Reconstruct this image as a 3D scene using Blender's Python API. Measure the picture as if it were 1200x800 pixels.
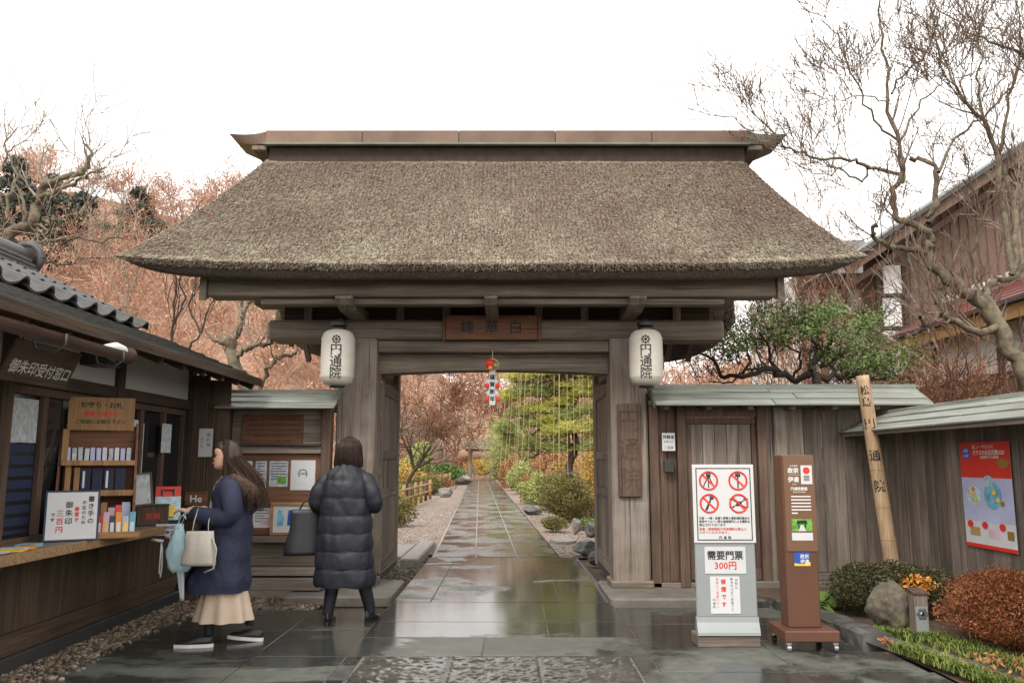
import bpy, math, random
import numpy as np
from mathutils import Vector, Matrix, Euler
R = math.radians
PI = math.pi
sc = bpy.context.scene
C = sc.collection
for o in list(bpy.data.objects):
    bpy.data.objects.remove(o)

# ------------------------------------------------------------------ camera, sky, sun, exposure
CAM_H = 1.4
FOC = 960.0
TILT = math.atan(140 / FOC)
cam_data = bpy.data.cameras.new('camera')
cam_data.sensor_width = 36.0
cam_data.lens = 36.0 * FOC / 1200.0
cam_data.clip_end = 2000.0
cam_data.clip_start = 0.05
cam = bpy.data.objects.new('camera', cam_data)
C.objects.link(cam)
cam.location = (0, 0, CAM_H)
cam.rotation_euler = (PI / 2 + TILT, 0, 0)
sc.camera = cam

world = bpy.data.worlds.new('World')
sc.world = world
world.use_nodes = True
wn, wl = world.node_tree.nodes, world.node_tree.links
wn.clear()
w_out = wn.new('ShaderNodeOutputWorld')
w_bg = wn.new('ShaderNodeBackground')
w_sky = wn.new('ShaderNodeTexSky')
w_sky.sky_type = 'NISHITA'
w_sky.sun_disc = False
w_sky.sun_elevation = R(52)
w_sky.sun_rotation = R(205)
w_sky.dust_density = 4.0
w_hs = wn.new('ShaderNodeHueSaturation')
w_hs.inputs['Saturation'].default_value = 0.25
w_mix = wn.new('ShaderNodeMix')
w_mix.data_type = 'RGBA'
w_mix.inputs[0].default_value = 0.88
w_cl = wn.new('ShaderNodeTexNoise')
w_cl.inputs['Scale'].default_value = 2.2
w_cl.inputs['Detail'].default_value = 4
w_rp = wn.new('ShaderNodeValToRGB')
w_rp.color_ramp.elements[0].position = 0.3
w_rp.color_ramp.elements[0].color = (8.7, 8.55, 8.4, 1)
w_rp.color_ramp.elements[1].position = 0.7
w_rp.color_ramp.elements[1].color = (11.4, 11.1, 10.6, 1)
wl.new(w_sky.outputs[0], w_hs.inputs['Color'])
wl.new(w_hs.outputs[0], w_mix.inputs[6])
wl.new(w_cl.outputs['Fac'], w_rp.inputs[0])
wl.new(w_rp.outputs[0], w_mix.inputs[7])
wl.new(w_mix.outputs[2], w_bg.inputs['Color'])
w_bg.inputs['Strength'].default_value = 0.1
wl.new(w_bg.outputs[0], w_out.inputs['Surface'])

sun_d = bpy.data.lights.new('sun', 'SUN')
sun_d.energy = 1.2
sun_d.angle = R(20)
sun_d.color = (1.0, 0.95, 0.88)
sun = bpy.data.objects.new('sun', sun_d)
C.objects.link(sun)
sun.rotation_euler = (R(42), 0, R(-25))

sc.view_settings.view_transform = 'Standard'
sc.view_settings.look = 'None'
sc.view_settings.exposure = 1.0
sc.view_settings.gamma = 1.0
sc.view_settings.use_curve_mapping = False
sc.render.engine = 'CYCLES'
sc.cycles.use_denoising = True
sc.cycles.max_bounces = 8
sc.cycles.diffuse_bounces = 4
sc.cycles.glossy_bounces = 4
sc.cycles.transmission_bounces = 6
sc.cycles.transparent_max_bounces = 8
sc.cycles.sample_clamp_indirect = 8

def P(px, py, Y):
    """world point on the sight line through photo pixel (px, py) at depth Y"""
    a, b = (px - 600) / FOC, (400 - py) / FOC
    d = (a, math.cos(TILT) - b * math.sin(TILT), math.sin(TILT) + b * math.cos(TILT))
    s = Y / d[1]
    return Vector((d[0] * s, Y, CAM_H + d[2] * s))

# ------------------------------------------------------------------ materials
M = {}
class NT:
    def __init__(s, name):
        s.m = bpy.data.materials.new(name)
        s.m.use_nodes = True
        s.n, s.l = s.m.node_tree.nodes, s.m.node_tree.links
        s.b = s.n['Principled BSDF']
        s.tc = s.n.new('ShaderNodeTexCoord')
        s.oi = s.n.new('ShaderNodeObjectInfo')
        M[name] = s.m
    def coord(s, scale=(1, 1, 1), rand=True):
        mp = s.n.new('ShaderNodeMapping')
        mp.inputs['Scale'].default_value = scale
        if rand:
            va = s.n.new('ShaderNodeVectorMath'); va.operation = 'MULTIPLY_ADD'
            cb = s.n.new('ShaderNodeCombineXYZ')
            for i, k in enumerate((17.3, 9.1, 23.7)):
                mt = s.n.new('ShaderNodeMath'); mt.operation = 'MULTIPLY'; mt.inputs[1].default_value = k
                s.l.new(s.oi.outputs['Random'], mt.inputs[0]); s.l.new(mt.outputs[0], cb.inputs[i])
            va.inputs[1].default_value = (1, 1, 1)
            s.l.new(s.tc.outputs['Object'], va.inputs[0]); s.l.new(cb.outputs[0], va.inputs[2])
            s.l.new(va.outputs[0], mp.inputs['Vector'])
        else:
            s.l.new(s.tc.outputs['Object'], mp.inputs['Vector'])
        return mp.outputs[0]
    def noise(s, vec, scale=1, detail=5, rough=.6, dist=0):
        n = s.n.new('ShaderNodeTexNoise')
        n.inputs['Scale'].default_value = scale; n.inputs['Detail'].default_value = detail
        n.inputs['Roughness'].default_value = rough; n.inputs['Distortion'].default_value = dist
        s.l.new(vec, n.inputs['Vector'])
        return n.outputs['Fac']
    def ramp(s, fac, stops):
        r = s.n.new('ShaderNodeValToRGB')
        e = r.color_ramp.elements
        while len(e) < len(stops): e.new(.5)
        for i, (p, c) in enumerate(stops):
            e[i].position = p
            e[i].color = (c, c, c, 1) if isinstance(c, (int, float)) else (*c, 1)
        s.l.new(fac, r.inputs[0])
        return r.outputs[0]
    def mix(s, fac, a, b, mode='MIX'):
        m = s.n.new('ShaderNodeMix'); m.data_type = 'RGBA'; m.blend_type = mode
        for sock, v in ((m.inputs[0], fac), (m.inputs[6], a), (m.inputs[7], b)):
            if isinstance(v, (int, float)): sock.default_value = v if sock.type == 'VALUE' else (v, v, v, 1)
            elif isinstance(v, tuple): sock.default_value = (*v, 1)
            else: s.l.new(v, sock)
        return m.outputs[2]
    def math(s, op, a, b):
        m = s.n.new('ShaderNodeMath'); m.operation = op
        for i, v in enumerate((a, b)):
            if isinstance(v, (int, float)): m.inputs[i].default_value = v
            else: s.l.new(v, m.inputs[i])
        return m.outputs[0]
    def bump(s, h, strength=.3, dist=.01):
        b = s.n.new('ShaderNodeBump'); b.inputs['Strength'].default_value = strength; b.inputs['Distance'].default_value = dist
        s.l.new(h, b.inputs['Height']); s.l.new(b.outputs[0], s.b.inputs['Normal'])
    def set(s, k, v):
        if isinstance(v, (int, float)): s.b.inputs[k].default_value = v
        elif isinstance(v, tuple): s.b.inputs[k].default_value = (*v, 1)
        else: s.l.new(v, s.b.inputs[k])
        return s
def k(c, f): return tuple(min(1, x * f) for x in c)

def basic(name, col, rough=.6, var=.2, scale=6, bump=0., metallic=0., objvar=.1, spec=.5):
    t = NT(name)
    f = t.noise(t.coord(), scale, 6)
    c = t.ramp(f, [(.3, k(col, 1 - var)), (.7, k(col, 1 + var))])
    rv = t.math('MULTIPLY_ADD', t.oi.outputs['Random'], 2 * objvar); rv.node.inputs[2].default_value = 1 - objvar
    c = t.mix(1.0, c, rv, 'MULTIPLY')
    t.set('Base Color', c).set('Roughness', rough).set('Metallic', metallic).set('Specular IOR Level', spec)
    if bump: t.bump(t.noise(t.coord(), scale * 6, 4), bump, .01)
    return t.m

def wood(name, dark, light, axis=2, rough=.72, objvar=.22, grain=16, spec=.3, grey=None):
    t = NT(name)
    def sc_(al, ac):
        v = [ac, ac, ac]; v[axis] = al; return tuple(v)
    g = t.noise(t.coord(sc_(.7, grain)), 1, 7, .62, .6)
    fine = t.noise(t.coord(sc_(2.5, 95)), 1, 4, .6)
    big = t.noise(t.coord((1.1, 1.1, 1.1)), 1.3, 4)
    c = t.ramp(g, [(.25, dark), (.5, k([(a + b) / 2 for a, b in zip(dark, light)], 1)), (.78, light)])
    c = t.mix(1.0, c, t.ramp(fine, [(.3, .62), (.6, 1.08)]), 'MULTIPLY')
    if grey:
        c = t.mix(t.ramp(big, [(.42, 0.), (.66, .75)]), c, grey)
    else:
        c = t.mix(1.0, c, t.ramp(big, [(.3, .72), (.7, 1.12)]), 'MULTIPLY')
    rv = t.math('MULTIPLY_ADD', t.oi.outputs['Random'], 2 * objvar); rv.node.inputs[2].default_value = 1 - objvar
    c = t.mix(1.0, c, rv, 'MULTIPLY')
    t.set('Base Color', c).set('Roughness', rough).set('Specular IOR Level', spec)
    crk = t.noise(t.coord(sc_(.55, 38)), 1, 3, .5, .3)
    ck = t.ramp(crk, [(.66, 1.), (.71, .42)])
    t.set('Base Color', t.mix(1.0, c, ck, 'MULTIPLY'))
    t.bump(t.mix(1.0, t.mix(.5, g, fine), ck, 'MULTIPLY'), .6, .008)
    return t.m

def leafy(name, stops, rough=.5, trans=.0, noise_scale=1.5):
    """leaf/twig material: colour varies per leaf and in broad clumps"""
    t = NT(name)
    g = t.n.new('ShaderNodeNewGeometry')
    f = t.math('MULTIPLY_ADD', g.outputs['Random Per Island'], .55)
    nz = t.noise(t.coord(), noise_scale, 3)
    t.l.new(t.math('MULTIPLY_ADD', nz, .9).node.outputs[0], f.node.inputs[2])
    f.node.inputs[2].links[0].from_node.inputs[2].default_value = -.22
    t.set('Base Color', t.ramp(f, stops)).set('Roughness', rough).set('Specular IOR Level', .25)
    if trans:
        t.b.inputs['Transmission Weight'].default_value = 0
        t.b.inputs['Subsurface Weight'].default_value = 0
    return t.m

for ax, an in ((0, 'x'), (1, 'y'), (2, 'z')):
    wood('gate_wood_' + an, (.125, .098, .074), (.34, .28, .22), ax, objvar=.12)
    wood('grey_wood_' + an, (.115, .089, .07), (.335, .278, .23), ax, objvar=.28)
    wood('hut_wood_' + an, (.045, .03, .02), (.135, .092, .062), ax, objvar=.2)
    wood('tan_wood_' + an, (.30, .15, .06), (.50, .29, .13), ax, rough=.5, objvar=.12, grain=10)
    wood('roof_board_' + an, (.14, .15, .125), (.40, .42, .37), ax, rough=.42, objvar=.12, grain=22, spec=.5)
wood('pillar_wood', (.12, .092, .072), (.34, .28, .225), 2, objvar=.05, grain=20, grey=(.36, .32, .28))
wood('red_wood', (.08, .05, .036), (.20, .128, .092), 2, objvar=.15)
wood('pale_pole', (.38, .245, .14), (.57, .40, .25), 2, rough=.5, objvar=0, grain=9)
wood('plaque_wood', (.13, .058, .033), (.26, .125, .072), 0, objvar=.05)
wood('faint_carving', (.06, .04, .03), (.15, .10, .073), 2, objvar=.05)
basic('black', (.012, .012, .013), .5, .1)
basic('ink', (.018, .017, .017), .6, .05, objvar=0)
basic('ink_grey', (.10, .10, .11), .7, .05, objvar=0)
basic('red_ink', (.62, .055, .03), .6, .05, objvar=0)
basic('white_ink', (.78, .77, .74), .6, .03, objvar=0)
basic('white_board', (.62, .62, .62), .35, .02, objvar=0)
basic('paper', (.62, .62, .63), .6, .04, objvar=.04)
basic('blue_paper', (.45, .60, .68), .55, .35, 20)
basic('news_paper', (.50, .53, .55), .6, .35, 24)
basic('cyan_print', (.16, .42, .55), .55, .4, 14)
basic('print_pink', (.62, .42, .52), .55, .2)
basic('silver', (.33, .35, .35), .42, .03, metallic=.25, objvar=0)
basic('brown_paint', (.125, .055, .033), .38, .08, 3, objvar=0)
basic('brown_panel', (.175, .092, .05), .4, .05, 3, objvar=0)
basic('plaster', (.58, .56, .52), .85, .1, 2, .15)
basic('plaster_bright', (.70, .69, .67), .85, .08, 2, .1)
basic('concrete', (.15, .135, .115), .6, .25, 5, .4)
basic('granite', (.22, .20, .18), .6, .3, 18, .4)
basic('chrome', (.6, .6, .6), .2, .02, metallic=1, objvar=0)
basic('copper_roof', (.175, .108, .072), .5, .3, 2.5, .1, objvar=.1)
basic('copper_green', (.16, .18, .14), .55, .25, 3)
basic('gutter_copper', (.10, .062, .048), .35, .25, 3, metallic=.3)
basic('rope', (.45, .35, .2), .8, .2, 30)
basic('orange', (.75, .28, .03), .5, .1)
basic('yellow', (.80, .55, .05), .5, .1)
basic('green_print', (.14, .36, .05), .5, .6, 30)
basic('blue_print', (.03, .10, .42), .45, .15)
basic('lilac_print', (.50, .52, .74), .45, .12, 4)
basic('red_print', (.70, .035, .02), .45, .05, objvar=0)
basic('navy_cloth', (.022, .026, .058), .8, .25, 9, .4, objvar=0)
basic('puffer_cloth', (.018, .02, .027), .55, .2, 7, .25, objvar=0, spec=.4)
basic('skirt_cloth', (.56, .43, .33), .85, .08, 6, .2, objvar=0)
basic('knit_cream', (.62, .53, .42), .9, .12, 40, .5, objvar=0)
basic('skin', (.64, .39, .28), .5, .06, 10, objvar=0)
basic('lips', (.50, .13, .11), .45, .05, objvar=0)
basic('tights', (.012, .012, .014), .75, .1, objvar=0)
basic('sole_white', (.72, .70, .66), .6, .05, objvar=0)
basic('shoe_black', (.014, .014, .015), .45, .1, objvar=0)
basic('leather_cream', (.50, .46, .39), .5, .1, 8, .2, objvar=0)
basic('leather_dark', (.022, .023, .028), .45, .2, 8, .25, objvar=0)
basic('fur_brown', (.085, .05, .03), .8, .4, 30, .5, objvar=0)
basic('window_dark', (.012, .012, .012), .3, .1)
basic('gold', (.55, .36, .10), .35, .1, metallic=.7)
basic('chipboard', (.30, .185, .09), .7, .5, 55, .4)
basic('plinth_slate', (.035, .036, .038), .5, .2)
basic('navy_frame', (.02, .03, .07), .5, .1)
basic('iron', (.035, .033, .032), .5, .2, 10)
basic('brass', (.45, .33, .14), .4, .2, 12, metallic=.7)
basic('ochre_fascia', (.42, .25, .09), .6, .1, 3)
basic('red_roof', (.17, .045, .036), .45, .3, 3)
basic('brown_wall', (.145, .088, .064), .8, .15, 4, .2)
basic('path_mortar', (.30, .28, .25), .8, .2, 6)
basic('mortar', (.13, .122, .108), .8, .2, 6)
basic('coat_lining', (.008, .009, .014), .9, .1, objvar=0)

t = NT('hair')
g = t.noise(t.coord((40, 40, 3), rand=False), 1, 4)
t.set('Base Color', t.ramp(g, [(.3, (.014, .009, .007)), (.7, (.075, .042, .028))])).set('Roughness', .42)
t = NT('hair_black')
g = t.noise(t.coord((40, 40, 3), rand=False), 1, 4)
t.set('Base Color', t.ramp(g, [(.3, (.010, .009, .008)), (.7, (.05, .038, .032))])).set('Roughness', .45)

t = NT('lantern_paper')
f = t.noise(t.coord((3, 3, 40), rand=False), 1, 2)
f2 = t.noise(t.coord((4, 4, 4)), 1, 4)
c = t.mix(t.ramp(f2, [(.45, 0.), (.75, .55)]), (.66, .62, .55), (.52, .44, .33))
t.set('Base Color', c).set('Roughness', .65)
t.bump(f, .25, .004)

t = NT('glass_dark')
t.set('Base Color', (.02, .02, .022)).set('Roughness', .06).set('Specular IOR Level', .5)

t = NT('plastic_film')
t.set('Base Color', (.55, .80, .88)).set('Roughness', .25).set('Alpha', .66)
t = NT('plastic_clear')
t.set('Base Color', (.72, .76, .8)).set('Roughness', .2).set('Alpha', .55)

# wet slate paving: wet film and dry patches, one world-wide pattern
def wet_stone(name, dry, wet, lo, hi, rough_dry, rough_wet, nscale=.55, bump=.12, fine=9., rot=(1, 1.6, 1)):
    t = NT(name)
    pos = t.n.new('ShaderNodeNewGeometry').outputs['Position']
    mp = t.n.new('ShaderNodeMapping'); mp.inputs['Scale'].default_value = rot; t.l.new(pos, mp.inputs['Vector'])
    big = t.noise(mp.outputs[0], nscale, 7, .62, .5)
    mask = t.ramp(big, [(lo, 0.), (hi, 1.)])
    g = t.noise(t.coord(), fine, 8, .65)
    g2 = t.noise(t.coord(), fine * .12, 4, .6)
    cd = t.ramp(g, [(.3, k(dry, .75)), (.7, k(dry, 1.25))])
    cw = t.ramp(g, [(.3, k(wet, .7)), (.7, k(wet, 1.3))])
    c = t.mix(mask, cd, cw)
    c = t.mix(1.0, c, t.ramp(g2, [(.3, .75), (.7, 1.25)]), 'MULTIPLY')
    rv = t.math('MULTIPLY_ADD', t.oi.outputs['Random'], .4); rv.node.inputs[2].default_value = .8
    c = t.mix(1.0, c, rv, 'MULTIPLY')
    ro = t.mix(mask, rough_dry, rough_wet)
    ro = t.mix(1.0, ro, t.ramp(g, [(.3, .8), (.7, 1.35)]), 'MULTIPLY')
    t.set('Base Color', c).set('Roughness', ro).set('Specular IOR Level', .5)
    hb = t.mix(mask, g, t.ramp(g, [(.0, .42), (1., .58)]))
    t.bump(hb, bump, .006 if bump < .9 else .05)
    return t.m
wet_stone('slate_front', (.10, .105, .09), (.036, .038, .035), .43, .50, .55, .15, .5)
wet_stone('slate_gate', (.12, .125, .11), (.034, .036, .033), .36, .45, .5, .10, .55, .08)
wet_stone('slate_path', (.075, .066, .05), (.045, .04, .03), .36, .6, .4, .09, 1.3, .12, 7, (1, 1, 1))
wet_stone('rough_slab', (.085, .078, .066), (.055, .05, .043), .3, .65, .3, .14, 1.4, .5, 14)
wet_stone('kerb_stone', (.10, .10, .09), (.05, .05, .046), .4, .6, .6, .3, .9, .4, 12)

def litter(name, cols, scale=14, rough=.9, bump=.6):
    t = NT(name)
    f = t.noise(t.coord(rand=False), scale, 8, .7)
    f2 = t.noise(t.coord(rand=False), scale * .07, 4)
    c = t.ramp(f, [(.28 + .44 * i / (len(cols) - 1), q) for i, q in enumerate(cols)])
    c = t.mix(1.0, c, t.ramp(f2, [(.3, .7), (.7, 1.25)]), 'MULTIPLY')
    t.set('Base Color', c).set('Roughness', rough).set('Specular IOR Level', .2)
    t.bump(f, bump, .02)
    return t.m
litter('soil', [(.05, .035, .024), (.10, .072, .05), (.17, .12, .08)])
litter('gravel_bed', [(.10, .085, .07), (.22, .19, .16), (.36, .32, .27)], 45)
litter('pink_gravel', [(.13, .10, .08), (.24, .19, .155), (.34, .28, .235)], 30)
litter('moss_lawn', [(.08, .09, .02), (.20, .17, .04), (.33, .25, .07)], 5)
litter('hill_litter', [(.15, .085, .056), (.33, .20, .14), (.42, .30, .215)], 1.6)
litter('damp_earth', [(.04, .03, .02), (.08, .055, .035), (.12, .085, .055)], 10)
t = NT('pebble')
g = t.n.new('ShaderNodeNewGeometry')
t.set('Base Color', t.ramp(g.outputs['Random Per Island'], [(0., (.045, .034, .026)), (.4, (.13, .095, .065)), (.75, (.22, .165, .11)), (1., (.34, .28, .22))])).set('Roughness', .55)

t = NT('pebble_pink')
g = t.n.new('ShaderNodeNewGeometry')
t.set('Base Color', t.ramp(g.outputs['Random Per Island'], [(0., (.11, .08, .065)), (.5, (.25, .195, .165)), (1., (.40, .33, .285))])).set('Roughness', .6)

t = NT('rock_lichen')
f = t.noise(t.coord(rand=False), 16, 9, .75); f2 = t.noise(t.coord(rand=False), 7, 6, .65)
c = t.ramp(f, [(.3, (.05, .042, .034)), (.7, (.18, .15, .115))])
c = t.mix(t.ramp(f2, [(.5, 0.), (.62, .65)]), c, t.ramp(f, [(.3, (.12, .12, .05)), (.7, (.28, .27, .13))]))
t.set('Base Color', c).set('Roughness', .85); t.bump(f, .8, .03)
t = NT('rock_dark')
f = t.noise(t.coord(rand=False), 9, 8, .7)
t.set('Base Color', t.ramp(f, [(.3, (.03, .03, .028)), (.7, (.14, .14, .13))])).set('Roughness', .4); t.bump(f, .8, .03)

t = NT('bark_lichen')
f = t.noise(t.coord(rand=False), 14, 7, .7); f2 = t.noise(t.coord(rand=False), 5, 5)
c = t.ramp(f, [(.3, (.045, .032, .023)), (.7, (.16, .115, .08))])
c = t.mix(t.ramp(f2, [(.42, 0.), (.6, .65)]), c, t.ramp(f, [(.3, (.16, .14, .085)), (.7, (.34, .30, .20))]))
t.set('Base Color', c).set('Roughness', .9); t.bump(f, .9, .02)
basic('bark_twig', (.17, .115, .085), .85, .35, 8, .3)
basic('bark_dark', (.05, .034, .025), .85, .3, 8, .4)
basic('bark_grey', (.26, .21, .16), .85, .3, 6, .3)
basic('trunk_red', (.20, .095, .055), .85, .3, 5, .4)

t = NT('thatch')
pos = t.coord((1, 1, 1), rand=False)
g = t.n.new('ShaderNodeNewGeometry')
f = t.noise(pos, 30, 6, .7); f2 = t.noise(pos, 1.1, 6, .62, .4); f3 = t.noise(pos, 6., 5, .7)
c = t.ramp(t.math('MULTIPLY_ADD', g.outputs['Random Per Island'], .6), [(.2, (.088, .062, .047)), (.5, (.19, .14, .108)), (.85, (.34, .265, .21))])
c_in = c.node.inputs[0].links[0].from_node; c_in.inputs[2].default_value = 0
t.l.new(t.math('MULTIPLY', f, .5), c_in.inputs[2])
sx = t.n.new('ShaderNodeSeparateXYZ'); t.l.new(pos, sx.inputs[0])
# lichen grows on the lower, damper half of the slope
lic = t.mix(1.0, t.ramp(f2, [(.38, 0.), (.58, 1.)]), t.ramp(f3, [(.36, .15), (.58, 1.)]), 'MULTIPLY')
hgt = t.ramp(t.math('MULTIPLY', sx.outputs['Z'], .2), [(.66, 1.), (.98, .2)])
lic = t.mix(1.0, lic, hgt, 'MULTIPLY')
spk = t.ramp(t.math('ADD', t.math('MULTIPLY', g.outputs['Random Per Island'], .6), t.math('MULTIPLY', f, .6)), [(.42, .12), (.66, 1.)])
lic = t.mix(1.0, lic, spk, 'MULTIPLY')
c = t.mix(lic, c, t.ramp(g.outputs['Random Per Island'], [(.0, (.26, .235, .16)), (1., (.50, .46, .34))]))
# reed ends show as fine dots in columns
def wave(axis, per):
    return t.math('MULTIPLY_ADD', t.math('SINE', t.math('MULTIPLY', t.math('MULTIPLY_ADD', f3, .05).node.outputs[0] if False else t.math('ADD', sx.outputs[axis], t.math('MULTIPLY', f3, .07)), 6.2832 / per), 0.), .5)
dots = t.math('MULTIPLY', wave('X', .047), wave('Z', .036))
fade = t.ramp(f2, [(.35, 1.), (.62, .25)])
c = t.mix(fade, c, t.mix(1.0, c, t.ramp(t.math('ADD', dots, t.math('MULTIPLY', f, .25)), [(.1, .74), (.6, 1.12)]), 'MULTIPLY'))
t.set('Base Color', c).set('Roughness', .9).set('Specular IOR Level', .15)
t.bump(f, .8, .015)
t = NT('thatch_cut')
pos = t.coord((1, 1, 1), rand=False)
f = t.noise(pos, 40, 6, .7)
t.set('Base Color', t.ramp(f, [(.3, (.06, .046, .036)), (.7, (.17, .135, .105))])).set('Roughness', .95).set('Specular IOR Level', .1)
t.bump(f, .9, .02)

t = NT('kawara_tile')
f = t.noise(t.coord(), 9, 6)
t.set('Base Color', t.ramp(f, [(.3, (.03, .03, .031)), (.7, (.085, .082, .08))])).set('Roughness', .5)
t = NT('slate_shingle')
f = t.noise(t.coord(), 12, 6)
t.set('Base Color', t.ramp(f, [(.3, (.03, .032, .031)), (.7, (.085, .087, .08))])).set('Roughness', .42)

leafy('leaf_azalea_red', [(.0, (.05, .02, .01)), (.35, (.17, .055, .022)), (.7, (.29, .10, .036)), (1., (.42, .20, .09))])
leafy('leaf_dark_green', [(.0, (.018, .022, .009)), (.4, (.06, .06, .026)), (.75, (.115, .10, .048)), (1., (.20, .145, .07))])
leafy('leaf_orange', [(.0, (.40, .12, .02)), (.5, (.65, .26, .04)), (1., (.72, .42, .10))])
leafy('leaf_bright', [(.0, (.035, .07, .014)), (.5, (.10, .17, .04)), (1., (.22, .31, .08))], rough=.35)
leafy('leaf_grass', [(.0, (.05, .08, .015)), (.5, (.13, .18, .035)), (1., (.30, .31, .09))])
leafy('leaf_camellia', [(.0, (.06, .09, .025)), (.4, (.16, .235, .07)), (.75, (.28, .37, .13)), (1., (.44, .49, .24))], rough=.4)
leafy('leaf_pine_yellow', [(.0, (.28, .28, .05)), (.4, (.52, .52, .11)), (.75, (.66, .64, .2)), (1., (.74, .71, .34))], noise_scale=.7)
leafy('leaf_pine_green', [(.0, (.17, .20, .055)), (.4, (.34, .38, .12)), (.75, (.47, .50, .19)), (1., (.58, .60, .30))], noise_scale=.8)
leafy('leaf_olive', [(.0, (.05, .05, .018)), (.4, (.13, .12, .035)), (.75, (.23, .20, .06)), (1., (.34, .27, .09))])
leafy('leaf_rust', [(.0, (.13, .045, .02)), (.4, (.30, .12, .055)), (.75, (.45, .22, .10)), (1., (.55, .33, .17))])
leafy('leaf_gold', [(.0, (.24, .13, .03)), (.4, (.42, .26, .06)), (.75, (.58, .40, .10)), (1., (.66, .52, .20))])
leafy('wood_twigs', [(.0, (.19, .10, .064)), (.3, (.38, .21, .14)), (.55, (.51, .30, .205)), (.8, (.56, .385, .285)), (1., (.60, .52, .44))], rough=.9, noise_scale=.16)
leafy('leaf_straw', [(.0, (.16, .12, .08)), (.5, (.33, .26, .18)), (1., (.48, .40, .30))])
leafy('leaf_conifer', [(.0, (.04, .05, .04)), (.5, (.085, .10, .08)), (1., (.15, .155, .12))], noise_scale=.3)  # lightened grey-green, with the distance haze put into the leaf colour
leafy('hair_strand', [(.0, (.012, .008, .006)), (.6, (.045, .026, .018)), (1., (.11, .062, .04))], rough=.4)
leafy('fur_strand', [(.0, (.03, .018, .011)), (.6, (.085, .05, .03)), (1., (.17, .11, .07))], rough=.8)

# ------------------------------------------------------------------ geometry helpers
WL = {}
def wloc(o):
    return WL.get(o.name, Vector((0, 0, 0))) if o else Vector((0, 0, 0))
def tag(o, label=None, cat=None, group=None, kind=None):
    if label: o['label'] = label
    if cat: o['category'] = cat
    if group: o['group'] = group
    if kind: o['kind'] = kind
    return o
def thing(name, label, cat, loc=(0, 0, 0), rz=0., group=None):
    o = bpy.data.objects.new(name, None)
    C.objects.link(o)
    o.empty_display_size = .1
    o.location = loc; o.rotation_euler = (0, 0, rz)
    WL[o.name] = Vector(loc)
    return tag(o, label, cat, group)
def link(name, me, mat=None, parent=None, loc=(0, 0, 0), rot=(0, 0, 0)):
    o = bpy.data.objects.new(name, me)
    C.objects.link(o)
    if mat is not None and len(me.materials) == 0:
        me.materials.append(M[mat] if isinstance(mat, str) else mat)
    o.location = loc; o.rotation_euler = rot
    if parent is not None:
        o.parent = parent
        WL[o.name] = wloc(parent) + Vector(loc)
    else:
        WL[o.name] = Vector(loc)
    return o
def smooth(me, on=True):
    if on: me.polygons.foreach_set('use_smooth', np.ones(len(me.polygons), dtype=bool))
def np_mesh(name, V, F):
    """V (n,3), F (m,k) equal-sided faces"""
    V = np.asarray(V, dtype=np.float32); F = np.asarray(F, dtype=np.int32)
    me = bpy.data.meshes.new(name)
    me.vertices.add(len(V)); me.vertices.foreach_set('co', V.ravel())
    n, kk = F.shape
    me.loops.add(n * kk); me.loops.foreach_set('vertex_index', F.ravel())
    me.polygons.add(n); me.polygons.foreach_set('loop_start', np.arange(0, n * kk, kk, dtype=np.int32))
    me.update(calc_edges=True)
    return me
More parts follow.
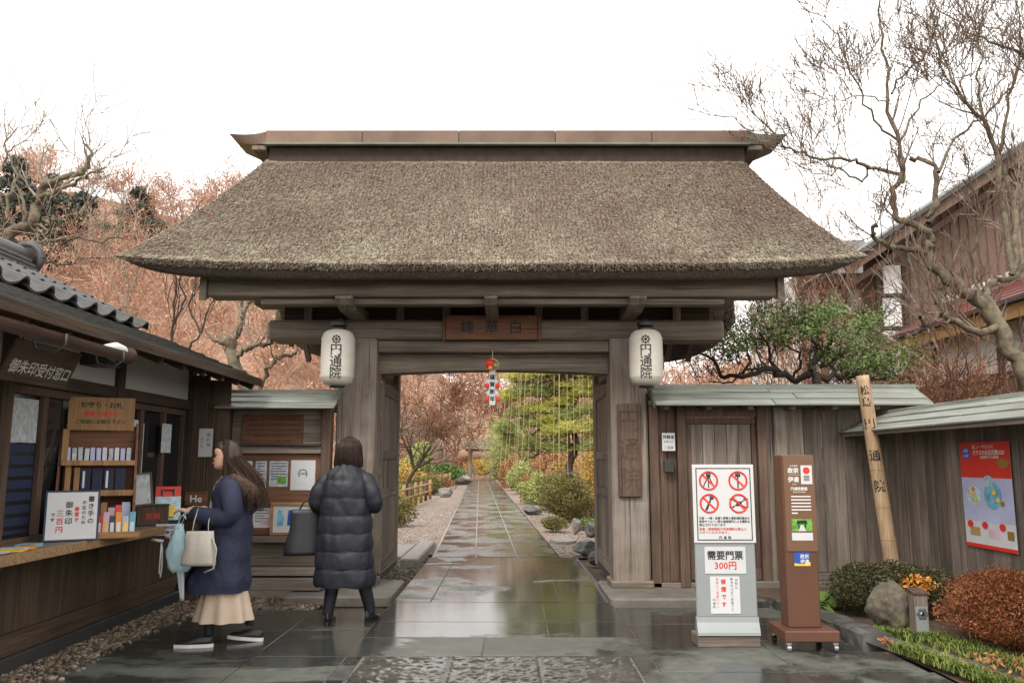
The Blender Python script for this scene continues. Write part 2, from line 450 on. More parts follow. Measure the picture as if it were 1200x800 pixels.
class MB:
    """collects shapes; build() links them as ONE mesh object"""
    def __init__(s):
        s.v, s.f, s.mi = [], [], []
        s.cur = 0
    def add(s, vs, fs):
        b = len(s.v)
        s.v += [tuple(x) for x in vs]
        s.f += [[b + i for i in f] for f in fs]
        s.mi += [s.cur] * len(fs)
        return s
    def box(s, x0, x1, y0, y1, z0, z1, b=0.0, mat=None):
        """box with chamfered edges; mat: optional Matrix applied"""
        if b <= 0:
            vs = [(x, y, z) for z in (z0, z1) for y in (y0, y1) for x in (x0, x1)]
            fs = [(0, 2, 3, 1), (4, 5, 7, 6), (0, 1, 5, 4), (2, 6, 7, 3), (0, 4, 6, 2), (1, 3, 7, 5)]
        else:
            b = min(b, (x1 - x0) * .45, (y1 - y0) * .45, (z1 - z0) * .45)
            X, Y, Z = (x0, x1), (y0, y1), (z0, z1)
            vs, idx = [], {}
            for i in (0, 1):
                for j in (0, 1):
                    for l in (0, 1):
                        sx, sy, sz = (1 - 2 * i) * b, (1 - 2 * j) * b, (1 - 2 * l) * b
                        idx[i, j, l, 0] = len(vs); vs.append((X[i], Y[j] + sy, Z[l] + sz))
                        idx[i, j, l, 1] = len(vs); vs.append((X[i] + sx, Y[j], Z[l] + sz))
                        idx[i, j, l, 2] = len(vs); vs.append((X[i] + sx, Y[j] + sy, Z[l]))
            fs = []
            q = [(0, 0), (1, 0), (1, 1), (0, 1)]
            for i in (0, 1):
                fx = [idx[i, a, c, 0] for a, c in q]; fs.append(fx if i else fx[::-1])
                fy = [idx[a, i, c, 1] for a, c in q]; fs.append(fy[::-1] if i else fy)
                fz = [idx[a, c, i, 2] for a, c in q]; fs.append(fz if i else fz[::-1])
            for i in (0, 1):
                for j in (0, 1):
                    e = [idx[i, j, 0, 0], idx[i, j, 0, 1], idx[i, j, 1, 1], idx[i, j, 1, 0]]; fs.append(e if (i + j) % 2 else e[::-1])
                    e = [idx[i, 0, j, 0], idx[i, 0, j, 2], idx[i, 1, j, 2], idx[i, 1, j, 0]]; fs.append(e[::-1] if (i + j) % 2 else e)
                    e = [idx[0, i, j, 1], idx[0, i, j, 2], idx[1, i, j, 2], idx[1, i, j, 1]]; fs.append(e if (i + j) % 2 else e[::-1])
            for i in (0, 1):
                for j in (0, 1):
                    for l in (0, 1):
                        e = [idx[i, j, l, 0], idx[i, j, l, 1], idx[i, j, l, 2]]; fs.append(e if (i + j + l) % 2 else e[::-1])
        if mat is not None: vs = [mat @ Vector(v) for v in vs]
        return s.add(vs, fs)
    def beam(s, a, b_, w, h, ch=.01, up=(0, 0, 1)):
        """box from a to b, width w (sideways), height h (up)"""
        a, b_ = Vector(a), Vector(b_)
        d = b_ - a; L = d.length; d.normalize()
        side = d.cross(Vector(up)).normalized(); u = side.cross(d)
        m = Matrix((d, side, u)).transposed().to_4x4(); m.translation = a
        return s.box(0, L, -w / 2, w / 2, -h / 2, h / 2, ch, m)
    def tube(s, pts, rad, n=8, cap=True):
        pts = [Vector(p) for p in pts]
        if isinstance(rad, (int, float)): rad = [rad] * len(pts)
        vs, fs = [], []
        ref = Vector((.13, .21, .97))
        t0 = (pts[1] - pts[0]).normalized()
        if abs(t0.dot(ref)) > .9: ref = Vector((.97, .2, .1))
        u = t0.cross(ref).normalized()
        for i, p in enumerate(pts):
            tg = (pts[min(i + 1, len(pts) - 1)] - pts[max(i - 1, 0)]).normalized()
            u = (u - tg * u.dot(tg)).normalized(); w = tg.cross(u)
            r = rad[i]
            rx, ry = (r if isinstance(r, tuple) else (r, r))
            for q in range(n):
                a = 2 * PI * q / n
                vs.append(p + u * (math.cos(a) * rx) + w * (math.sin(a) * ry))
        for i in range(len(pts) - 1):
            for q in range(n):
                fs.append((i * n + q, i * n + (q + 1) % n, (i + 1) * n + (q + 1) % n, (i + 1) * n + q))
        if cap:
            fs.append(tuple(range(n))[::-1]); fs.append(tuple((len(pts) - 1) * n + q for q in range(n)))
        return s.add(vs, fs)
    def lathe(s, prof, n=24, c=(0, 0, 0), cap=True):
        vs, fs = [], []
        for r, z in prof:
            for q in range(n):
                a = 2 * PI * q / n
                vs.append((c[0] + r * math.cos(a), c[1] + r * math.sin(a), c[2] + z))
        for i in range(len(prof) - 1):
            for q in range(n):
                fs.append((i * n + q, i * n + (q + 1) % n, (i + 1) * n + (q + 1) % n, (i + 1) * n + q))
        if cap:
            fs.append(tuple(range(n))[::-1]); fs.append(tuple((len(prof) - 1) * n + q for q in range(n)))
        return s.add(vs, fs)
    def loft(s, rings, cap=True, closed=True):
        n = len(rings[0]); vs = [p for r in rings for p in r]; fs = []
        for i in range(len(rings) - 1):
            for q in range(n if closed else n - 1):
                fs.append((i * n + q, i * n + (q + 1) % n, (i + 1) * n + (q + 1) % n, (i + 1) * n + q))
        if cap and closed:
            fs.append(tuple(range(n))[::-1]); fs.append(tuple((len(rings) - 1) * n + q for q in range(n)))
        return s.add(vs, fs)
    def prism(s, poly, y0, y1, plane='xz'):
        """polygon extruded along the remaining axis"""
        f = {'xz': lambda a, b, c: (a, c, b), 'xy': lambda a, b, c: (a, b, c), 'yz': lambda a, b, c: (c, a, b)}[plane]
        n = len(poly)
        vs = [f(a, b, y0) for a, b in poly] + [f(a, b, y1) for a, b in poly]
        fs = [tuple(range(n)), tuple(range(2 * n - 1, n - 1, -1))] + [(i, (i + 1) % n, n + (i + 1) % n, n + i) for i in range(n)]
        return s.add(vs, fs)
    def ball(s, c, r, n=10, m=7):
        rx, ry, rz = (r, r, r) if isinstance(r, (int, float)) else r
        rings = []
        for i in range(m + 1):
            th = PI * (i / m * .96 + .02)
            rings.append([(c[0] + rx * math.sin(th) * math.cos(2 * PI * q / n), c[1] + ry * math.sin(th) * math.sin(2 * PI * q / n), c[2] - rz * math.cos(th)) for q in range(n)])
        return s.loft(rings)
    def torus(s, c, R_, r, n=32, m=6, axis='y', a0=0., a1=2 * PI):
        pts = []
        for i in range(n + 1):
            a = a0 + (a1 - a0) * i / n
            u, v = R_ * math.cos(a), R_ * math.sin(a)
            pts.append({'y': (c[0] + u, c[1], c[2] + v), 'x': (c[0], c[1] + u, c[2] + v), 'z': (c[0] + u, c[1] + v, c[2])}[axis])
        return s.tube(pts, r, m, cap=False)
    def mesh(s, name, off=(0, 0, 0)):
        me = bpy.data.meshes.new(name)
        ox, oy, oz = off
        me.from_pydata([(x - ox, y - oy, z - oz) for x, y, z in s.v], [], s.f)
        if any(s.mi): me.polygons.foreach_set('material_index', s.mi)
        me.update()
        return me
    def build(s, name, mat, parent=None, world=True, sm=False, mats=None):
        me = s.mesh(name, wloc(parent) if world else (0, 0, 0))
        if mats:
            for q in mats: me.materials.append(M[q])
        o = link(name, me, mat, parent)
        smooth(me, sm)
        return o
def fixn(o):
    """consistent outward normals"""
    import bmesh
    bm = bmesh.new(); bm.from_mesh(o.data); bmesh.ops.recalc_face_normals(bm, faces=bm.faces); bm.to_mesh(o.data); bm.free()
    return o
def copy_tree(o, parent=None):
    c = o.copy(); C.objects.link(c); c.parent = parent
    WL[c.name] = Vector(c.location)
    for ch in o.children: copy_tree(ch, c)
    return c
def one(name, label, cat, mb, mat, group=None, sm=False, kind=None, mats=None, origin=None):
    """a thing that is one mesh; its origin at its base"""
    V = np.array(mb.v)
    if origin is None:
        origin = Vector(((V[:, 0].min() + V[:, 0].max()) / 2, (V[:, 1].min() + V[:, 1].max()) / 2, V[:, 2].min()))
    me = mb.mesh(name, origin)
    if mats:
        for q in mats: me.materials.append(M[q])
    o = link(name, me, mat, None, origin)
    smooth(me, sm)
    return tag(o, label, cat, group, kind)
def struct(name, mb, mat, sm=False):
    o = mb.build(name, mat, None, sm=sm)
    o['kind'] = 'structure'
    return o

TXT = {}
def text_mesh(body, size=1., weight=0., vertical=False, spacing=1.0, line=1.15):
    """flat mesh of the characters, centred on the origin in the xy plane"""
    key = (body, size, weight, vertical, spacing, line)
    if key in TXT: return TXT[key]
    V, F = [], []
    cu = bpy.data.curves.new('lettering', 'FONT')
    cu.body = '\n'.join(body) if vertical else body
    cu.size = size; cu.align_x = 'CENTER'; cu.space_character = spacing; cu.space_line = line
    cu.resolution_u = 2
    ob = bpy.data.objects.new('lettering', cu)
    C.objects.link(ob)
    me = bpy.data.meshes.new_from_object(ob.evaluated_get(bpy.context.evaluated_depsgraph_get()))
    bpy.data.objects.remove(ob)
    V = np.array([v.co[:] for v in me.vertices]).reshape(-1, 3)
    if len(V):
        V[:, 0] -= (V[:, 0].min() + V[:, 0].max()) / 2; V[:, 1] -= (V[:, 1].min() + V[:, 1].max()) / 2
        me.vertices.foreach_set('co', V.astype(np.float32).ravel()); me.update()
    me.materials.clear()
    if weight and len(V):      # heavier strokes: shifted copies in one mesh
        F = [list(p.vertices) for p in me.polygons]; n0 = len(V); VV, FF = [], []
        for q, (dx, dy) in enumerate(((0, 0), (1, 0), (-1, 0), (0, 1), (0, -1))):
            VV.append(V + np.array([dx * weight, dy * weight, q * .00012])); FF += [[i + q * n0 for i in f] for f in F]
        me = bpy.data.meshes.new('lettering'); me.from_pydata(np.concatenate(VV).tolist(), [], FF); me.update()
    TXT[key] = me
    return me
def write(body, size, mat, parent, loc, rot=(PI / 2, 0, 0), weight=0., vertical=False, spacing=1., line=1.15, name='lettering', world=True, sx=1.):
    me = text_mesh(body, size, weight, vertical, spacing, line).copy()
    me.materials.append(M[mat])
    lo = Vector(loc) - (wloc(parent) if world else Vector((0, 0, 0)))
    o = link(name, me, None, parent, lo, rot)
    if sx != 1.: o.scale = (sx, 1, 1)
    return o
FX = (PI / 2, 0, 0)             # text facing the camera side (-Y)

# ---- branches and leaves
def paths_mesh(name, paths, sides=5):
    VS, FS, off = [], [], 0
    for pts, rad in paths:
        Pn = np.asarray(pts, dtype=np.float64); n = len(Pn)
        T = np.gradient(Pn, axis=0); T /= np.linalg.norm(T, axis=1)[:, None] + 1e-9
        ref = np.array([.31, .52, .79]) if abs(T[0, 2]) < .8 else np.array([.9, .4, .1])
        U = np.cross(T, ref); U /= np.linalg.norm(U, axis=1)[:, None] + 1e-9
        W = np.cross(T, U)
        s_ = sides if rad[0] > .012 else 3
        a = np.arange(s_) * 2 * PI / s_
        r = np.asarray(rad)[:, None, None]
        ring = Pn[:, None, :] + r * (np.cos(a)[None, :, None] * U[:, None, :] + np.sin(a)[None, :, None] * W[:, None, :])
        VS.append(ring.reshape(-1, 3))
        i = np.arange(n - 1)[:, None] * s_; q = np.arange(s_)[None, :]; q2 = (q + 1) % s_
        FS.append(np.stack([i + q, i + q2, i + s_ + q2, i + s_ + q], -1).reshape(-1, 4) + off)
        off += n * s_
    me = np_mesh(name, np.concatenate(VS), np.concatenate(FS))
    smooth(me)
    return me
def grow(rng, start, direc, length, rad, depth, out, wander=.25, up=.12, kids=(3, 5), spread=.8, shrink=.62, minr=.003, seg=7, tip=.35, kid_from=.25):
    d = np.array(direc, dtype=float); d /= np.linalg.norm(d)
    p = np.array(start, dtype=float)
    pts, rads = [p.copy()], [rad]
    dirs = [d.copy()]
    for i in range(seg):
        d = d + rng.normal(0, wander, 3) + np.array([0, 0, up]); d /= np.linalg.norm(d)
        p = p + d * (length / seg)
        pts.append(p.copy()); rads.append(max(minr, rad * (1 - (1 - tip) * (i + 1) / seg))); dirs.append(d.copy())
    out.append((pts, rads))
    if depth <= 0: return
    for q in range(rng.integers(kids[0], kids[1] + 1)):
        f = kid_from + (1 - kid_from) * rng.random()
        i = min(seg, max(1, int(round(f * seg))))
        ax = rng.normal(0, 1, 3); ax -= dirs[i] * ax.dot(dirs[i]); ax /= np.linalg.norm(ax) + 1e-9
        nd = dirs[i] * math.cos(spread) + ax * math.sin(spread) * (0.7 + .6 * rng.random())
        grow(rng, pts[i], nd, length * shrink * (.7 + .6 * rng.random()), max(minr, rads[i] * .62), depth - 1, out, wander, up, kids, spread, shrink, minr, max(4, seg - 1) if depth > 1 else (2 if minr > .02 else 4), tip, kid_from)
def limb(rng, pts, r0, r1, out, twig_depth=2, twig_len=.8, n_kids=6, wander=.22, up=.15, spread=.9, kids=(3, 5), minr=.003, jit=.02, sub=4):
    """a traced limb through pts, with twigs sprouting from it"""
    Pn = np.array([list(p) for p in pts], dtype=float)
    tt = np.linspace(0, len(Pn) - 1, (len(Pn) - 1) * sub + 1)
    # Catmull-Rom
    Q = np.vstack([2 * Pn[0] - Pn[1], Pn, 2 * Pn[-1] - Pn[-2]])
    res = []
    for t_ in tt:
        i = min(int(t_), len(Pn) - 2); u = t_ - i
        a, b, c, d = Q[i], Q[i + 1], Q[i + 2], Q[i + 3]
        res.append(.5 * (2 * b + (c - a) * u + (2 * a - 5 * b + 4 * c - d) * u * u + (3 * b - a - 3 * c + d) * u ** 3))
    res = np.array(res); res[1:-1] += rng.normal(0, jit, res[1:-1].shape)
    rads = np.linspace(r0, r1, len(res)) * (1 + rng.normal(0, .06, len(res)))
    out.append((res, rads))
    for q in range(n_kids):
        i = rng.integers(max(1, len(res) // 4), len(res))
        tg = res[i] - res[i - 1]; tg /= np.linalg.norm(tg) + 1e-9
        ax = rng.normal(0, 1, 3); ax -= tg * ax.dot(tg); ax /= np.linalg.norm(ax) + 1e-9
        nd = tg * math.cos(spread) + ax * math.sin(spread) + np.array([0, 0, .35])
        grow(rng, res[i], nd, twig_len * (.6 + .8 * rng.random()), max(minr, rads[i] * .4), twig_depth, out, wander, up, kids, .75, .62, minr)
def leaves(rng, cen, size, flat=0.0, aspect=.5, jitter=.5, droop=None):
    """rhombic leaves at the centres -> V, F"""
    cen = np.asarray(cen); n = len(cen)
    a = rng.normal(0, 1, (n, 3))
    if droop is not None: a = a * (1 - .7) + np.asarray(droop) * 1.0 + rng.normal(0, .35, (n, 3))
    a /= np.linalg.norm(a, axis=1)[:, None]
    b = rng.normal(0, 1, (n, 3)); b[:, 2] += flat * 0
    b -= a * (a * b).sum(1)[:, None]; b /= np.linalg.norm(b, axis=1)[:, None] + 1e-9
    s_ = (size * (1 - jitter / 2 + jitter * rng.random(n)))[:, None]
    nrm = np.cross(a, b)
    V = np.stack([cen - a * s_, cen + b * s_ * aspect + nrm * s_ * .15, cen + a * s_, cen - b * s_ * aspect + nrm * s_ * .15], 1).reshape(-1, 3)
    F = np.arange(4 * n).reshape(n, 4)
    return V, F
def needles(rng, cen, size, up=.5, w=.06, per=7):
    """pine tufts: thin blades fanning out of each centre"""
    cen = np.repeat(np.asarray(cen), per, axis=0); n = len(cen)
    a = rng.normal(0, 1, (n, 3)); a[:, 2] = np.abs(a[:, 2]) * .6 + up; a /= np.linalg.norm(a, axis=1)[:, None]
    b = np.cross(a, rng.normal(0, 1, (n, 3))); b /= np.linalg.norm(b, axis=1)[:, None] + 1e-9
    s_ = (size * (.7 + .6 * rng.random(n)))[:, None]
    V = np.stack([cen - b * s_ * w, cen + b * s_ * w, cen + a * s_], 1).reshape(-1, 3)
    return V, np.arange(3 * n).reshape(n, 3)
def lumpy(rng, n, c, r, lumps=7, lo=.55, power=.45, zmin=-1., amp=.25):
    """points through a lumpy ellipsoid, denser towards its skin"""
    d = rng.normal(0, 1, (n, 3)); d /= np.linalg.norm(d, axis=1)[:, None]
    lv = rng.normal(0, 1, (lumps, 3)); lv /= np.linalg.norm(lv, axis=1)[:, None]
    bulge = 1 + amp * (np.max(d @ lv.T, axis=1) ** 4 - .45)
    wv = rng.normal(0, 1, (6, 3)) * 3.2; bulge = bulge * (1 + amp * .16 * np.sin(d @ wv.T + rng.random(6) * 6).sum(1)) + amp * .22 * rng.normal(0, 1, n).clip(-1, 2) * (rng.random(n) < .25)
    rr = (lo + (1 - lo) * rng.random(n) ** power) * bulge
    p = d * rr[:, None]
    p = p[p[:, 2] > zmin]
    return p * np.array(r) + np.array(c)
def shrub(name, label, c, r, mat, n, size, seed=0, cat='shrub', group=None, stems=10, zmin=-.85, amp=.25, lo=.6, aspect=.5, stem_mat='bark_dark', extra=None):
    """clipped bush: stems and a leafy crown; c is the crown centre, base on the ground below"""
    rng = np.random.default_rng(seed)
    base = (c[0], c[1], c[2] - r[2])
    t_ = thing(name, label, cat, base, group=group)
    pts = lumpy(rng, n, (0, 0, r[2]), r, lumps=9, lo=lo, zmin=zmin, amp=amp)
    V, F = leaves(rng, pts, size, aspect=aspect)
    link('foliage', np_mesh('foliage', V, F), mat, t_)
    if extra:
        em, en, es, ec, er = extra
        V, F = leaves(rng, lumpy(rng, en, ec, er, lo=.2), es, aspect=.6)
        link('bright_leaves', np_mesh('bright_leaves', V, F), em, t_)
    out = []
    for i in range(stems):
        a = rng.random() * 2 * PI
        grow(rng, (math.cos(a) * r[0] * .15, math.sin(a) * r[1] * .15, .0), (math.cos(a) * .6, math.sin(a) * .6, 1), r[2] * 1.25, .018 * max(r), 1, out, .2, .05, (2, 4), .6, .5, .004 * max(r), 5)
    link('stems', paths_mesh('stems', out, 4), stem_mat, t_)
    return t_
def rock(name, label, c, r, mat, seed=0, cat='rock', rough=.28, group=None):
    rng = np.random.default_rng(seed)
    import bmesh
    bm = bmesh.new(); bmesh.ops.create_icosphere(bm, subdivisions=5, radius=1)
    from mathutils import noise as mn
    dirs = rng.normal(0, 1, (22, 3)); dirs /= np.linalg.norm(dirs, axis=1)[:, None]; hs = .55 + .35 * rng.random(22)
    for v in bm.verts:
        d = np.array(v.co); s_ = 1.
        for q in range(22):
            pr = d @ dirs[q]
            if pr > .2: s_ = min(s_, hs[q] / pr)
        s_ *= 1.2 + rough * .45 * mn.fractal(Vector((d[0] * 1.6 + seed, d[1] * 1.6, d[2] * 1.6)), 1.1, 2.3, 6)
        v.co = Vector((d[0] * r[0] * s_, d[1] * r[1] * s_, d[2] * r[2] * s_))
    me = bpy.data.meshes.new(name); bm.to_mesh(me); bm.free(); smooth(me)
    zmin = min(v.co.z for v in me.vertices)
    for v in me.vertices: v.co.z -= zmin
    o = link(name, me, mat, None, (c[0], c[1], c[2]))
    return tag(o, label, cat, group)

# ================================================================== THE SETTING
rs = random.Random(7)
mb = MB(); mb.add([(-500, -60, -.05), (500, -60, -.05), (500, 700, -.05), (-500, 700, -.05)], [(0, 1, 2, 3)])
struct('ground', mb, 'soil')

SLAB = {}
def slab(parent, name, x0, x1, y0, y1, mat, top=0., th=.05, gap=.007, ch=.003, tilt=0.):
    w, d = x1 - x0 - gap, y1 - y0 - gap
    key = (name, mat, round(w, 3), round(d, 3), th)
    if key not in SLAB:
        b = MB(); b.box(-w / 2, w / 2, -d / 2, d / 2, -th, 0, ch); me = b.mesh(name); me.materials.append(M[mat]); SLAB[key] = me
    o = link(name, SLAB[key], None, parent, Vector(((x0 + x1) / 2, (y0 + y1) / 2, top + rs.uniform(-.0015, .0015))) - wloc(parent))
    o.rotation_euler = (rs.uniform(-1, 1) * .0025, rs.uniform(-1, 1) * .0025, tilt)
    return o

# forecourt: mortar bed with slabs as its pieces
mb = MB(); mb.add([(-3.04, 2.5, -.008), (2.84, 2.5, -.008), (2.84, 5.77, -.008), (2.80, 5.78, -.008), (2.80, 6.36, -.008), (2.62, 6.37, -.008), (2.62, 8.22, -.008), (1.05, 8.28, -.008), (.96, 12.42, -.008), (-1.21, 12.42, -.008), (-1.21, 8.1, -.008), (-3.04, 8.1, -.008)], [range(12)])
pave = struct('forecourt_pavement', mb, 'mortar')
def rows(xs, ys, mat, name='paving_slab', **kw):
    for i in range(len(xs) - 1):
        for j in range(len(ys) - 1):
            slab(pave, name, xs[i], xs[i + 1], ys[j], ys[j + 1], mat, **kw)
def rough_slab(x0, x1, y0, y1, seed):
    """hewn slab: a fine grid with a chiselled surface and worn edges"""
    from mathutils import noise as mn
    nx, ny = int((x1 - x0) / .016), int((y1 - y0) / .016); g_ = .016
    xs_ = np.linspace(x0 + g_ / 2, x1 - g_ / 2, nx + 1); ys_ = np.linspace(y0 + g_ / 2, y1 - g_ / 2, ny + 1)
    V_ = []
    for yy in ys_:
        for xx in xs_:
            e = min(xx - xs_[0], xs_[-1] - xx, yy - ys_[0], ys_[-1] - yy)
            zz = .010 * mn.fractal(Vector((xx * 9 + seed, yy * 13, seed)), .8, 2.2, 5) + .008 * (mn.noise(Vector((xx * 34 + yy * 9, yy * 42, seed * 2.))) ) - .012 * math.exp(-e / .012) + .001
            V_.append((xx, yy, zz))
    V_ = np.array(V_); i, j = np.meshgrid(np.arange(ny), np.arange(nx), indexing='ij'); b0 = (i * (nx + 1) + j).ravel()
    F_ = np.stack([b0, b0 + 1, b0 + nx + 2, b0 + nx + 1], -1)
    c_ = Vector(((x0 + x1) / 2, (y0 + y1) / 2, 0))
    o = link('rough_stone_slab', np_mesh('rough_stone_slab', V_ - np.array(c_), F_), 'rough_slab', pave, c_); smooth(o.data)
for q, (x0, x1) in enumerate(((-1.08, -.44), (-.44, .2), (.2, .86))):
    rough_slab(x0, x1, 4.3, 6.22, q + 1.)
rows([-1.08, -.44, .2, .86], [2.6, 4.3], 'rough_slab', 'rough_stone_slab', gap=.014, ch=.01)
rows([-1.2, -.22, 1.0], [6.22, 6.86], 'slate_front')
rows([-1.2, .3, 1.0], [6.86, 7.5, 8.5], 'slate_gate')
rows([-1.2, -.82, .48, .95], [8.5, 9.6, 10.8, 11.85], 'slate_gate')
rows([-1.2, -.15, .95], [11.85, 12.4], 'slate_gate')
rows([-3.03, -1.87, -1.2], [2.6, 3.9, 5.2, 6.22, 7.15, 8.08], 'slate_front')
rows([-1.2, -1.08], [2.6, 4.3, 6.22], 'slate_front')
rows([.86, 1.93, 2.84], [2.6, 4.1, 5.77], 'slate_front')
rows([1.0, 1.93, 2.80], [5.77, 6.36], 'slate_front'); rows([1.0, 1.93, 2.62], [6.36, 7.4, 8.2], 'slate_front')
rows([.86, 1.0], [5.77, 6.22], 'slate_front')

# garden path: three columns of slabs leading to the far gate
PX0, PSL = .26, -.0395
def pcx(y): return -.25 + PSL * (y - 13)
mb = MB(); mb.add([(pcx(12.4) - .96, 12.42, -.008), (pcx(12.4) + .92, 12.42, -.008), (pcx(66) + .92, 66, -.008), (pcx(66) - .92, 66, -.008)], [range(4)])
path = struct('garden_path', mb, 'path_mortar')
y = 12.44
while y < 65.5:
    d = rs.uniform(.85, 1.25)
    cuts = [-.93, -.31, .31, .93]
    for i in range(3):
        s0 = rs.uniform(-.02, .02)
        slab(path, 'paving_slab', pcx(y + d / 2) + cuts[i], pcx(y + d / 2) + cuts[i + 1], y, y + d, 'slate_path', gap=.026, tilt=-PSL)
    y += d

def sheet(name, pts, z, mat):
    b = MB(); b.add([(x, y, z) for x, y in pts], [range(len(pts))]); return struct(name, b, mat)
sheet('gravel_margin_left', [(-2.6, 12.9), (pcx(13) - .96, 12.9), (pcx(66) - .96, 66), (pcx(66) - 2.4, 66)], -.02, 'pink_gravel')
sheet('gravel_margin_right', [(pcx(12.5) + .95, 12.5), (1.75, 12.5), (pcx(30) + 1.75, 30), (pcx(66) + 1.6, 66), (pcx(66) + .95, 66)], -.02, 'pink_gravel')
sheet('mossy_lawn', [(-40, 13.2), (-2.62, 13.2), (pcx(66) - 2.42, 66), (-40, 66)], -.024, 'moss_lawn')
sheet('planting_earth', [(1.78, 12.4), (30, 12.4), (30, 66), (pcx(66) + 1.62, 66), (pcx(30) + 1.78, 30)], -.024, 'damp_earth')
sheet('gravel_strip', [(-3.42, 2.5), (-3.04, 2.5), (-3.04, 8.1), (-1.9, 8.1), (-1.9, 8.95), (-3.42, 8.95)], -.022, 'gravel_bed')

# pebbles of the strip along the hut
rng = np.random.default_rng(3)
import bmesh
bm = bmesh.new(); bmesh.ops.create_icosphere(bm, subdivisions=1, radius=1)
IV0 = np.array([v.co[:] for v in bm.verts]); IF0 = np.array([[v.index for v in f.verts] for f in bm.faces]); bm.free()
OV = np.array([(1, 0, 0), (-1, 0, 0), (0, 1, 0), (0, -1, 0), (0, 0, 1), (.2, .1, -1)], float); OF = np.array([(0, 2, 4), (2, 1, 4), (1, 3, 4), (3, 0, 4), (2, 0, 5), (1, 2, 5), (3, 1, 5), (0, 3, 5)])
def pebbles(name, label, pts, r, mat='pebble', cat='gravel', far=False):
    n = len(pts); IV, IF = (OV, OF) if far else (IV0, IF0)
    s_ = r * (.6 + .9 * rng.random((n, 1))) * np.array([1.15, .95, .62]) * (1 + .3 * rng.normal(0, 1, (n, 3)).clip(-1, 1))
    ang = rng.random(n) * 2 * PI
    V = IV[None] * s_[:, None, :]
    x = V[..., 0] * np.cos(ang)[:, None] - V[..., 1] * np.sin(ang)[:, None]
    yy = V[..., 0] * np.sin(ang)[:, None] + V[..., 1] * np.cos(ang)[:, None]
    V = np.stack([x, yy, V[..., 2]], -1) + np.asarray(pts)[:, None, :]
    F = IF[None] + (np.arange(n) * len(IV))[:, None, None]
    o = link(name, np_mesh(name, V.reshape(-1, 3), F.reshape(-1, 3)), mat)
    smooth(o.data)
    return tag(o, label, cat, kind='stuff')
n = 3700
pp = np.stack([-3.4 + .37 * rng.random(n), 4.6 + 4.2 * rng.random(n), -.02 + .02 * rng.random(n)], 1)
pp2 = np.stack([-3.0 + 1.1 * rng.random(1800), 8.1 + .7 * rng.random(1800), -.02 + .02 * rng.random(1800)], 1)
stray = np.stack([-3.04 + np.abs(rng.normal(0, .05, 160)), 5 + 3 * rng.random(160), np.full(160, .004)], 1)
pebbles('gravel', 'brown pebbles in the strip along the foot of the shop hut', np.concatenate([pp, pp2, stray]), .017)
n = 2600
pp = np.stack([-1.85 + .62 * rng.random(n), 9.2 + 3.4 * rng.random(n), -.03 + .02 * rng.random(n)], 1)
pebbles('gravel', 'grey pebbles in the gutter under the left gate door', pp, .016, far=True)

n = 6500
yy = 12.95 + 13 * rng.random(n) ** 1.5; f = rng.random(n)
pp = np.stack([-2.55 * (1 - f) + (-.25 + PSL * (yy - 13) - .98) * f, yy, np.full(n, -.02)], 1)
pebbles('gravel', 'pinkish gravel margin left of the garden path', pp, .018, 'pebble_pink', far=True)
n = 2200
yy = 12.55 + 12 * rng.random(n) ** 1.5; f = rng.random(n)
pp = np.stack([(-.25 + PSL * (yy - 13) + .96) * (1 - f) + 1.7 * f, yy, np.full(n, -.02)], 1)
pebbles('gravel', 'pinkish gravel margin right of the garden path', pp, .018, 'pebble_pink', far=True)
# hill behind the garden
def hill_h(x, y):
    t_ = np.clip((y - 64 - .10 * x) / 70., 0, 1)
    sl = np.clip((-2 - x) / 40., 0, 1); sr = np.clip((x - 14) / 40., 0, 1)
    top = 11.5 + 34 * sl * sl * (3 - 2 * sl) + 12 * sr * sr * (3 - 2 * sr) + 1.6 * np.sin(x * .06 + 1) + 1.2 * np.sin(x * .15)
    return top * (t_ ** 1.15) * (1 - .22 * t_) * 1.2 + .8 * np.sin(x * .11 + y * .07) * t_
xs = np.linspace(-190, 190, 96); ys = np.linspace(60, 190, 60)
X, Y = np.meshgrid(xs, ys)
Z = hill_h(X, Y) - .12
V = np.stack([X, Y, Z], -1).reshape(-1, 3)
i, j = np.meshgrid(np.arange(59), np.arange(95), indexing='ij'); b0 = (i * 96 + j).ravel()
hill = link('hillside', np_mesh('hillside', V, np.stack([b0, b0 + 1, b0 + 97, b0 + 96], -1)), 'hill_litter')
smooth(hill.data); hill['kind'] = 'structure'

# bare maples on the hill: they read as one rust-coloured mass
rng = np.random.default_rng(11)
protos = []
for q in range(6):
    out = []
    hgt = 6.5 + 2.5 * rng.random()
    grow(rng, (0, 0, -.3), (rng.normal(0, .08), rng.normal(0, .08), 1), hgt * .55, .13, 3, out, .14, .04, (4, 6), .72, .68, .033, 5, .45, .3)
    me = paths_mesh('tree', out, 3)
    V = np.zeros(len(me.vertices) * 3, np.float32); me.vertices.foreach_get('co', V)
    F = np.zeros(len(me.loops), np.int32); me.loops.foreach_get('vertex_index', F)
    bpy.data.meshes.remove(me)
    tips = np.array([p[0][-1] for p in out[-260:]])
    LV, LF = leaves(rng, tips + rng.normal(0, .3, (len(tips), 3)), .16)
    V = V.reshape(-1, 3); F = F.reshape(-1, 4)
    protos.append((np.concatenate([V, LV]), np.concatenate([F, LF + len(V)])))
VS, FS, off = [], [], 0
cnt = 0
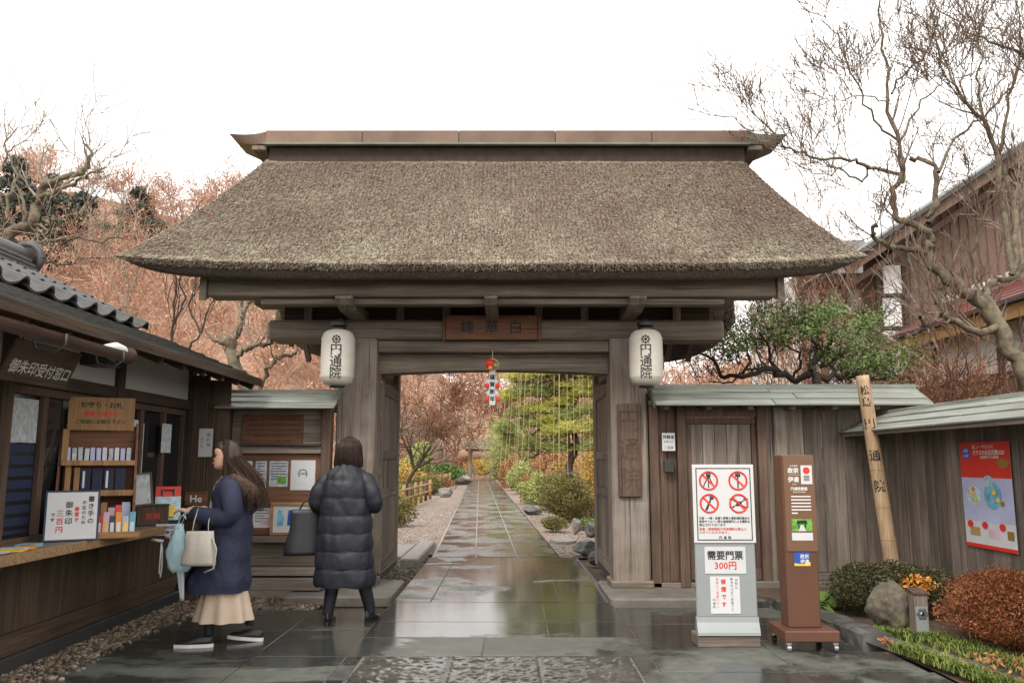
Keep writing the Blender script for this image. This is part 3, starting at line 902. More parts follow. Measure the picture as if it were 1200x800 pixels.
while cnt < 265:
    y = 68 + 64 * rng.random() ** 1.05; x = (-.72 + 1.25 * rng.random() ** 1.35) * y
    if x > .33 * y and rng.random() < .6: continue
    if abs(x - pcx(66)) < 4 and y < 70: continue
    z = float(hill_h(np.array(x), np.array(y)))
    V, F = protos[rng.integers(6)]
    a = rng.random() * 6.28; s_ = .7 + .5 * rng.random()
    W = V * s_
    W = np.stack([W[:, 0] * math.cos(a) - W[:, 1] * math.sin(a) + x, W[:, 0] * math.sin(a) + W[:, 1] * math.cos(a) + y, W[:, 2] + z], 1)
    VS.append(W); FS.append(F + off); off += len(V); cnt += 1
o = link('hillside_wood', np_mesh('hillside_wood', np.concatenate(VS), np.concatenate(FS)), 'wood_twigs')
tag(o, 'rust coloured mass of bare maples covering the hillside behind the gate', 'wood', kind='stuff')

# dark conifers standing on the ridge at the left
def conifer(name, label, x, y, h, w, seed, group=None):
    rng = np.random.default_rng(seed)
    z = float(hill_h(np.array(x), np.array(y))) - .3
    t_ = thing(name, label, 'tree', (x, y, z), group=group)
    link('trunk', paths_mesh('trunk', [([(0, 0, 0), (0, 0, h * .5), (.1, 0, h * .96)], [h * .022, h * .015, h * .004])], 6), 'bark_dark', t_)
    pts = []
    for q in range(int(h * 4.5)):
        f = .12 + .88 * rng.random(); a = rng.random() * 6.28
        rr = w * (1 - f) ** .7 * (.5 + .7 * rng.random())
        c = np.array([math.cos(a) * rr, math.sin(a) * rr, f * h])
        pts.append(c + rng.normal(0, 1, (70, 3)) * np.array([.55, .55, .33]) * (.6 + .5 * (1 - f)))
    V, F = leaves(rng, np.concatenate(pts), .26, aspect=.55)
    link('crown', np_mesh('crown', V, F), 'leaf_conifer', t_)
for q, (px, py, Yd, h, w, lab) in enumerate([
        (22, 184, 96, 20, 4.6, 'tall dark conifer on the ridge, first from the left edge'),
        (64, 203, 99, 16, 4.4, 'dark conifer on the ridge behind the lichened branch'),
        (100, 224, 102, 12, 4.0, 'small dark conifer on the ridge, right of the tall ones'),
        (163, 238, 112, 9, 4.0, 'round dark conifer on the ridge nearest the thatched roof'),
        (-25, 196, 92, 18, 4.6, 'dark conifer on the ridge cut by the left edge')]):
    p = P(px, py, Yd); h = max(8., p.z - float(hill_h(np.array(p.x), np.array(float(Yd)))))
    conifer('conifer_tree', lab, p.x, Yd, h, w, 40 + q, 'conifers on the ridge')

# ================================================================== THE GATE
G = thing('temple_gate', 'large thatched wooden temple gate with open doors over the wet path', 'gate', (-.2, 9.2, 0))
def gp(name, mb_, mat, parent=None, sm=False): return mb_.build(name, mat, parent or G, sm=sm)
PL, PR = (-1.93, -1.5), (1.085, 1.485)
for (x0, x1), nm in ((PL, 'l'), (PR, 'r')):
    b = MB(); b.box(x0, x1, 9.0, 9.4, .07, 2.78, .02); pil = gp('main_pillar', b, 'pillar_wood')
    b = MB(); b.box(x0 - .03, x1 + .03, 8.97, 9.43, .06, .14, .015); gp('iron_shoe', b, 'gate_wood_x', pil)
    # rear post
    xr = (-1.74, -1.52) if nm == 'l' else (1.10, 1.32)
    b = MB(); b.box(xr[0], xr[1], 10.95, 11.17, .06, 2.75, .012); gp('rear_post', b, 'pillar_wood')
    b = MB(); b.box(xr[0] + .06, xr[1] - .06, 9.4, 10.95, 2.42, 2.6, .01); gp('side_tie_beam', b, 'gate_wood_y')
# crossbeams
b = MB(); b.box(-2.72, 2.36, 8.98, 9.42, 2.735, 2.955, .03); gp('crossbeam', b, 'gate_wood_x')
b = MB(); b.box(-1.5, 1.085, 9.05, 9.35, 2.6, 2.733, .012); gp('lower_beam', b, 'gate_wood_x')
# arched lintel
b = MB()
n = 24; lo = []
for q in range(n + 1):
    u = q / n; lo.append((-1.5 + 2.585 * u, 2.375 + .045 * math.sin(PI * u)))
b.prism(lo + [(1.085, 2.598), (-1.5, 2.598)], 9.22, 9.5); gp('arched_lintel', b, 'gate_wood_x')
b = MB(); b.box(-2.4, 2.05, 10.93, 11.19, 2.62, 2.8, .012); gp('rear_crossbeam', b, 'gate_wood_x')
# bracket arms carrying the front purlin
for xc in (-1.715, -.215, 1.285):
    b = MB(); w = .17 if xc != -.215 else .13
    prof = [(8.19, 3.04), (8.26, 2.985), (8.46, 2.95), (9.6, 2.957), (11.3, 2.957), (11.3, 3.066), (8.19, 3.066)]
    b.prism(prof, xc - w / 2, xc + w / 2, 'yz'); gp('bracket_arm', b, 'gate_wood_y')
b = MB(); b.box(-3.13, 2.72, 8.24, 8.5, 3.07, 3.325, .015); gp('front_purlin', b, 'gate_wood_x')
b = MB(); b.box(-2.6, 2.2, 8.32, 8.47, 3.0, 3.068, .008); gp('purlin_rail', b, 'gate_wood_x')
b = MB(); b.box(-2.9, 2.5, 9.05, 9.35, 3.133, 3.34, .01); gp('wall_plate', b, 'gate_wood_x')
b = MB(); b.box(-2.8, 2.4, 11.0, 11.22, 3.133, 3.3, .01); gp('rear_purlin', b, 'gate_wood_x')
# purlin end boards, seen from below at both ends
for x0, x1 in ((-3.2, -3.131), (2.721, 2.79)):
    b = MB(); b.prism([(8.22, 3.02), (8.22, 3.34), (9.9, 4.6), (11.75, 3.25), (11.65, 3.02), (9.9, 4.32), (8.6, 3.22)], x0, x1, 'yz'); gp('bargeboard', b, 'gate_wood_y')
# small struts between crossbeam and wall plate
for q in range(9):
    xc = -2.3 + q * .52
    if abs(xc + 1.715) < .15 or abs(xc + .215) < .12 or abs(xc - 1.285) < .15: continue
    b = MB(); b.box(xc - .045, xc + .045, 9.1, 9.3, 2.957, 3.131, .005); gp('strut', b, 'gate_wood_z')
b = MB(); b.box(-2.6, 2.25, 9.22, 9.25, 2.957, 3.131); gp('infill_board', b, 'hut_wood_x')
# rafters and roof lining
RY0, RZ0 = 9.9, 5.0
def soffit_front(y): return 3.345 + (y - 8.35) * .83
def soffit_rear(y): return 3.345 + (11.1 - y) * .83 + 0.0
for q in range(19):
    xc = -2.98 + q * .309
    b = MB(); b.beam((xc, 8.52, soffit_front(8.52) - .02), (xc, 9.9, soffit_front(9.9) - .02), .07, .08, .006); gp('rafter', b, 'gate_wood_y')
    b = MB(); b.beam((xc, 11.95, 2.86), (xc, 9.9, 4.55), .07, .08, .006); gp('rafter', b, 'gate_wood_y')

# ---- thatch
def lerp(a, b_, t_): return a + (b_ - a) * t_
def fs(u, v):
    """front slope: u -1..1 across, v 0 ridge .. 1 eave"""
    au = abs(u)
    xr = 2.93 if u < 0 else 2.86
    xe = 3.93 if u < 0 else 3.52
    x = -.06 * (1 - v) + u * lerp(xr, xe, v ** 1.1)
    y_ = lerp(9.55, 7.85, v) + .12 * (1 - math.cos(min(1, v) * PI)) * .3
    z = 5.035 - 1.71 * v ** .97 + .08 * v * au ** 4 - .05 * math.sin(v * PI)
    return x, y_, z
def rsf(u, v):
    au = abs(u)
    xr = 2.93 if u < 0 else 2.86
    xe = 3.62 if u < 0 else 3.42
    x = -.06 * (1 - v) + u * lerp(xr, xe, v ** 1.1)
    y_ = lerp(10.25, 12.35, v)
    z = 5.035 - 1.965 * v ** .97 + .42 * v * au ** 5 - .05 * math.sin(v * PI)
    return x, y_, z
rng = np.random.default_rng(5)
nu, nv = 150, 54
def grid_pts(f, nu, nv, lump=.008):
    A = np.array([[f(-1 + 2 * i / nu, j / nv) for i in range(nu + 1)] for j in range(nv + 1)])
    ph = rng.random(8) * 6
    A[..., 2] += lump * (np.sin(A[..., 0] * 3.1 + ph[0]) * np.sin(A[..., 1] * 4.3 + ph[1]) + .5 * np.sin(A[..., 0] * 8 + ph[2] + A[..., 1] * 5)) * .5
    A[1:-1, 1:-1] += rng.normal(0, lump * .25, A[1:-1, 1:-1].shape)
    return A
Af, Ar = grid_pts(fs, nu, nv), grid_pts(rsf, nu, nv)
def gridF(nv, nu, off=0, flip=False):
    i, j = np.meshgrid(np.arange(nv), np.arange(nu), indexing='ij'); b0 = i * (nu + 1) + j + off
    q = np.stack([b0, b0 + nu + 1, b0 + nu + 2, b0 + 1], -1).reshape(-1, 4)
    return q[:, ::-1] if flip else q
loc = np.array(wloc(G))
VV = [Af.reshape(-1, 3), Ar.reshape(-1, 3)]
FF = [gridF(nv, nu), gridF(nv, nu, len(VV[0]), True)]
top = link('thatch', np_mesh('thatch', np.concatenate(VV) - loc - np.array([0, 0, .006]), np.concatenate(FF)), 'thatch', G)
smooth(top.data)
# cut eave, verges and underside of each slope: a slab that thins out to the verges
us = np.linspace(-1, 1, nu + 1)
def thick(u): return max(0., 1 - abs(u) ** 14)
def slab_under(A, sy, t0, lipd):
    th = np.array([thick(u) for u in us])[None, :]
    vv = np.linspace(0, 1, nv + 1)[:, None]
    B = A.copy()
    t_ = t0 * th + .035
    B[..., 1] += sy * .64 * t_; B[..., 2] -= .70 * t_
    B[..., 0] *= 1 - .02 * np.abs(us)[None, :] ** 4
    E_ = A[-1]
    lip_ = []
    for f in (.3, .65):
        r_ = E_ * (1 - f) + B[-1] * f; r_[:, 2] -= .035 * th[0] * math.sin(PI * f); r_[:, 1] -= sy * .02 * th[0] * math.sin(PI * f); r_ += rng.normal(0, .004, r_.shape); lip_.append(r_)
    Grid = np.concatenate([E_[None], np.array(lip_), B[::-1]], 0)
    off_ = Grid.shape[0] * (nu + 1)
    V_ = [Grid.reshape(-1, 3)]; F_ = [gridF(Grid.shape[0] - 1, nu)]
    for e in (0, -1):       # verge edge bands
        V_.append(np.stack([A[:, e], (A[:, e] + B[:, e]) / 2, B[:, e]], 1).reshape(-1, 3)); F_.append(gridF(nv, 2, off_)); off_ += (nv + 1) * 3
    return np.concatenate(V_), np.concatenate(F_)
U1, UF1 = slab_under(Af, 1, .17, .2); U2, UF2 = slab_under(Ar, -1, .36, .3)
cut = link('thatch_underside', np_mesh('thatch_underside', np.concatenate([U1, U2]) - loc, np.concatenate([UF1, UF2 + len(U1)])), 'thatch_cut', G)
smooth(cut.data)
# boarded gables set back under the verges
for xg in (-2.72, 2.30):
    for q in range(16):
        y0 = 8.75 + q * .155; zt_ = min(soffit_front(y0 + .08), 3.345 + (12.0 - y0 - .08) * .8) - .1
        if zt_ > 3.4: b = MB(); b.box(xg, xg + .025, y0, y0 + .15, 3.345, zt_, .003); gp('gable_board', b, 'gate_wood_z')
# straw: short bundles lying in courses down the slope
def straws(f, n, seed, length=.11, wid=.012, lift=.018, courses=46):
    rng = np.random.default_rng(seed)
    u = rng.uniform(-1, 1, n); v = rng.random(n) if courses > 1 else 1 - .02 * rng.random(n)
    v = np.clip(v, .004, 1.004)
    p = np.array([f(a, b_) for a, b_ in zip(u, v)]); p2 = np.array([f(a, b_ - .04) for a, b_ in zip(u, v)])
    d = p - p2; d /= np.linalg.norm(d, axis=1)[:, None]
    d[:, 0] += rng.normal(0, .07, n) + .22 * u ** 3; d /= np.linalg.norm(d, axis=1)[:, None]
    nrm = np.cross(d, np.array([1., 0, 0])); nrm /= np.linalg.norm(nrm, axis=1)[:, None]; nrm[nrm[:, 2] < 0] *= -1
    sd = np.cross(d, nrm)
    L = (length * (.6 + .8 * rng.random(n)))[:, None]; w = (wid * (.5 + rng.random(n)))[:, None]
    lf = (lift * (.3 + 1.2 * rng.random(n)))[:, None]
    e = p + nrm * lf + d * .012
    a = p - d * L - nrm * .004
    V = np.stack([a, e - sd * w, e + sd * w, e - nrm * w * 1.6], 1).reshape(-1, 3)
    b0 = np.arange(n) * 4
    F = np.concatenate([np.stack([b0, b0 + 1, b0 + 2], 1), np.stack([b0, b0 + 3, b0 + 1], 1), np.stack([b0, b0 + 2, b0 + 3], 1)]) if False else np.concatenate([np.stack([b0, b0 + 1, b0 + 2], 1), np.stack([b0 + 1, b0 + 3, b0 + 2], 1)])
    return V, F
V1, F1 = straws(fs, 150000, 1, .06, .0055, .010, 62)
V2, F2 = straws(fs, 6500, 2, .10, .008, .014, 1)
# rim straws sticking out along the eave edge
rng = np.random.default_rng(9); n = 9000
u = rng.uniform(-1, 1, n); e = np.array([fs(a, 1.) for a in u]); e[:, 2] -= .05 * rng.random(n) * np.array([thick(a) for a in u])
d = np.stack([rng.normal(0, .35, n) + .4 * u ** 3, -1 + 0 * u, rng.normal(-.45, .3, n)], 1); d /= np.linalg.norm(d, axis=1)[:, None]
L = (.02 + .05 * rng.random(n))[:, None]; w = .006
V3 = np.stack([e - d * .03 + [w, 0, 0], e - d * .03 - [w, 0, 0], e + d * L], 1).reshape(-1, 3)
F3 = np.arange(3 * n).reshape(n, 3)
st = link('thatch_straw', np_mesh('thatch_straw', np.concatenate([V1, V2, V3]) - loc, np.concatenate([F1, F2 + len(V1), F3 + len(V1) + len(V2)])), 'thatch', G)
st['kind'] = 'stuff'
# a few fallen red leaves lying on the thatch
V4 = np.array([fs(a, b_) for a, b_ in zip(rng.uniform(-.95, .95, 26), rng.uniform(.05, .97, 26))]) + [0, -.02, .03]
V, F = leaves(rng, V4, .022, aspect=.7)
fl_ = link('fallen_leaves', np_mesh('fallen_leaves', V - loc, F), 'leaf_azalea_red', G); fl_['kind'] = 'stuff'
# ridge: dark box under a copper cap with upswept ends
b = MB(); b.box(-2.95, 2.83, 9.52, 10.28, 4.9, 5.185, .01); gp('ridge_box', b, 'bark_dark')
b = MB()
for x0, x1 in zip(np.linspace(-2.98, 2.86, 6)[:-1], np.linspace(-2.98, 2.86, 6)[1:]):
    b = MB(); b.prism([(9.45, 5.195), (9.44, 5.355), (9.62, 5.40), (9.9, 5.42), (10.18, 5.40), (10.36, 5.355), (10.35, 5.195)], x0 + .004, x1 - .004, 'yz'); gp('ridge_cap_sheet', b, 'copper_roof')
b = MB(); b.box(-3.0, 2.88, 9.41, 9.47, 5.168, 5.193, .004); gp('ridge_drip_edge', b, 'copper_green')
for sgn, xe, xt in ((-1, -2.98, -3.42), (1, 2.86, 3.33)):
    rings = []
    for t_ in np.linspace(0, 1, 7):
        x = lerp(xe, xt, t_); lift = .045 * t_ ** 2
        w_ = .44 - .26 * t_
        z0 = 5.20 + .11 * t_ ** 1.4; hk = 1 - .5 * t_
        prof = [(9.9 - w_, z0), (9.9 - w_ - .02, z0 + .14 * hk + lift), (9.9 - w_ * .6, z0 + .185 * hk + lift), (9.9, z0 + .21 * hk + lift), (9.9 + w_ * .6, z0 + .185 * hk + lift), (9.9 + w_ + .02, z0 + .14 * hk + lift), (9.9 + w_, z0)]
        rings.append([(x + (0.10 * t_ * sgn if 0 < q < 6 else 0), yy, zz) for q, (yy, zz) in enumerate(prof)])
    b = MB(); b.loft(rings); fixn(gp('ridge_cap_horn', b, 'copper_green' if sgn > 0 else 'copper_roof'))
    b = MB(); b.box(min(xe, xe + sgn * .18), max(xe, xe + sgn * .18), 9.5, 10.3, 5.13, 5.19, .01); gp('ridge_end_block', b, 'gate_wood_y')

# ---- doors, both swung inward against the passage sides
def door(xc, lab):
    th = .06
    D = MB(); D.box(xc - th / 2, xc + th / 2, 9.43, 10.85, .16, 2.3, .006)
    d_ = gp('door', D, 'grey_wood_z'); d_['label'] = lab
    s = 1 if xc < 0 else -1
    xo = xc + s * (th / 2)
    def pc(name, y0, y1, z0, z1, mat='grey_wood_z', pr=.022):
        b = MB(); b.box(min(xo - s * .004, xo + s * pr), max(xo - s * .004, xo + s * pr), y0, y1, z0, z1, .004); gp(name, b, mat, d_)
    pc('stile', 9.432, 9.54, .165, 2.295); pc('stile', 10.74, 10.848, .165, 2.295)
    for z0, z1 in ((.165, .30), (.98, 1.08), (1.42, 1.52), (2.17, 2.295)): pc('rail', 9.541, 10.739, z0, z1, 'grey_wood_y', .019)
    for q in range(6):
        y0 = 9.545 + q * .199
        for z0, z1 in ((.302, .978), (1.082, 1.418), (1.522, 2.168)): pc('panel_board', y0, y0 + .193, z0, z1, 'grey_wood_z', .006)
    b = MB(); b.box(xc - .05, xc + .05, 9.42, 10.8, .07, .158, .01); gp('door_sill_block', b, 'black', d_)
    for z0 in (.5, 1.25, 1.9):
        b = MB(); b.box(xc - th / 2 - .006, xc + th / 2 + .03 * s * 0 + .006, 9.418, 9.50, z0, z0 + .09, .003); gp('hinge', b, 'brass', d_)
door(-1.535, 'left door leaf swung open inward'); door(1.15, 'right door leaf swung open inward')

# stone bases
b = MB(); b.box(.97, 1.95, 8.32, 9.55, -.05, .068, .02); one('pillar_base_stone', 'broad low stone block under the right gate pillar', 'stone', b, 'concrete')
b = MB(); b.box(-2.3, -1.22, 8.45, 9.6, -.05, .068, .02); one('pillar_base_stone', 'broad low stone block under the left gate pillar', 'stone', b, 'concrete')
# plaque over the passage
t_ = thing('name_plaque', 'reddish brown carved plaque on the beam over the passage', 'plaque', (-.225, 8.94, 2.73))
b = MB(); b.box(-.225 - .51, -.225 + .51, 8.935, 8.975, 2.725, 3.0, .008); b.build('board', 'plaque_wood', t_)
b = MB()
for x0, x1, z0, z1 in ((-.765, -.737, 2.715, 3.01), (.287, .315, 2.715, 3.01)):
    b = MB(); b.box(x0, x1, 8.925, 8.98, z0, z1, .004); b.build('end_batten', 'plaque_wood', t_)
for q, ch_ in enumerate('峰華白'):
    write(ch_, .16, 'ink', t_, (-.225 + (q - 1) * .265, 8.9315, 2.865), FX, weight=.002)
# nameplate on the right pillar
t_ = thing('nameplate_board', 'dark weathered wooden nameplate fixed to the right gate pillar', 'nameplate', (1.285, 8.97, 1.0))
b = MB(); b.box(1.15, 1.40, 8.955, 8.997, 1.02, 2.02, .006); b.build('board', 'red_wood', t_)
write('円通院', .26, 'faint_carving', t_, (1.275, 8.9515, 1.52), FX, weight=0., vertical=True, line=1.2)

# ---- lanterns
def lantern(px, label, Yc=8.66):
    c = P(px, 418, Yc)
    t_ = thing('paper_lantern', label, 'lantern', (c.x, Yc, c.z - .31), group='lanterns on the gate pillars')
    b = MB()
    prof = [(.075, .0), (.12, .012), (.155, .04), (.172, .085)]
    for q in range(1, 26):
        z = .085 + (.43) * q / 26
        prof.append((.175 + .004 * math.sin(PI * (z - .085) / .43) + (.0026 if q % 2 else -.0026), z))
    prof += [(.172, .515), (.155, .56), (.12, .588), (.075, .6)]
    b.lathe(prof, 40); b.build('paper_shade', 'lantern_paper', t_, world=False, sm=True)
    b = MB(); b.lathe([(.078, -.018), (.08, .004), (.07, .006)], 24); b.build('bottom_ring', 'black', t_, world=False)
    b = MB(); b.lathe([(.08, .594), (.08, .62), (.05, .63)], 24); b.build('top_ring', 'black', t_, world=False)
    b = MB(); b.tube([(0, 0, .62), (0, 0, .70), (0, .08, .74), (0, .3, .74)], .012, 6); b.build('hook', 'iron', t_, world=False)
    b = MB(); b.lathe([(.09, .64), (.085, .68), (.02, .72)], 16); b.build('rain_cap', 'iron', t_, world=False)
    def wrap(me, z, da):
        V = np.array([v.co[:] for v in me.vertices]).reshape(-1, 3)
        r = .1835; ang = V[:, 0] / r + da - PI / 2
        me.vertices.foreach_set('co', np.stack([r * np.cos(ang), r * np.sin(ang), V[:, 1] + z], 1).astype(np.float32).ravel()); me.update()
        return me
    # text faces the camera from this place
    da = math.atan2(c.x, Yc) * -1 - .12 * (1 if c.x < 0 else 0)
    for ch_, z in zip('円通院', (.365, .245, .125)):
        me = wrap(text_mesh(ch_, .132, .0009).copy(), z, da); me.materials.append(M['ink']); link('lettering', me, None, t_)
    b = MB()
    def disc(cx, cz, r_, n=12): b.add([(cx + r_ * math.cos(6.2832 * i / n), cz + r_ * math.sin(6.2832 * i / n), 0) for i in range(n)], [range(n)])
    disc(0, 0, .0155)
    for i in range(8): disc(.036 * math.cos(i * PI / 4), .036 * math.sin(i * PI / 4), .0115)
    me = wrap(b.mesh('crest'), .475, da); me.materials.append(M['ink']); link('crest', me, None, t_)
lantern(396, 'white paper lantern hanging at the left gate pillar')
lantern(757, 'white paper lantern hanging at the right gate pillar')

# ---- New Year ornament on the lintel
c = P(577, 440, 8.86)
t_ = thing('new_year_ornament', 'red and white New Year ornament hanging from the beam centre', 'ornament', (c.x, 8.86, c.z - .3))
Oz = c.z - .3
b = MB(); b.torus((c.x, 8.88, Oz + .42), .065, .008, 28, 6, 'y', R(-60), R(240)); b.tube([(c.x, 8.9, Oz + .48), (c.x, 8.96, Oz + .56), (c.x, 8.975, Oz + .6)], .006, 5)
b.build('straw_ring', 'rope', t_, sm=True)
b = MB(); b.lathe([(.0, -.022), (.04, -.018), (.052, 0), (.045, .016), (.0, .022)], 20); me = b.mesh('fan')
o = link('red_fan', me, 'red_print', t_, Vector((c.x - .03, 8.845, Oz + .43)) - wloc(t_), (PI / 2, 0, 0)); smooth(me)
b = MB(); b.ball((c.x - .02, 8.80, Oz + .375), .028, 12, 8); b.build('orange_fruit', 'orange', t_, sm=True)
b = MB(); b.ball((c.x + .035, 8.83, Oz + .41), (.022, .012, .022), 10, 6); b.build('pine_sprig', 'leaf_pine_green', t_, sm=True)
b = MB(); b.box(c.x - .032, c.x + .032, 8.838, 8.842, Oz - .02, Oz + .35); b.build('greeting_strip', 'paper', t_)
write('謹賀新年', .058, 'ink', t_, (c.x, 8.835, Oz + .165), FX, weight=.0015, vertical=True, line=1.35)
for z in (.27, .15):
    for s in (-1, 1): b = MB(); b.prism([(c.x + s * .033, Oz + z), (c.x + s * .075, Oz + z - .045), (c.x + s * .05, Oz + z - .05), (c.x + s * .06, Oz + z - .08), (c.x + s * .033, Oz + z - .06)], 8.838, 8.841); b.build('folded_paper', 'paper', t_)
for z in (.19, .045):
    for s in (-1, 1): b = MB(); b.ball((c.x + s * .058, 8.838, Oz + z), (.024, .006, .032), 14, 8); b.build('red_tassel', 'red_print', t_, sm=True)
b = MB()
for q in range(9): b.tube([(c.x + (q - 4) * .006, 8.86, Oz + .37), (c.x + (q - 4) * .016, 8.87, Oz + .18), (c.x + (q - 4) * .024, 8.87, Oz - .05 + .02 * (q % 3))], .003, 4)
b.build('straw_tassel', 'rope', t_)

# ================================================================== SIDE WALLS
BOARD = {}
def piece(name, parent, x0, x1, y0, y1, z0, z1, mat, ch=.004):
    """box piece placed by its own origin so alike pieces share a mesh"""
    s = (round(x1 - x0, 3), round(y1 - y0, 3), round(z1 - z0, 3))
    key = (name, s, mat)
    if key not in BOARD:
        b = MB(); b.box(-s[0] / 2, s[0] / 2, -s[1] / 2, s[1] / 2, -s[2] / 2, s[2] / 2, ch); me = b.mesh(name); me.materials.append(M[mat]); BOARD[key] = me
    return link(name, BOARD[key], None, parent, Vector(((x0 + x1) / 2, (y0 + y1) / 2, (z0 + z1) / 2)) - wloc(parent))
def board_roof(parent, a0, a1, ridge, zr, half, drop, axis='x', courses=3, plen=1.3, both=True, seed=0, th=.02):
    """lapped-board coping: long boards in courses on both slopes under a ridge batten"""
    r_ = random.Random(seed)
    for s in ((-1, 1) if both else (-1,)):
        for q in range(courses):
            o0, o1 = half * q / courses, half * (q + 1) / courses + .035
            z0, z1 = zr - drop * q / courses - q * .004, zr - drop * (q + 1) / courses - .006 - q * .004
            p = a0
            while p < a1 - .05:
                L = min(a1 - p, plen * r_.uniform(.8, 1.25))
                if a1 - p - L < .3: L = a1 - p
                b = MB()
                jz = r_.uniform(-.004, .004)
                if axis == 'x':
                    b.beam((p + .003, ridge + s * (o0 + o1) / 2, (z0 + z1) / 2 + .018 + jz), (p + L - .003, ridge + s * (o0 + o1) / 2, (z0 + z1) / 2 + .018 + jz), math.hypot(o1 - o0, z1 - z0), th, .004, (0, s * (z0 - z1), o1 - o0))
                    b.build('roof_board', 'roof_board_x', parent)
                else:
                    b.beam((ridge + s * (o0 + o1) / 2, p + .003, (z0 + z1) / 2 + .018 + jz), (ridge + s * (o0 + o1) / 2, p + L - .003, (z0 + z1) / 2 + .018 + jz), math.hypot(o1 - o0, z1 - z0), th, .004, (s * (z0 - z1), 0, o1 - o0))
                    b.build('roof_board', 'roof_board_y', parent)
                p += L
# ---- right wall with wicket door, beside the gate
W1 = thing('board_wall', 'weathered board wall with a wicket door right of the gate', 'wall', (2.75, 9.1, 0))
def w1(name, x0, x1, y0, y1, z0, z1, mat='grey_wood_z', ch=.005): return piece(name, W1, x0, x1, y0, y1, z0, z1, mat, ch)
w1('post', 1.50, 1.60, 9.0, 9.14, .07, 2.0, 'red_wood'); w1('post', 1.80, 1.90, 8.98, 9.14, .07, 2.0, 'red_wood')
for q in range(2): w1('plank', 1.603 + q * .099, 1.699 + q * .099, 9.05, 9.08, .12, 2.0, 'red_wood')
w1('post', 2.68, 2.77, 8.98, 9.14, .07, 2.0, 'red_wood')
w1('post', 2.86, 3.0, 8.96, 9.1, .12, 2.0, 'pillar_wood', .015)
w1('plank', 2.773, 2.857, 9.05, 9.08, .12, 2.0, 'grey_wood_z')
w1('head_rail', 1.903, 2.677, 9.0, 9.12, 1.88, 1.98, 'red_wood')
wd = MB(); wd.box(1.905, 2.675, 9.06, 9.09, .14, 1.875, .003); wdo = wd.build('wicket_door', 'red_wood', W1)
for q in range(5):
    b = MB(); b.box(1.96 + q * .132, 1.96 + q * .132 + .127, 9.045, 9.063, .27, 1.80, .004); b.build('door_board', 'grey_wood_z', wdo)
for z0 in (.145, 1.805): b = MB(); b.box(1.908, 2.672, 9.03, 9.066, z0, z0 + (.12 if z0 < 1 else .067), .004); b.build('door_rail', 'red_wood', wdo)
for x0 in (1.908, 2.622): b = MB(); b.box(x0, x0 + .05, 9.032, 9.066, .267, 1.803, .004); b.build('door_stile', 'red_wood', wdo)
b = MB(); b.box(2.3, 2.36, 9.02, 9.044, .95, 1.05, .004); b.build('door_latch', 'iron', wdo)
x = 3.003; r_ = random.Random(4)
while x < 4.25:
    w = r_.choice((.2, .24, .28)); yj = r_.choice((9.04, 9.045, 9.052))
    w1('plank', x, x + w - .005, yj, yj + .025, .22, 1.97); x += w
w1('bottom_rail', 1.5, 3.0, 9.0, 9.13, .04, .118, 'grey_wood_x'); w1('bottom_rail', 3.003, 4.3, 9.0, 9.14, .14, .215, 'grey_wood_x')
w1('top_plate', 1.5, 4.4, 8.98, 9.18, 2.002, 2.06, 'grey_wood_x')
for q in range(7): w1('bracket', 1.62 + q * .45, 1.68 + q * .45, 8.75, 9.45, 1.945, 2.0, 'grey_wood_y')
w1('footing', 1.96, 4.3, 8.98, 9.2, -.05, .038, 'concrete', .01) if False else None
b = MB(); b.box(1.96, 4.3, 8.97, 9.2, -.05, .137, .01); b.build('footing', 'concrete', W1)
board_roof(W1, 1.52, 4.45, 9.1, 2.2, .42, .215, 'x', 3, 1.5, seed=1)
w1('ridge_batten', 1.5, 4.47, 9.03, 9.17, 2.195, 2.24, 'roof_board_x'); 
b = MB(); b.beam((4.452, 8.68, 1.985), (4.452, 9.1, 2.2), .02, .06, .004); b.build('verge_board', 'copper_green', W1)
b = MB(); b.beam((1.512, 8.68, 1.985), (1.512, 9.1, 2.2), .02, .06, .004); b.build('verge_board', 'copper_green', W1)

# ---- right wall running forward to the street
W2 = thing('board_wall', 'weathered grey board wall with the red poster on it', 'wall', (4.03, 6.5, 0))
y = 3.4; r_ = random.Random(9)
while y < 9.0:
    w = r_.choice((.17, .2, .23)); xj = r_.choice((4.0, 4.006, 4.012)); w = min(w, 9.02 - y)
    piece('plank', W2, xj, xj + .025, y, y + w - .005, .14, 1.72, 'grey_wood_z'); y += w
for y0 in (3.5, 5.3, 7.1, 8.9): piece('post', W2, 4.03, 4.15, y0, y0 + .12, 0, 1.75, 'grey_wood_z')
piece('top_plate', W2, 3.97, 4.17, 3.4, 9.0, 1.722, 1.78, 'grey_wood_y'); 
b = MB(); b.box(3.96, 4.2, 3.4, 9.0, -.05, .137, .01); b.build('footing', 'concrete', W2)
board_roof(W2, 3.4, 9.02, 4.05, 1.90, .44, .2, 'y', 3, 1.6, seed=2)
piece('ridge_batten', W2, 3.98, 4.12, 3.4, 9.02, 1.895, 1.935, 'roof_board_y')
piece('eave_board', W2, 3.6, 3.625, 3.4, 9.0, 1.66, 1.70, 'grey_wood_y')

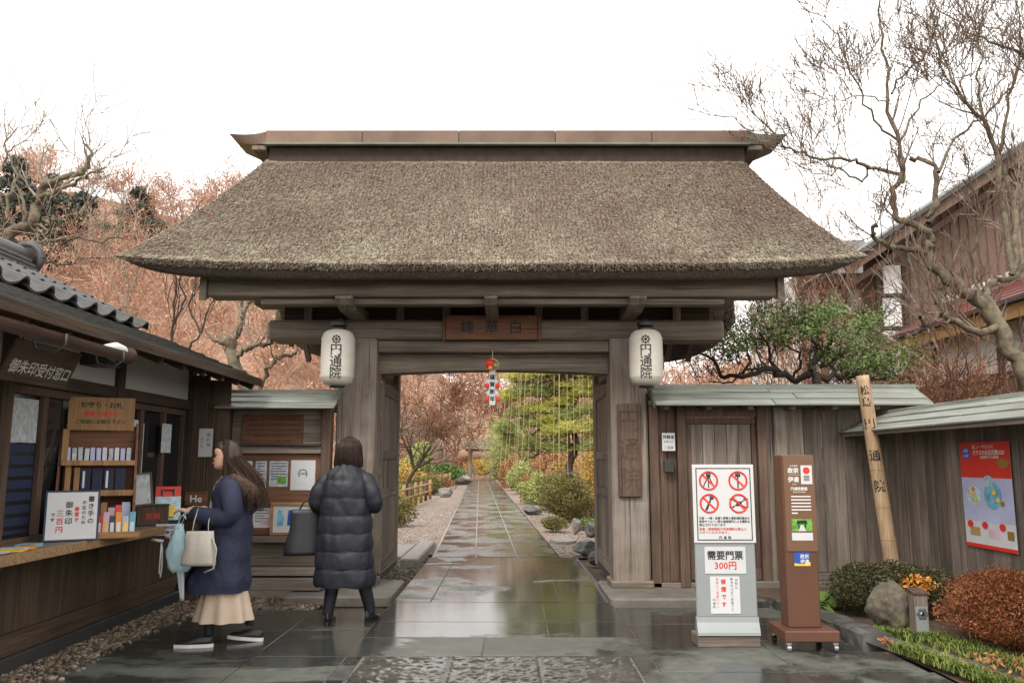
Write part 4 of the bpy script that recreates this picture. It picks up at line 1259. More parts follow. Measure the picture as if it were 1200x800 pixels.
# ---- notice wall between hut and gate, left
W3 = thing('notice_wall', 'dark boarded notice wall between the hut and the gate', 'wall', (-2.7, 9.0, 0))
def w3(name, x0, x1, y0, y1, z0, z1, mat='hut_wood_z', ch=.005): return piece(name, W3, x0, x1, y0, y1, z0, z1, mat, ch)
w3('post', -2.06, -1.96, 8.9, 9.05, .07, 1.96, 'red_wood'); w3('post', -3.15, -3.05, 8.9, 9.05, .0, 1.96)
for q in range(5): w3('plank', -3.05 + q * .198, -3.05 + q * .198 + .194, 8.98, 9.0, .07, 1.5)
w3('upper_panel', -3.05, -2.06, 8.965, 8.985, 1.56, 1.96, 'grey_wood_x')
w3('middle_rail', -3.05, -2.06, 8.9, 8.964, 1.48, 1.56, 'grey_wood_x'); w3('middle_rail', -3.05, -2.06, 8.86, 8.963, 1.56, 1.585, 'hut_wood_x', .003)
w3('notice_panel', -3.045, -2.065, 8.945, 8.97, .62, 1.478, 'plaque_wood')
w3('ledge', -3.05, -2.06, 8.84, 8.975, .55, .615, 'grey_wood_x'); w3('lower_panel', -3.05, -2.06, 8.94, 8.97, .3, .548, 'grey_wood_x')
w3('step_board', -3.1, -1.98, 8.78, 8.97, .22, .295, 'grey_wood_x'); w3('step_board', -3.1, -1.98, 8.72, 8.96, .08, .2, 'grey_wood_x')
w3('top_plate', -3.1, -1.95, 8.9, 9.08, 1.962, 2.02, 'grey_wood_x')
board_roof(W3, -3.12, -1.86, 9.02, 2.14, .40, .19, 'x', 3, 1.5, seed=3)
w3('ridge_batten', -3.12, -1.86, 8.95, 9.09, 2.135, 2.175, 'roof_board_x')
def on_wall(name, label, cat, px0, py0, px1, py1, Y, mat, th=.004, group=None):
    a, c = P(px0, py1, Y), P(px1, py0, Y)
    t_ = thing(name, label, cat, ((a.x + c.x) / 2, Y, a.z), group=group)
    b = MB(); b.box(a.x, c.x, Y - th, Y, a.z, c.z, .0); b.build('sheet', mat, t_)
    t_['w'] = c.x - a.x; t_['h'] = c.z - a.z
    return t_, a, c
t_, a, c = on_wall('wooden_plaque', 'brown carved wooden plaque with rows of writing above the notices', 'plaque', 284, 486, 356, 521, 8.962, 'plaque_wood', .03)
for q, s in enumerate(['拝観のご案内 霊屋 三慧殿 円通院', '国指定重要文化財 伊達光宗公霊廟', '遠州の庭 雲外天地の庭 白華峰西洋の庭', '庭園内 禁煙 三脚使用禁止', '松島 円通院']):
    write(s, .034, 'ink', t_, ((a.x + c.x) / 2 + (.12 if q == 4 else 0), 8.9305, c.z - .05 - q * .058), FX)
nt = [('notice_sheet', 'blue printed notice at the upper left of the notice board', 276, 540, 296, 566, 'blue_paper'),
      ('notice_sheet', 'tall narrow newsprint notice, second in the upper row', 298, 540, 313, 581, 'news_paper'),
      ('notice_sheet', 'grey newspaper cutting, third in the upper row', 315, 540, 338, 570, 'news_paper'),
      ('notice_sheet', 'white notice with a green ring beside the black coat', 340, 539, 370, 574, 'paper'),
      ('notice_sheet', 'small white card low left above the blue leaflet', 281, 570, 293, 582, 'paper'),
      ('notice_sheet', 'blue leaflet in the lower row by the long brown hair', 281, 596, 294, 621, 'cyan_print'),
      ('notice_sheet', 'white leaflet with a pink corner in the lower row', 296, 595, 318, 618, 'paper')]
for q, (nm, lb, x0, y0, x1, y1, mt) in enumerate(nt):
    t_, a, c = on_wall(nm, lb, 'notice', x0, y0, x1, y1, 8.943, mt)
    cx, w, h = (a.x + c.x) / 2, c.x - a.x, c.z - a.z
    if q == 3:
        b = MB(); b.torus((cx, 8.9375, a.z + h * .55), .045, .005, 28, 5, 'y', R(-40), R(220)); b.build('green_ring', 'leaf_bright', t_)
        write('円通院', .028, 'ink_grey', t_, (cx, 8.9375, a.z + h * .55), FX); write('・・・・', .025, 'ink_grey', t_, (cx, 8.9375, a.z + h * .22), FX)
    else:
        b = MB()
        for i in range(max(3, int(h / .035))):
            z = c.z - .02 - i * .028
            if z < a.z + .03: break
            b.box(a.x + .02, c.x - .02 - (.05 * (i % 3 == 2)), 8.9365, 8.9385, z - .009, z)
        b.build('print_lines', 'ink_grey', t_)
        b = MB(); b.box(a.x + w * .45, c.x - .015, 8.9355, 8.936, a.z + .03, a.z + h * .4); b.build('print_picture', ('cyan_print', 'blue_paper', 'green_print', 'paper', 'cyan_print', 'navy_frame', 'print_pink')[q], t_)
t_, a, c = on_wall('framed_picture', 'orange framed picture of blue figures on the notice ledge', 'picture', 318, 590, 364, 625, 8.925, 'paper', .004)
b = MB()
for x0, x1, z0, z1 in ((a.x - .015, c.x + .015, a.z - .015, a.z + .015), (a.x - .015, c.x + .015, c.z - .015, c.z + .015), (a.x - .015, a.x + .015, a.z + .016, c.z - .016), (c.x - .015, c.x + .015, a.z + .016, c.z - .016)): b.box(x0, x1, 8.90, 8.93, z0, z1, .003)
b.build('frame', 'tan_wood_x', t_)
for q, mt in enumerate(('cyan_print', 'blue_print', 'cyan_print')):
    b = MB(); x = a.x + .09 + q * .11
    b.prism([(x - .035, a.z + .09), (x + .03, a.z + .08), (x + .04, a.z + .17), (x + .015, a.z + .2), (x + .02, a.z + .24), (x - .02, a.z + .25), (x - .03, a.z + .19)], 8.917, 8.919); b.build('painted_figure', mt, t_)

# ================================================================== SIGNS ON THE RIGHT
SY = 6.5
c0 = P(852, 750, SY)
S1 = thing('notice_stand', 'silver notice stand with four red prohibition symbols and paper price note', 'sign', (c0.x, SY, 0))
x0, x1 = P(815, 640, SY).x, P(886, 640, SY).x
zt, zb = P(850, 545, SY).z, P(850, 636, SY).z
cx = (x0 + x1) / 2; w = x1 - x0
b = MB(); b.box(x0 - .006, x1 + .006, SY - .005, SY + .22, 0, .085, .006); b.build('wooden_plinth', 'grey_wood_x', S1)
b = MB()
prof = [(SY + .019, .22), (SY + .014, .18), (SY - .002, .145), (SY - .016, .11), (SY - .018, .088), (SY + .075, .088), (SY + .055, .22)]
b.prism(prof, x0 - .004, x1 + .004, 'yz'); fixn(b.build('flared_foot', 'silver', S1))
b = MB(); b.box(x0, x1, SY + .02, SY + .05, .216, zt, .008); b.build('panel', 'silver', S1)
b = MB(); b.box(x0 - .006, x1 + .006, SY + .008, SY + .021, zb, zt + .006, .003); wp = b.build('white_plate', 'white_board', S1)
yf = SY + .007
def frame_line(parent, xa, xb, za, zb_, t_, mat, y_, name='printed_border'):
    b = MB()
    for q in ((xa, xb, za, za + t_), (xa, xb, zb_ - t_, zb_), (xa, xa + t_, za + t_, zb_ - t_), (xb - t_, xb, za + t_, zb_ - t_)): b.box(q[0], q[1], y_ - .001, y_, q[2], q[3])
    b.build(name, mat, parent)
frame_line(wp, x0 + .02, x1 - .02, zb + .02, zt - .02, .007, 'ink', yf)
hh = zt - zb
for q in range(4):
    sx_ = cx + (-.115 if q % 2 == 0 else .115); sz = zt - .118 - (0 if q < 2 else .175)
    b = MB(); rr = .068
    b.torus((sx_, yf, sz), rr, .0075, 36, 6, 'y')
    b.beam((sx_ - rr * .7, yf, sz + rr * .7), (sx_ + rr * .7, yf, sz - rr * .7), .003, .015, 0, (0, 0, 1)) if False else None
    m = Matrix.Translation((sx_, yf, sz)) @ Matrix.Rotation(R(45), 4, 'Y')
    b.box(-rr, rr, -.003, .001, -.0065, .0065, 0, m)
    b.build('prohibition_ring', 'red_print', wp, sm=False)
    b = MB()
    if q == 0:
        b.box(sx_ - .018, sx_ + .018, yf - .0015, yf - .0005, sz + .03, sz + .05)
        for dx in (-.045, 0, .045): b.prism([(sx_ + dx * .1 - .004, sz + .03), (sx_ + dx * .1 + .004, sz + .03), (sx_ + dx + .004, sz - .055), (sx_ + dx - .005, sz - .055)], yf - .0014, yf - .0006)
    elif q == 1:
        b.box(sx_ - .02, sx_ + .02, yf - .0015, yf - .0005, sz + .03, sz + .05); b.box(sx_ - .005, sx_ + .005, yf - .0014, yf - .0006, sz - .058, sz + .03)
    elif q == 2:
        b.prism([(sx_ - .035, sz - .052), (sx_ - .015, sz - .052), (sx_ + .018, sz + .03), (sx_ + .006, sz + .03)], yf - .0014, yf - .0006); b.box(sx_ + .005, sx_ + .035, yf - .0013, yf - .0005, sz + .03, sz + .055)
    else:
        b.prism([(sx_ - .02, sz - .02), (sx_ + .02, sz - .02), (sx_ + .024, sz + .012), (sx_ - .018, sz + .02)], yf - .0014, yf - .0006)
        for sx2, sz2 in ((-1, -1), (1, 1), (-1, 1), (1, -1)): 
            b.prism([(sx_ + sx2 * .01, sz + sz2 * .004), (sx_ + sx2 * .055, sz + sz2 * .026), (sx_ + sx2 * .055, sz + sz2 * .032), (sx_ + sx2 * .01, sz + sz2 * .012)], yf - .0012, yf - .0006)
            b.box(sx_ + sx2 * .055 - .02, sx_ + sx2 * .055 + .02, yf - .0013, yf - .0007, sz + sz2 * .032, sz + sz2 * .032 + .005)
    b.build('pictogram', 'ink', wp)
    b = MB(); b.lathe([(.016, 0), (.016, .002)], 14); me = b.mesh('flash'); me.materials.append(M['ink_grey']); link('pictogram_camera', me, None, wp, Vector((sx_ + (.02 if q == 2 else 0), yf - .0016, sz + .058 if q != 3 else sz + .0)) - wloc(wp), (PI / 2, 0, 0)) if q != 3 else None
for q, (s, mt) in enumerate([('三脚・一脚・自撮り棒等の撮影補助機材の', 'ink'), ('使用やドローン等の無線操作による撮影は', 'ink'), ('禁止されております', 'ink'), ('商業・建物撮影の写真撮影は禁止と', 'red_ink'), ('させていただきます。', 'red_ink')]):
    wdt = min(w - .075, len(s) * .0228)
    o = write(s, .0225, mt, wp, (x0 + .036 + wdt / 2, yf - .0008, zt - .405 - q * .0255 - (.006 if q > 2 else 0)), FX, weight=.0003)
    V = np.array([v.co[0] for v in o.data.vertices]); o.scale = (wdt / (V.max() - V.min()), 1, 1)
write('円 通 院', .024, 'ink', wp, (cx, yf - .0008, zb + .042), FX, weight=.0004, spacing=1.2)
# taped price note and no-smoking note
pa, pb = P(827, 672, SY), P(874, 639, SY)
b = MB(); b.box(pa.x, pb.x, SY + .0145, SY + .019, pa.z, pb.z - .01); pn = b.build('price_note', 'paper', S1)
write('需要門票', .072, 'ink', pn, ((pa.x + pb.x) / 2, SY + .0138, pb.z - .075), FX, weight=.0016, spacing=.95)
write('300円', .068, 'red_ink', pn, ((pa.x + pb.x) / 2, SY + .0138, pa.z + .06), FX, weight=.0016, spacing=1.05)
pa, pb = P(834, 719, SY), P(867, 673.5, SY)
b = MB(); b.box(pa.x, pb.x, SY + .0145, SY + .019, pa.z, pb.z - .012); pn = b.build('smoking_note', 'paper', S1)
ccx = (pa.x + pb.x) / 2; ccz = (pa.z + pb.z) / 2
write('禁煙です', .04, 'red_ink', pn, (ccx - .012, SY + .0138, ccz + .01), FX, weight=.0016, vertical=True, line=1.4)
write('当院は', .024, 'ink', pn, (ccx + .088, SY + .0138, ccz + .08), FX, vertical=True)
write('敷地内は全て禁煙です', .022, 'ink', pn, (ccx + .052, SY + .0138, ccz), FX, vertical=True)
write('喫煙はご遠慮下さい', .022, 'red_ink', pn, (ccx - .06, SY + .0138, ccz + .01), FX, vertical=True)
write('円通院', .022, 'ink', pn, (ccx - .088, SY + .0138, ccz - .07), FX, vertical=True)

# brown information column on castors
BY = 6.42
S2 = thing('information_column', 'brown information column on castors beside the notice stand', 'sign', (P(940, 745, BY).x, BY, 0))
bx0, bx1 = P(921, 640, BY).x, P(959, 640, BY).x
bz = P(935, 533, BY).z
b = MB(); b.box(bx0 - .07, bx1 + .09, BY - .11, BY + .30, .075, .155, .008); b.build('base', 'brown_paint', S2)
b = MB(); b.box(bx0, bx1, BY + .02, BY + .2, .156, bz, .006); b.build('column', 'brown_paint', S2)
zpan = P(935, 646, BY).z
b = MB(); b.box(bx0 + .012, bx1 + .001, BY + .012, BY + .0195, zpan, bz - .002, .002); pan = b.build('printed_panel', 'brown_panel', S2)
for q, (xx, yy) in enumerate(((bx0 - .04, BY - .075), (bx1 + .06, BY - .075), (bx0 - .04, BY + .26), (bx1 + .06, BY + .26))):
    b = MB(); b.box(xx - .022, xx + .022, yy - .022, yy + .022, .055, .074, .003); cs = b.build('castor', 'chrome', S2)
    b = MB(); b.tube([(xx - .014, yy, .028), (xx + .014, yy, .028)], .028, 16); b.build('wheel', 'chrome' if q < 2 else 'black', cs, sm=False)
def bp(px, py): return P(px, py, BY)
yb = BY + .0112
pc = bp(928, 561)
write('政宗', .043, 'white_ink', pan, (bp(930, 556).x, yb, bp(0, 551).z), FX, weight=.0012)
write('伊達', .043, 'white_ink', pan, (bp(930, 556).x, yb, bp(0, 561.5).z), FX, weight=.0012)
write('DATE MASAMUNE', .010, 'white_ink', pan, (bp(931, 556).x, yb, bp(0, 556).z), FX); write('日本遺産', .016, 'white_ink', pan, (bp(931, 556).x, yb, bp(0, 545.6).z), FX)
write('DATE', .013, 'white_ink', pan, (bp(931, 556).x, yb, bp(0, 567).z), FX)
a, c = bp(939.5, 567), bp(951.5, 545); b = MB(); b.box(a.x, c.x, yb - .002, yb, a.z, c.z); cd = b.build('logo_card', 'paper', pan)
b = MB(); b.lathe([(.027, 0), (.027, .001)], 24); me = b.mesh('disc'); me.materials.append(M['red_print']); link('red_disc', me, None, cd, Vector(((a.x + c.x) / 2, yb - .002, c.z - .04)) - wloc(cd), (PI / 2, 0, 0))
for q in range(4): b = MB(); b.box((a.x + c.x) / 2 - .022, (a.x + c.x) / 2 + .022, yb - .0028, yb - .002, c.z - .085 - q * .011, c.z - .078 - q * .011); b.build('logo_block', 'ink_grey', cd)
write('円通院霊屋', .026, 'white_ink', pan, (bp(937, 572).x, yb, bp(0, 572.3).z), FX, weight=.0006)
write('Entsuin Mausoleum', .0125, 'white_ink', pan, (bp(937.5, 576).x, yb, bp(0, 576).z), FX, weight=.0003)
for q in range(6):
    zz = bp(0, 581.5 + q * 3.9).z; b = MB(); b.box(bp(928, 590).x, bp(951 if q < 5 else 935, 590).x, yb - .0006, yb, zz - .0045, zz + .0045)
    b.build('text_line', 'white_ink', pan)
a, c = bp(929, 622), bp(952, 608); b = MB(); b.box(a.x, c.x, yb - .001, yb, a.z, c.z); ph = b.build('photo_print', 'green_print', pan)
b = MB(); mx = (a.x + c.x) / 2; b.prism([(mx - .045, a.z + .055), (mx + .045, a.z + .055), (mx + .035, a.z + .08), (mx - .035, a.z + .08)], yb - .002, yb - .0014); b.box(mx - .03, mx - .02, yb - .002, yb - .0014, a.z + .02, a.z + .055); b.box(mx + .02, mx + .03, yb - .002, yb - .0014, a.z + .02, a.z + .055); b.build('printed_gate', 'ink', ph)
b = MB(); b.prism([(mx - .03, a.z), (mx + .03, a.z), (mx + .008, a.z + .045), (mx - .008, a.z + .045)], yb - .0018, yb - .0013); b.build('printed_path', 'paper', ph)
a, c = bp(929, 633), bp(953, 624); b = MB(); b.box(a.x, c.x, yb - .001, yb, a.z, c.z); b.build('caption_card', 'paper', pan)
a, c = bp(932, 663), bp(950, 647); yb2 = BY + .0195; b = MB(); b.box(a.x, c.x, yb2 - .002, yb2, a.z, c.z); stc = b.build('sticker', 'blue_print', S2)
b = MB(); b.prism([(a.x, a.z), (c.x, a.z), (c.x, a.z + .03), ((a.x + c.x) / 2, a.z + .012), (a.x, a.z + .02)], yb2 - .003, yb2 - .0022); b.build('yellow_band', 'yellow', stc)
write('政宗', .034, 'white_ink', stc, ((a.x + c.x) / 2 + .018, yb2 - .0026, c.z - .03), FX, weight=.0006); write('伊達', .034, 'white_ink', stc, ((a.x + c.x) / 2 + .018, yb2 - .0026, c.z - .068), FX, weight=.0006)

# leaning bamboo post with the temple name
pt, pbm = P(1010.5, 440, 8.25), P(1050, 690, 8.25)
d = (pt - pbm)
S3 = thing('inscribed_post', 'pale leaning post with brush writing in the corner of the walls', 'post', pbm)
b = MB(); pts, rad = [], []
for q in range(41):
    t_ = q / 40; pts.append(d * t_); node = q in (4, 9, 15, 22, 30); rad.append((.074 - .01 * t_) * (1.025 if node else 1.))
b.tube(pts, rad, 20); b.build('shaft', 'pale_pole', S3, world=False, sm=True)
b = MB()
for q in (4, 9, 15, 22, 30): b.torus(tuple(d * (q / 40)), (.074 - .01 * q / 40) * 1.02, .0035, 24, 4, 'z')
b.build('node_rings', 'tan_wood_z', S3, world=False)
lean = math.atan2(d.x, d.z)
for ch_, py in zip('松島円通院', (458, 472, 498, 535, 571)):
    f = (690 - py) / 250; q = d * f
    me = text_mesh(ch_, .125 if py > 480 else .10, .002).copy(); V = np.array([v.co[:] for v in me.vertices])
    r = .0756 - .01 * f; an = V[:, 0] / r * .92
    me.vertices.foreach_set('co', np.stack([r * np.sin(an), -r * np.cos(an), V[:, 1]], 1).astype(np.float32).ravel()); me.update(); me.materials.append(M['ink'])
    link('lettering', me, None, S3, q, (0, lean, -math.atan2(3.7, 8.25)))

# poster on the forward wall
XW = 3.985
S4 = thing('poster', 'red and lilac exhibition poster on the grey board wall', 'poster', (XW, 6.98, .68))
ya, yb_, za, zb_ = 7.35, 6.615, .675, 1.56
def flat(name, poly, dx, mat, parent):
    """polygon on the wall plane; poly in (u 0..1 left-right, v 0..1 bottom-top)"""
    b = MB(); pl = [(ya + (yb_ - ya) * u, za + (zb_ - za) * v) for u, v in poly]
    b.prism(pl, XW - dx - .0012, XW - dx, 'yz'); return fixn(b.build(name, mat, parent))
def rect(u0, u1, v0, v1): return [(u0, v0), (u1, v0), (u1, v1), (u0, v1)]
def ell(u, v, ru, rv, n=24): return [(u + ru * math.cos(i * 2 * PI / n), v + rv * math.sin(i * 2 * PI / n)) for i in range(n)]
flat('sheet', rect(0, 1, 0, 1), .002, 'paper', S4)
flat('red_field', rect(0, 1, .66, 1), .0035, 'red_print', S4); flat('lilac_field', rect(0, 1, .25, .66), .0035, 'lilac_print', S4); flat('red_strip', rect(0, 1, 0, .035), .0035, 'red_print', S4)
flat('blue_badge', rect(.06, .21, .84, .95), .005, 'blue_print', S4)
flat('gold_fan', [(.78, .77), (.86, .75), (.94, .77), (.985, .81), (.93, .835), (.86, .84), (.79, .835), (.735, .81)], .005, 'gold', S4)
flat('glass_figure', ell(.62, .50, .17, .13) , .005, 'cyan_print', S4); flat('glass_figure', ell(.55, .63, .10, .055), .0065, 'blue_paper', S4); flat('glass_figure', ell(.24, .49, .15, .09), .005, 'blue_paper', S4)
for u, v, mt in ((.65, .53, 'yellow'), (.72, .46, 'yellow'), (.2, .5, 'yellow'), (.28, .45, 'yellow'), (.24, .55, 'orange'), (.80, .43, 'gold')): flat('colour_spot', ell(u, v, .04, .025, 12), .008, mt, S4)
for u, mt in ((.12, 'red_print'), (.42, 'red_print'), (.76, 'red_print')): flat('red_roundel', ell(u, .215, .06, .035, 14), .0055, mt, S4)
for u, mt in ((.21, 'ochre_fascia'), (.58, 'print_pink'), (.9, 'gold')): flat('goods_picture', rect(u - .10 if u < .85 else u - .06, u + .1 if u < .85 else u + .06, .11, .19), .005, mt, S4)
RXW = (PI / 2, 0, -PI / 2)
def pw(s, size, u, v, mt='white_ink', wt=.0005): 
    write(s, size, mt, S4, (XW - .0075, ya + (yb_ - ya) * u, za + (zb_ - za) * v), RXW, weight=wt)
pw('楽しい・やわらかに', .036, .50, .955); pw('ガラスのお正月展2020', .046, .60, .90, wt=.0012); pw('藤田喬平ガラス美術館', .026, .62, .855); pw('会期', .036, .135, .92); pw('正月展', .028, .135, .87)

# small plate and box on the wall post
a, c = P(776, 528, 8.98), P(790.5, 507, 8.98)
t_ = thing('small_plate', 'small white plate with black writing right of the gate pillar', 'plate', ((a.x + c.x) / 2, 8.97, a.z))
b = MB(); b.box(a.x, c.x, 8.968, 8.975, a.z, c.z, .001); b.build('sheet', 'paper', t_)
write('拝観者', .042, 'ink', t_, ((a.x + c.x) / 2, 8.967, c.z - .045), FX, weight=.0008); write('お車止め', .026, 'ink', t_, ((a.x + c.x) / 2, 8.967, c.z - .095), FX); write('ご遠慮', .036, 'ink', t_, ((a.x + c.x) / 2, 8.967, a.z + .035), FX)
b = MB(); a, c = P(778, 553, 8.98), P(789, 538, 8.98); b.box(a.x, c.x, 8.95, 8.998, a.z, c.z, .005); one('switch_box', 'small dark metal box under the white plate', 'box', b, 'iron', origin=Vector(((a.x + c.x) / 2, 8.97, a.z)))

# ================================================================== PLANTED BED ON THE RIGHT
b = MB(); b.add([(2.85, 3, .0), (4.0, 3, .05), (4.0, 9.0, .09), (1.96, 9.0, .06), (1.96, 8.3, .03), (2.5, 8.3, .04), (2.72, 6.5, .03), (2.82, 6.36, .0), (2.86, 5.7, .0)], [range(9)]); struct('planting_bed', b, 'soil')
def kerb(name, label, p0, p1, w, h, seed):
    rng = np.random.default_rng(seed)
    p0, p1 = Vector((*p0, 0)), Vector((*p1, 0)); L = (p1 - p0).length
    b = MB(); n = 14; rings = []
    for i in range(n + 1):
        x = L * i / n; e = rng.normal(0, .008, 8)
        rings.append([(x, -w / 2 + e[0], -.05), (x, w / 2 + e[1], -.05), (x, w / 2 + e[2], h - .02), (x, w / 2 - .02, h + e[3]), (x, 0, h + e[6] * .6), (x, -w / 2 + .02, h + e[4]), (x, -w / 2 + e[5], h - .02)])
    b.loft(rings)
    me = b.mesh(name); o = link(name, me, 'kerb_stone', None, p0, (0, 0, math.atan2(p1.y - p0.y, p1.x - p0.x))); fixn(o)
    return tag(o, label, 'kerb')
kerb('kerb_stone', 'dark raised kerb stone behind the brown information column', (2.62, 8.2), (2.80, 6.56), .22, .10, 1)
kerb('kerb_stone', 'low dark edging stone between the two grass tufts', (2.86, 6.75), (3.36, 5.0), .12, .06, 2)
kerb('kerb_stone', 'flat dark stone along the foot of the board wall', (2.0, 8.36), (2.55, 8.32), .16, .07, 3)
p = P(1041, 738, 7.35)
shrub('round_shrub', 'dark green clipped shrub with orange leaves behind the rock', (p.x + .10, 7.55, .27), (.42, .4, .25), 'leaf_dark_green', 17000, .0135, 21, stems=16, amp=.4, extra=('leaf_orange', 170, .022, (.12, -.36, .34), (.16, .07, .11)))
shrub('azalea_bush', 'rust red clipped azalea bush under the poster', (3.76, 6.25, .31), (.44, .58, .31), 'leaf_azalea_red', 34000, .0125, 22, stems=16, lo=.45, amp=.32, stem_mat='trunk_red', aspect=.32)
rock('garden_rock', 'lichen covered upright rock in front of the dark green shrub', (3.06, 6.95, .0), (.15, .14, .19), 'rock_lichen', 5, rough=.5)
# lamp stub with a flower emblem
p = P(1079, 751, 6.72)
t_ = thing('garden_lamp', 'short grey garden lamp post with a flower emblem beside the azalea', 'lamp', (p.x, 6.72, 0))
b = MB(); b.box(-.055, .055, -.05, .05, 0, .36, .006); b.build('post', 'grey_wood_z', t_, world=False)
b = MB(); b.prism([(-.06, .36), (.06, .36), (.06, .40), (-.06, .375)], -.058, .058, 'yz'); b.build('cap', 'red_wood', t_, world=False)
b = MB(); b.box(-.048, .048, -.0545, -.0505, .03, .27, .001); fp = b.build('face_plate', 'silver', t_, world=False)
for q in range(6):
    a = q * PI / 3; b = MB(); b.lathe([(.016, 0), (.016, .004), (.01, .006)], 12); me = b.mesh('emblem_petal'); me.materials.append(M['ink_grey' if q else 'ink_grey'])
    link('emblem_petal', me, None, t_, (.03 * math.cos(a), -.055, .215 + .03 * math.sin(a)), (PI / 2, 0, 0))
b = MB(); b.lathe([(.017, 0), (.017, .006), (.01, .009)], 14); me = b.mesh('emblem_centre'); me.materials.append(M['chrome']); link('emblem_centre', me, None, t_, (0, -.055, .215), (PI / 2, 0, 0))
# broad-leaved plants
def leafplant(name, label, c, n, size, seed, mat='leaf_bright'):
    rng = np.random.default_rng(seed); t_ = thing(name, label, 'plant', c)
    for q in range(n):
        a = rng.random() * 6.28; el = .3 + .8 * rng.random(); L = size * (.7 + .6 * rng.random())
        st = Vector((math.cos(a) * math.cos(el), math.sin(a) * math.cos(el), math.sin(el))) * L * 1.1
        b = MB(); ax = Vector((math.cos(a), math.sin(a), -.15)); sd = Vector((-math.sin(a), math.cos(a), 0))
        rows_ = []
        for i in range(6):
            u = i / 5; w_ = math.sin(PI * (u * .9 + .07)) * L * .42; ctr = st + ax * (u * L) + Vector((0, 0, -.35 * u * u * L))
            rows_.append([ctr - sd * w_ + Vector((0, 0, .12 * w_)), ctr - Vector((0, 0, .06 * w_)), ctr + sd * w_ + Vector((0, 0, .12 * w_))])
        b.loft(rows_, closed=False); o = b.build('leaf', mat, t_, world=False, sm=True)
        b = MB(); b.tube([(0, 0, 0), st * .6 + Vector((0, 0, .02)), st], .004, 4); b.build('leaf_stalk', mat, o, world=False)
    return t_
leafplant('leafy_plant', 'glossy green broad leaved plant right behind the brown column', (2.95, 8.0, .06), 22, .12, 31)
leafplant('leafy_plant', 'small glossy plant at the left foot of the dark shrub', (2.72, 7.72, .06), 16, .09, 32)
leafplant('leafy_plant', 'tiny green plant at the wall foot between both signs', (2.42, 8.6, .05), 9, .06, 33, 'leaf_olive')
# grass
def grass(name, label, pts, h, mat='leaf_grass', seed=0):
    rng = np.random.default_rng(seed); n = len(pts); pts = np.asarray(pts)
    a = rng.random(n) * 6.28; d = np.stack([np.cos(a), np.sin(a), 0 * a], 1); hh = h * (.5 + rng.random((n, 1)))
    s = np.stack([-d[:, 1], d[:, 0], 0 * a], 1) * .0035
    m = pts + d * hh * .25 + np.array([0, 0, 1]) * hh * .7; tp = pts + d * hh * (.7 + .5 * rng.random((n, 1))) + np.array([0, 0, 1]) * hh * .9
    V = np.stack([pts - s, pts + s, m + s, m - s, tp], 1).reshape(-1, 3); b0 = np.arange(n) * 5
    F = np.concatenate([np.stack([b0, b0 + 1, b0 + 2], 1), np.stack([b0, b0 + 2, b0 + 3], 1), np.stack([b0 + 3, b0 + 2, b0 + 4], 1)])
    return tag(link(name, np_mesh(name, V, F), mat), label, 'grass', kind='stuff')
rng = np.random.default_rng(8)
def strip(n, p0, p1, wid, z=.035):
    t_ = rng.random((n, 1)); p = np.array(p0) * (1 - t_) + np.array(p1) * t_; dd = np.array(p1) - np.array(p0); nn = np.array([-dd[1], dd[0]]) / np.hypot(*dd)
    p = p + nn * rng.normal(0, wid, (n, 1)).clip(-2 * wid, 2 * wid)
    return np.concatenate([p, np.full((n, 1), z)], 1)
grass('grass', 'bright grass tufts spilling over the edge of the paving', strip(2600, (2.83, 6.28), (3.06, 5.0), .045), .05, seed=1)
grass('grass', 'grass growing around the rock and the azalea', np.concatenate([strip(1500, (2.88, 6.85), (3.3, 6.6), .06), strip(2600, (3.2, 6.7), (3.5, 5.2), .10)]), .045, seed=2)
V, F = leaves(rng, np.concatenate([strip(260, (2.8, 6.5), (3.2, 5.0), .03, .06), strip(240, (3.3, 6.0), (3.5, 5.2), .12, .07)]), .02, aspect=.6)
tag(link('fallen_leaves', np_mesh('fallen_leaves', V, F), 'leaf_rust'), 'brown fallen leaves among the grass of the bed', 'leaves', kind='stuff')

# ================================================================== SHOP HUT ON THE LEFT
def Q(px, py, X):
    """world point on the sight line through a photo pixel at sideways position X"""
    a, b = (px - 600) / FOC, (400 - py) / FOC
    d = (a, math.cos(TILT) - b * math.sin(TILT), math.sin(TILT) + b * math.cos(TILT))
    s = X / d[0]
    return Vector((X, d[1] * s, CAM_H + d[2] * s))
HX = -3.4
HUT = thing('shop_hut', 'dark wooden shop hut with tiled roof and counter along the left', 'hut', (-4.2, 5.8, 0))
def h(name, x0, x1, y0, y1, z0, z1, mat='hut_wood_z', ch=.005): return piece(name, HUT, x0, x1, y0, y1, z0, z1, mat, ch)
# lower wall: wide boards above a plinth
h('plinth', HX - .1, HX + .03, 2.0, 8.72, -.05, .10, 'plinth_slate', .01)
h('skirting_board', HX - .06, HX + .012, 2.0, 8.72, .102, .25, 'hut_wood_y')
y = 2.0; r_ = random.Random(3)
while y < 8.7:
    w = min(r_.choice((.44, .5, .56)), 8.72 - y); h('wall_board', HX - .04, HX + .001 * r_.randint(0, 4), y, y + w - .003, .252, .715, 'hut_wood_z'); y += w
h('sill_beam', HX - .12, HX + .03, 2.0, 8.72, .718, .80, 'hut_wood_y')
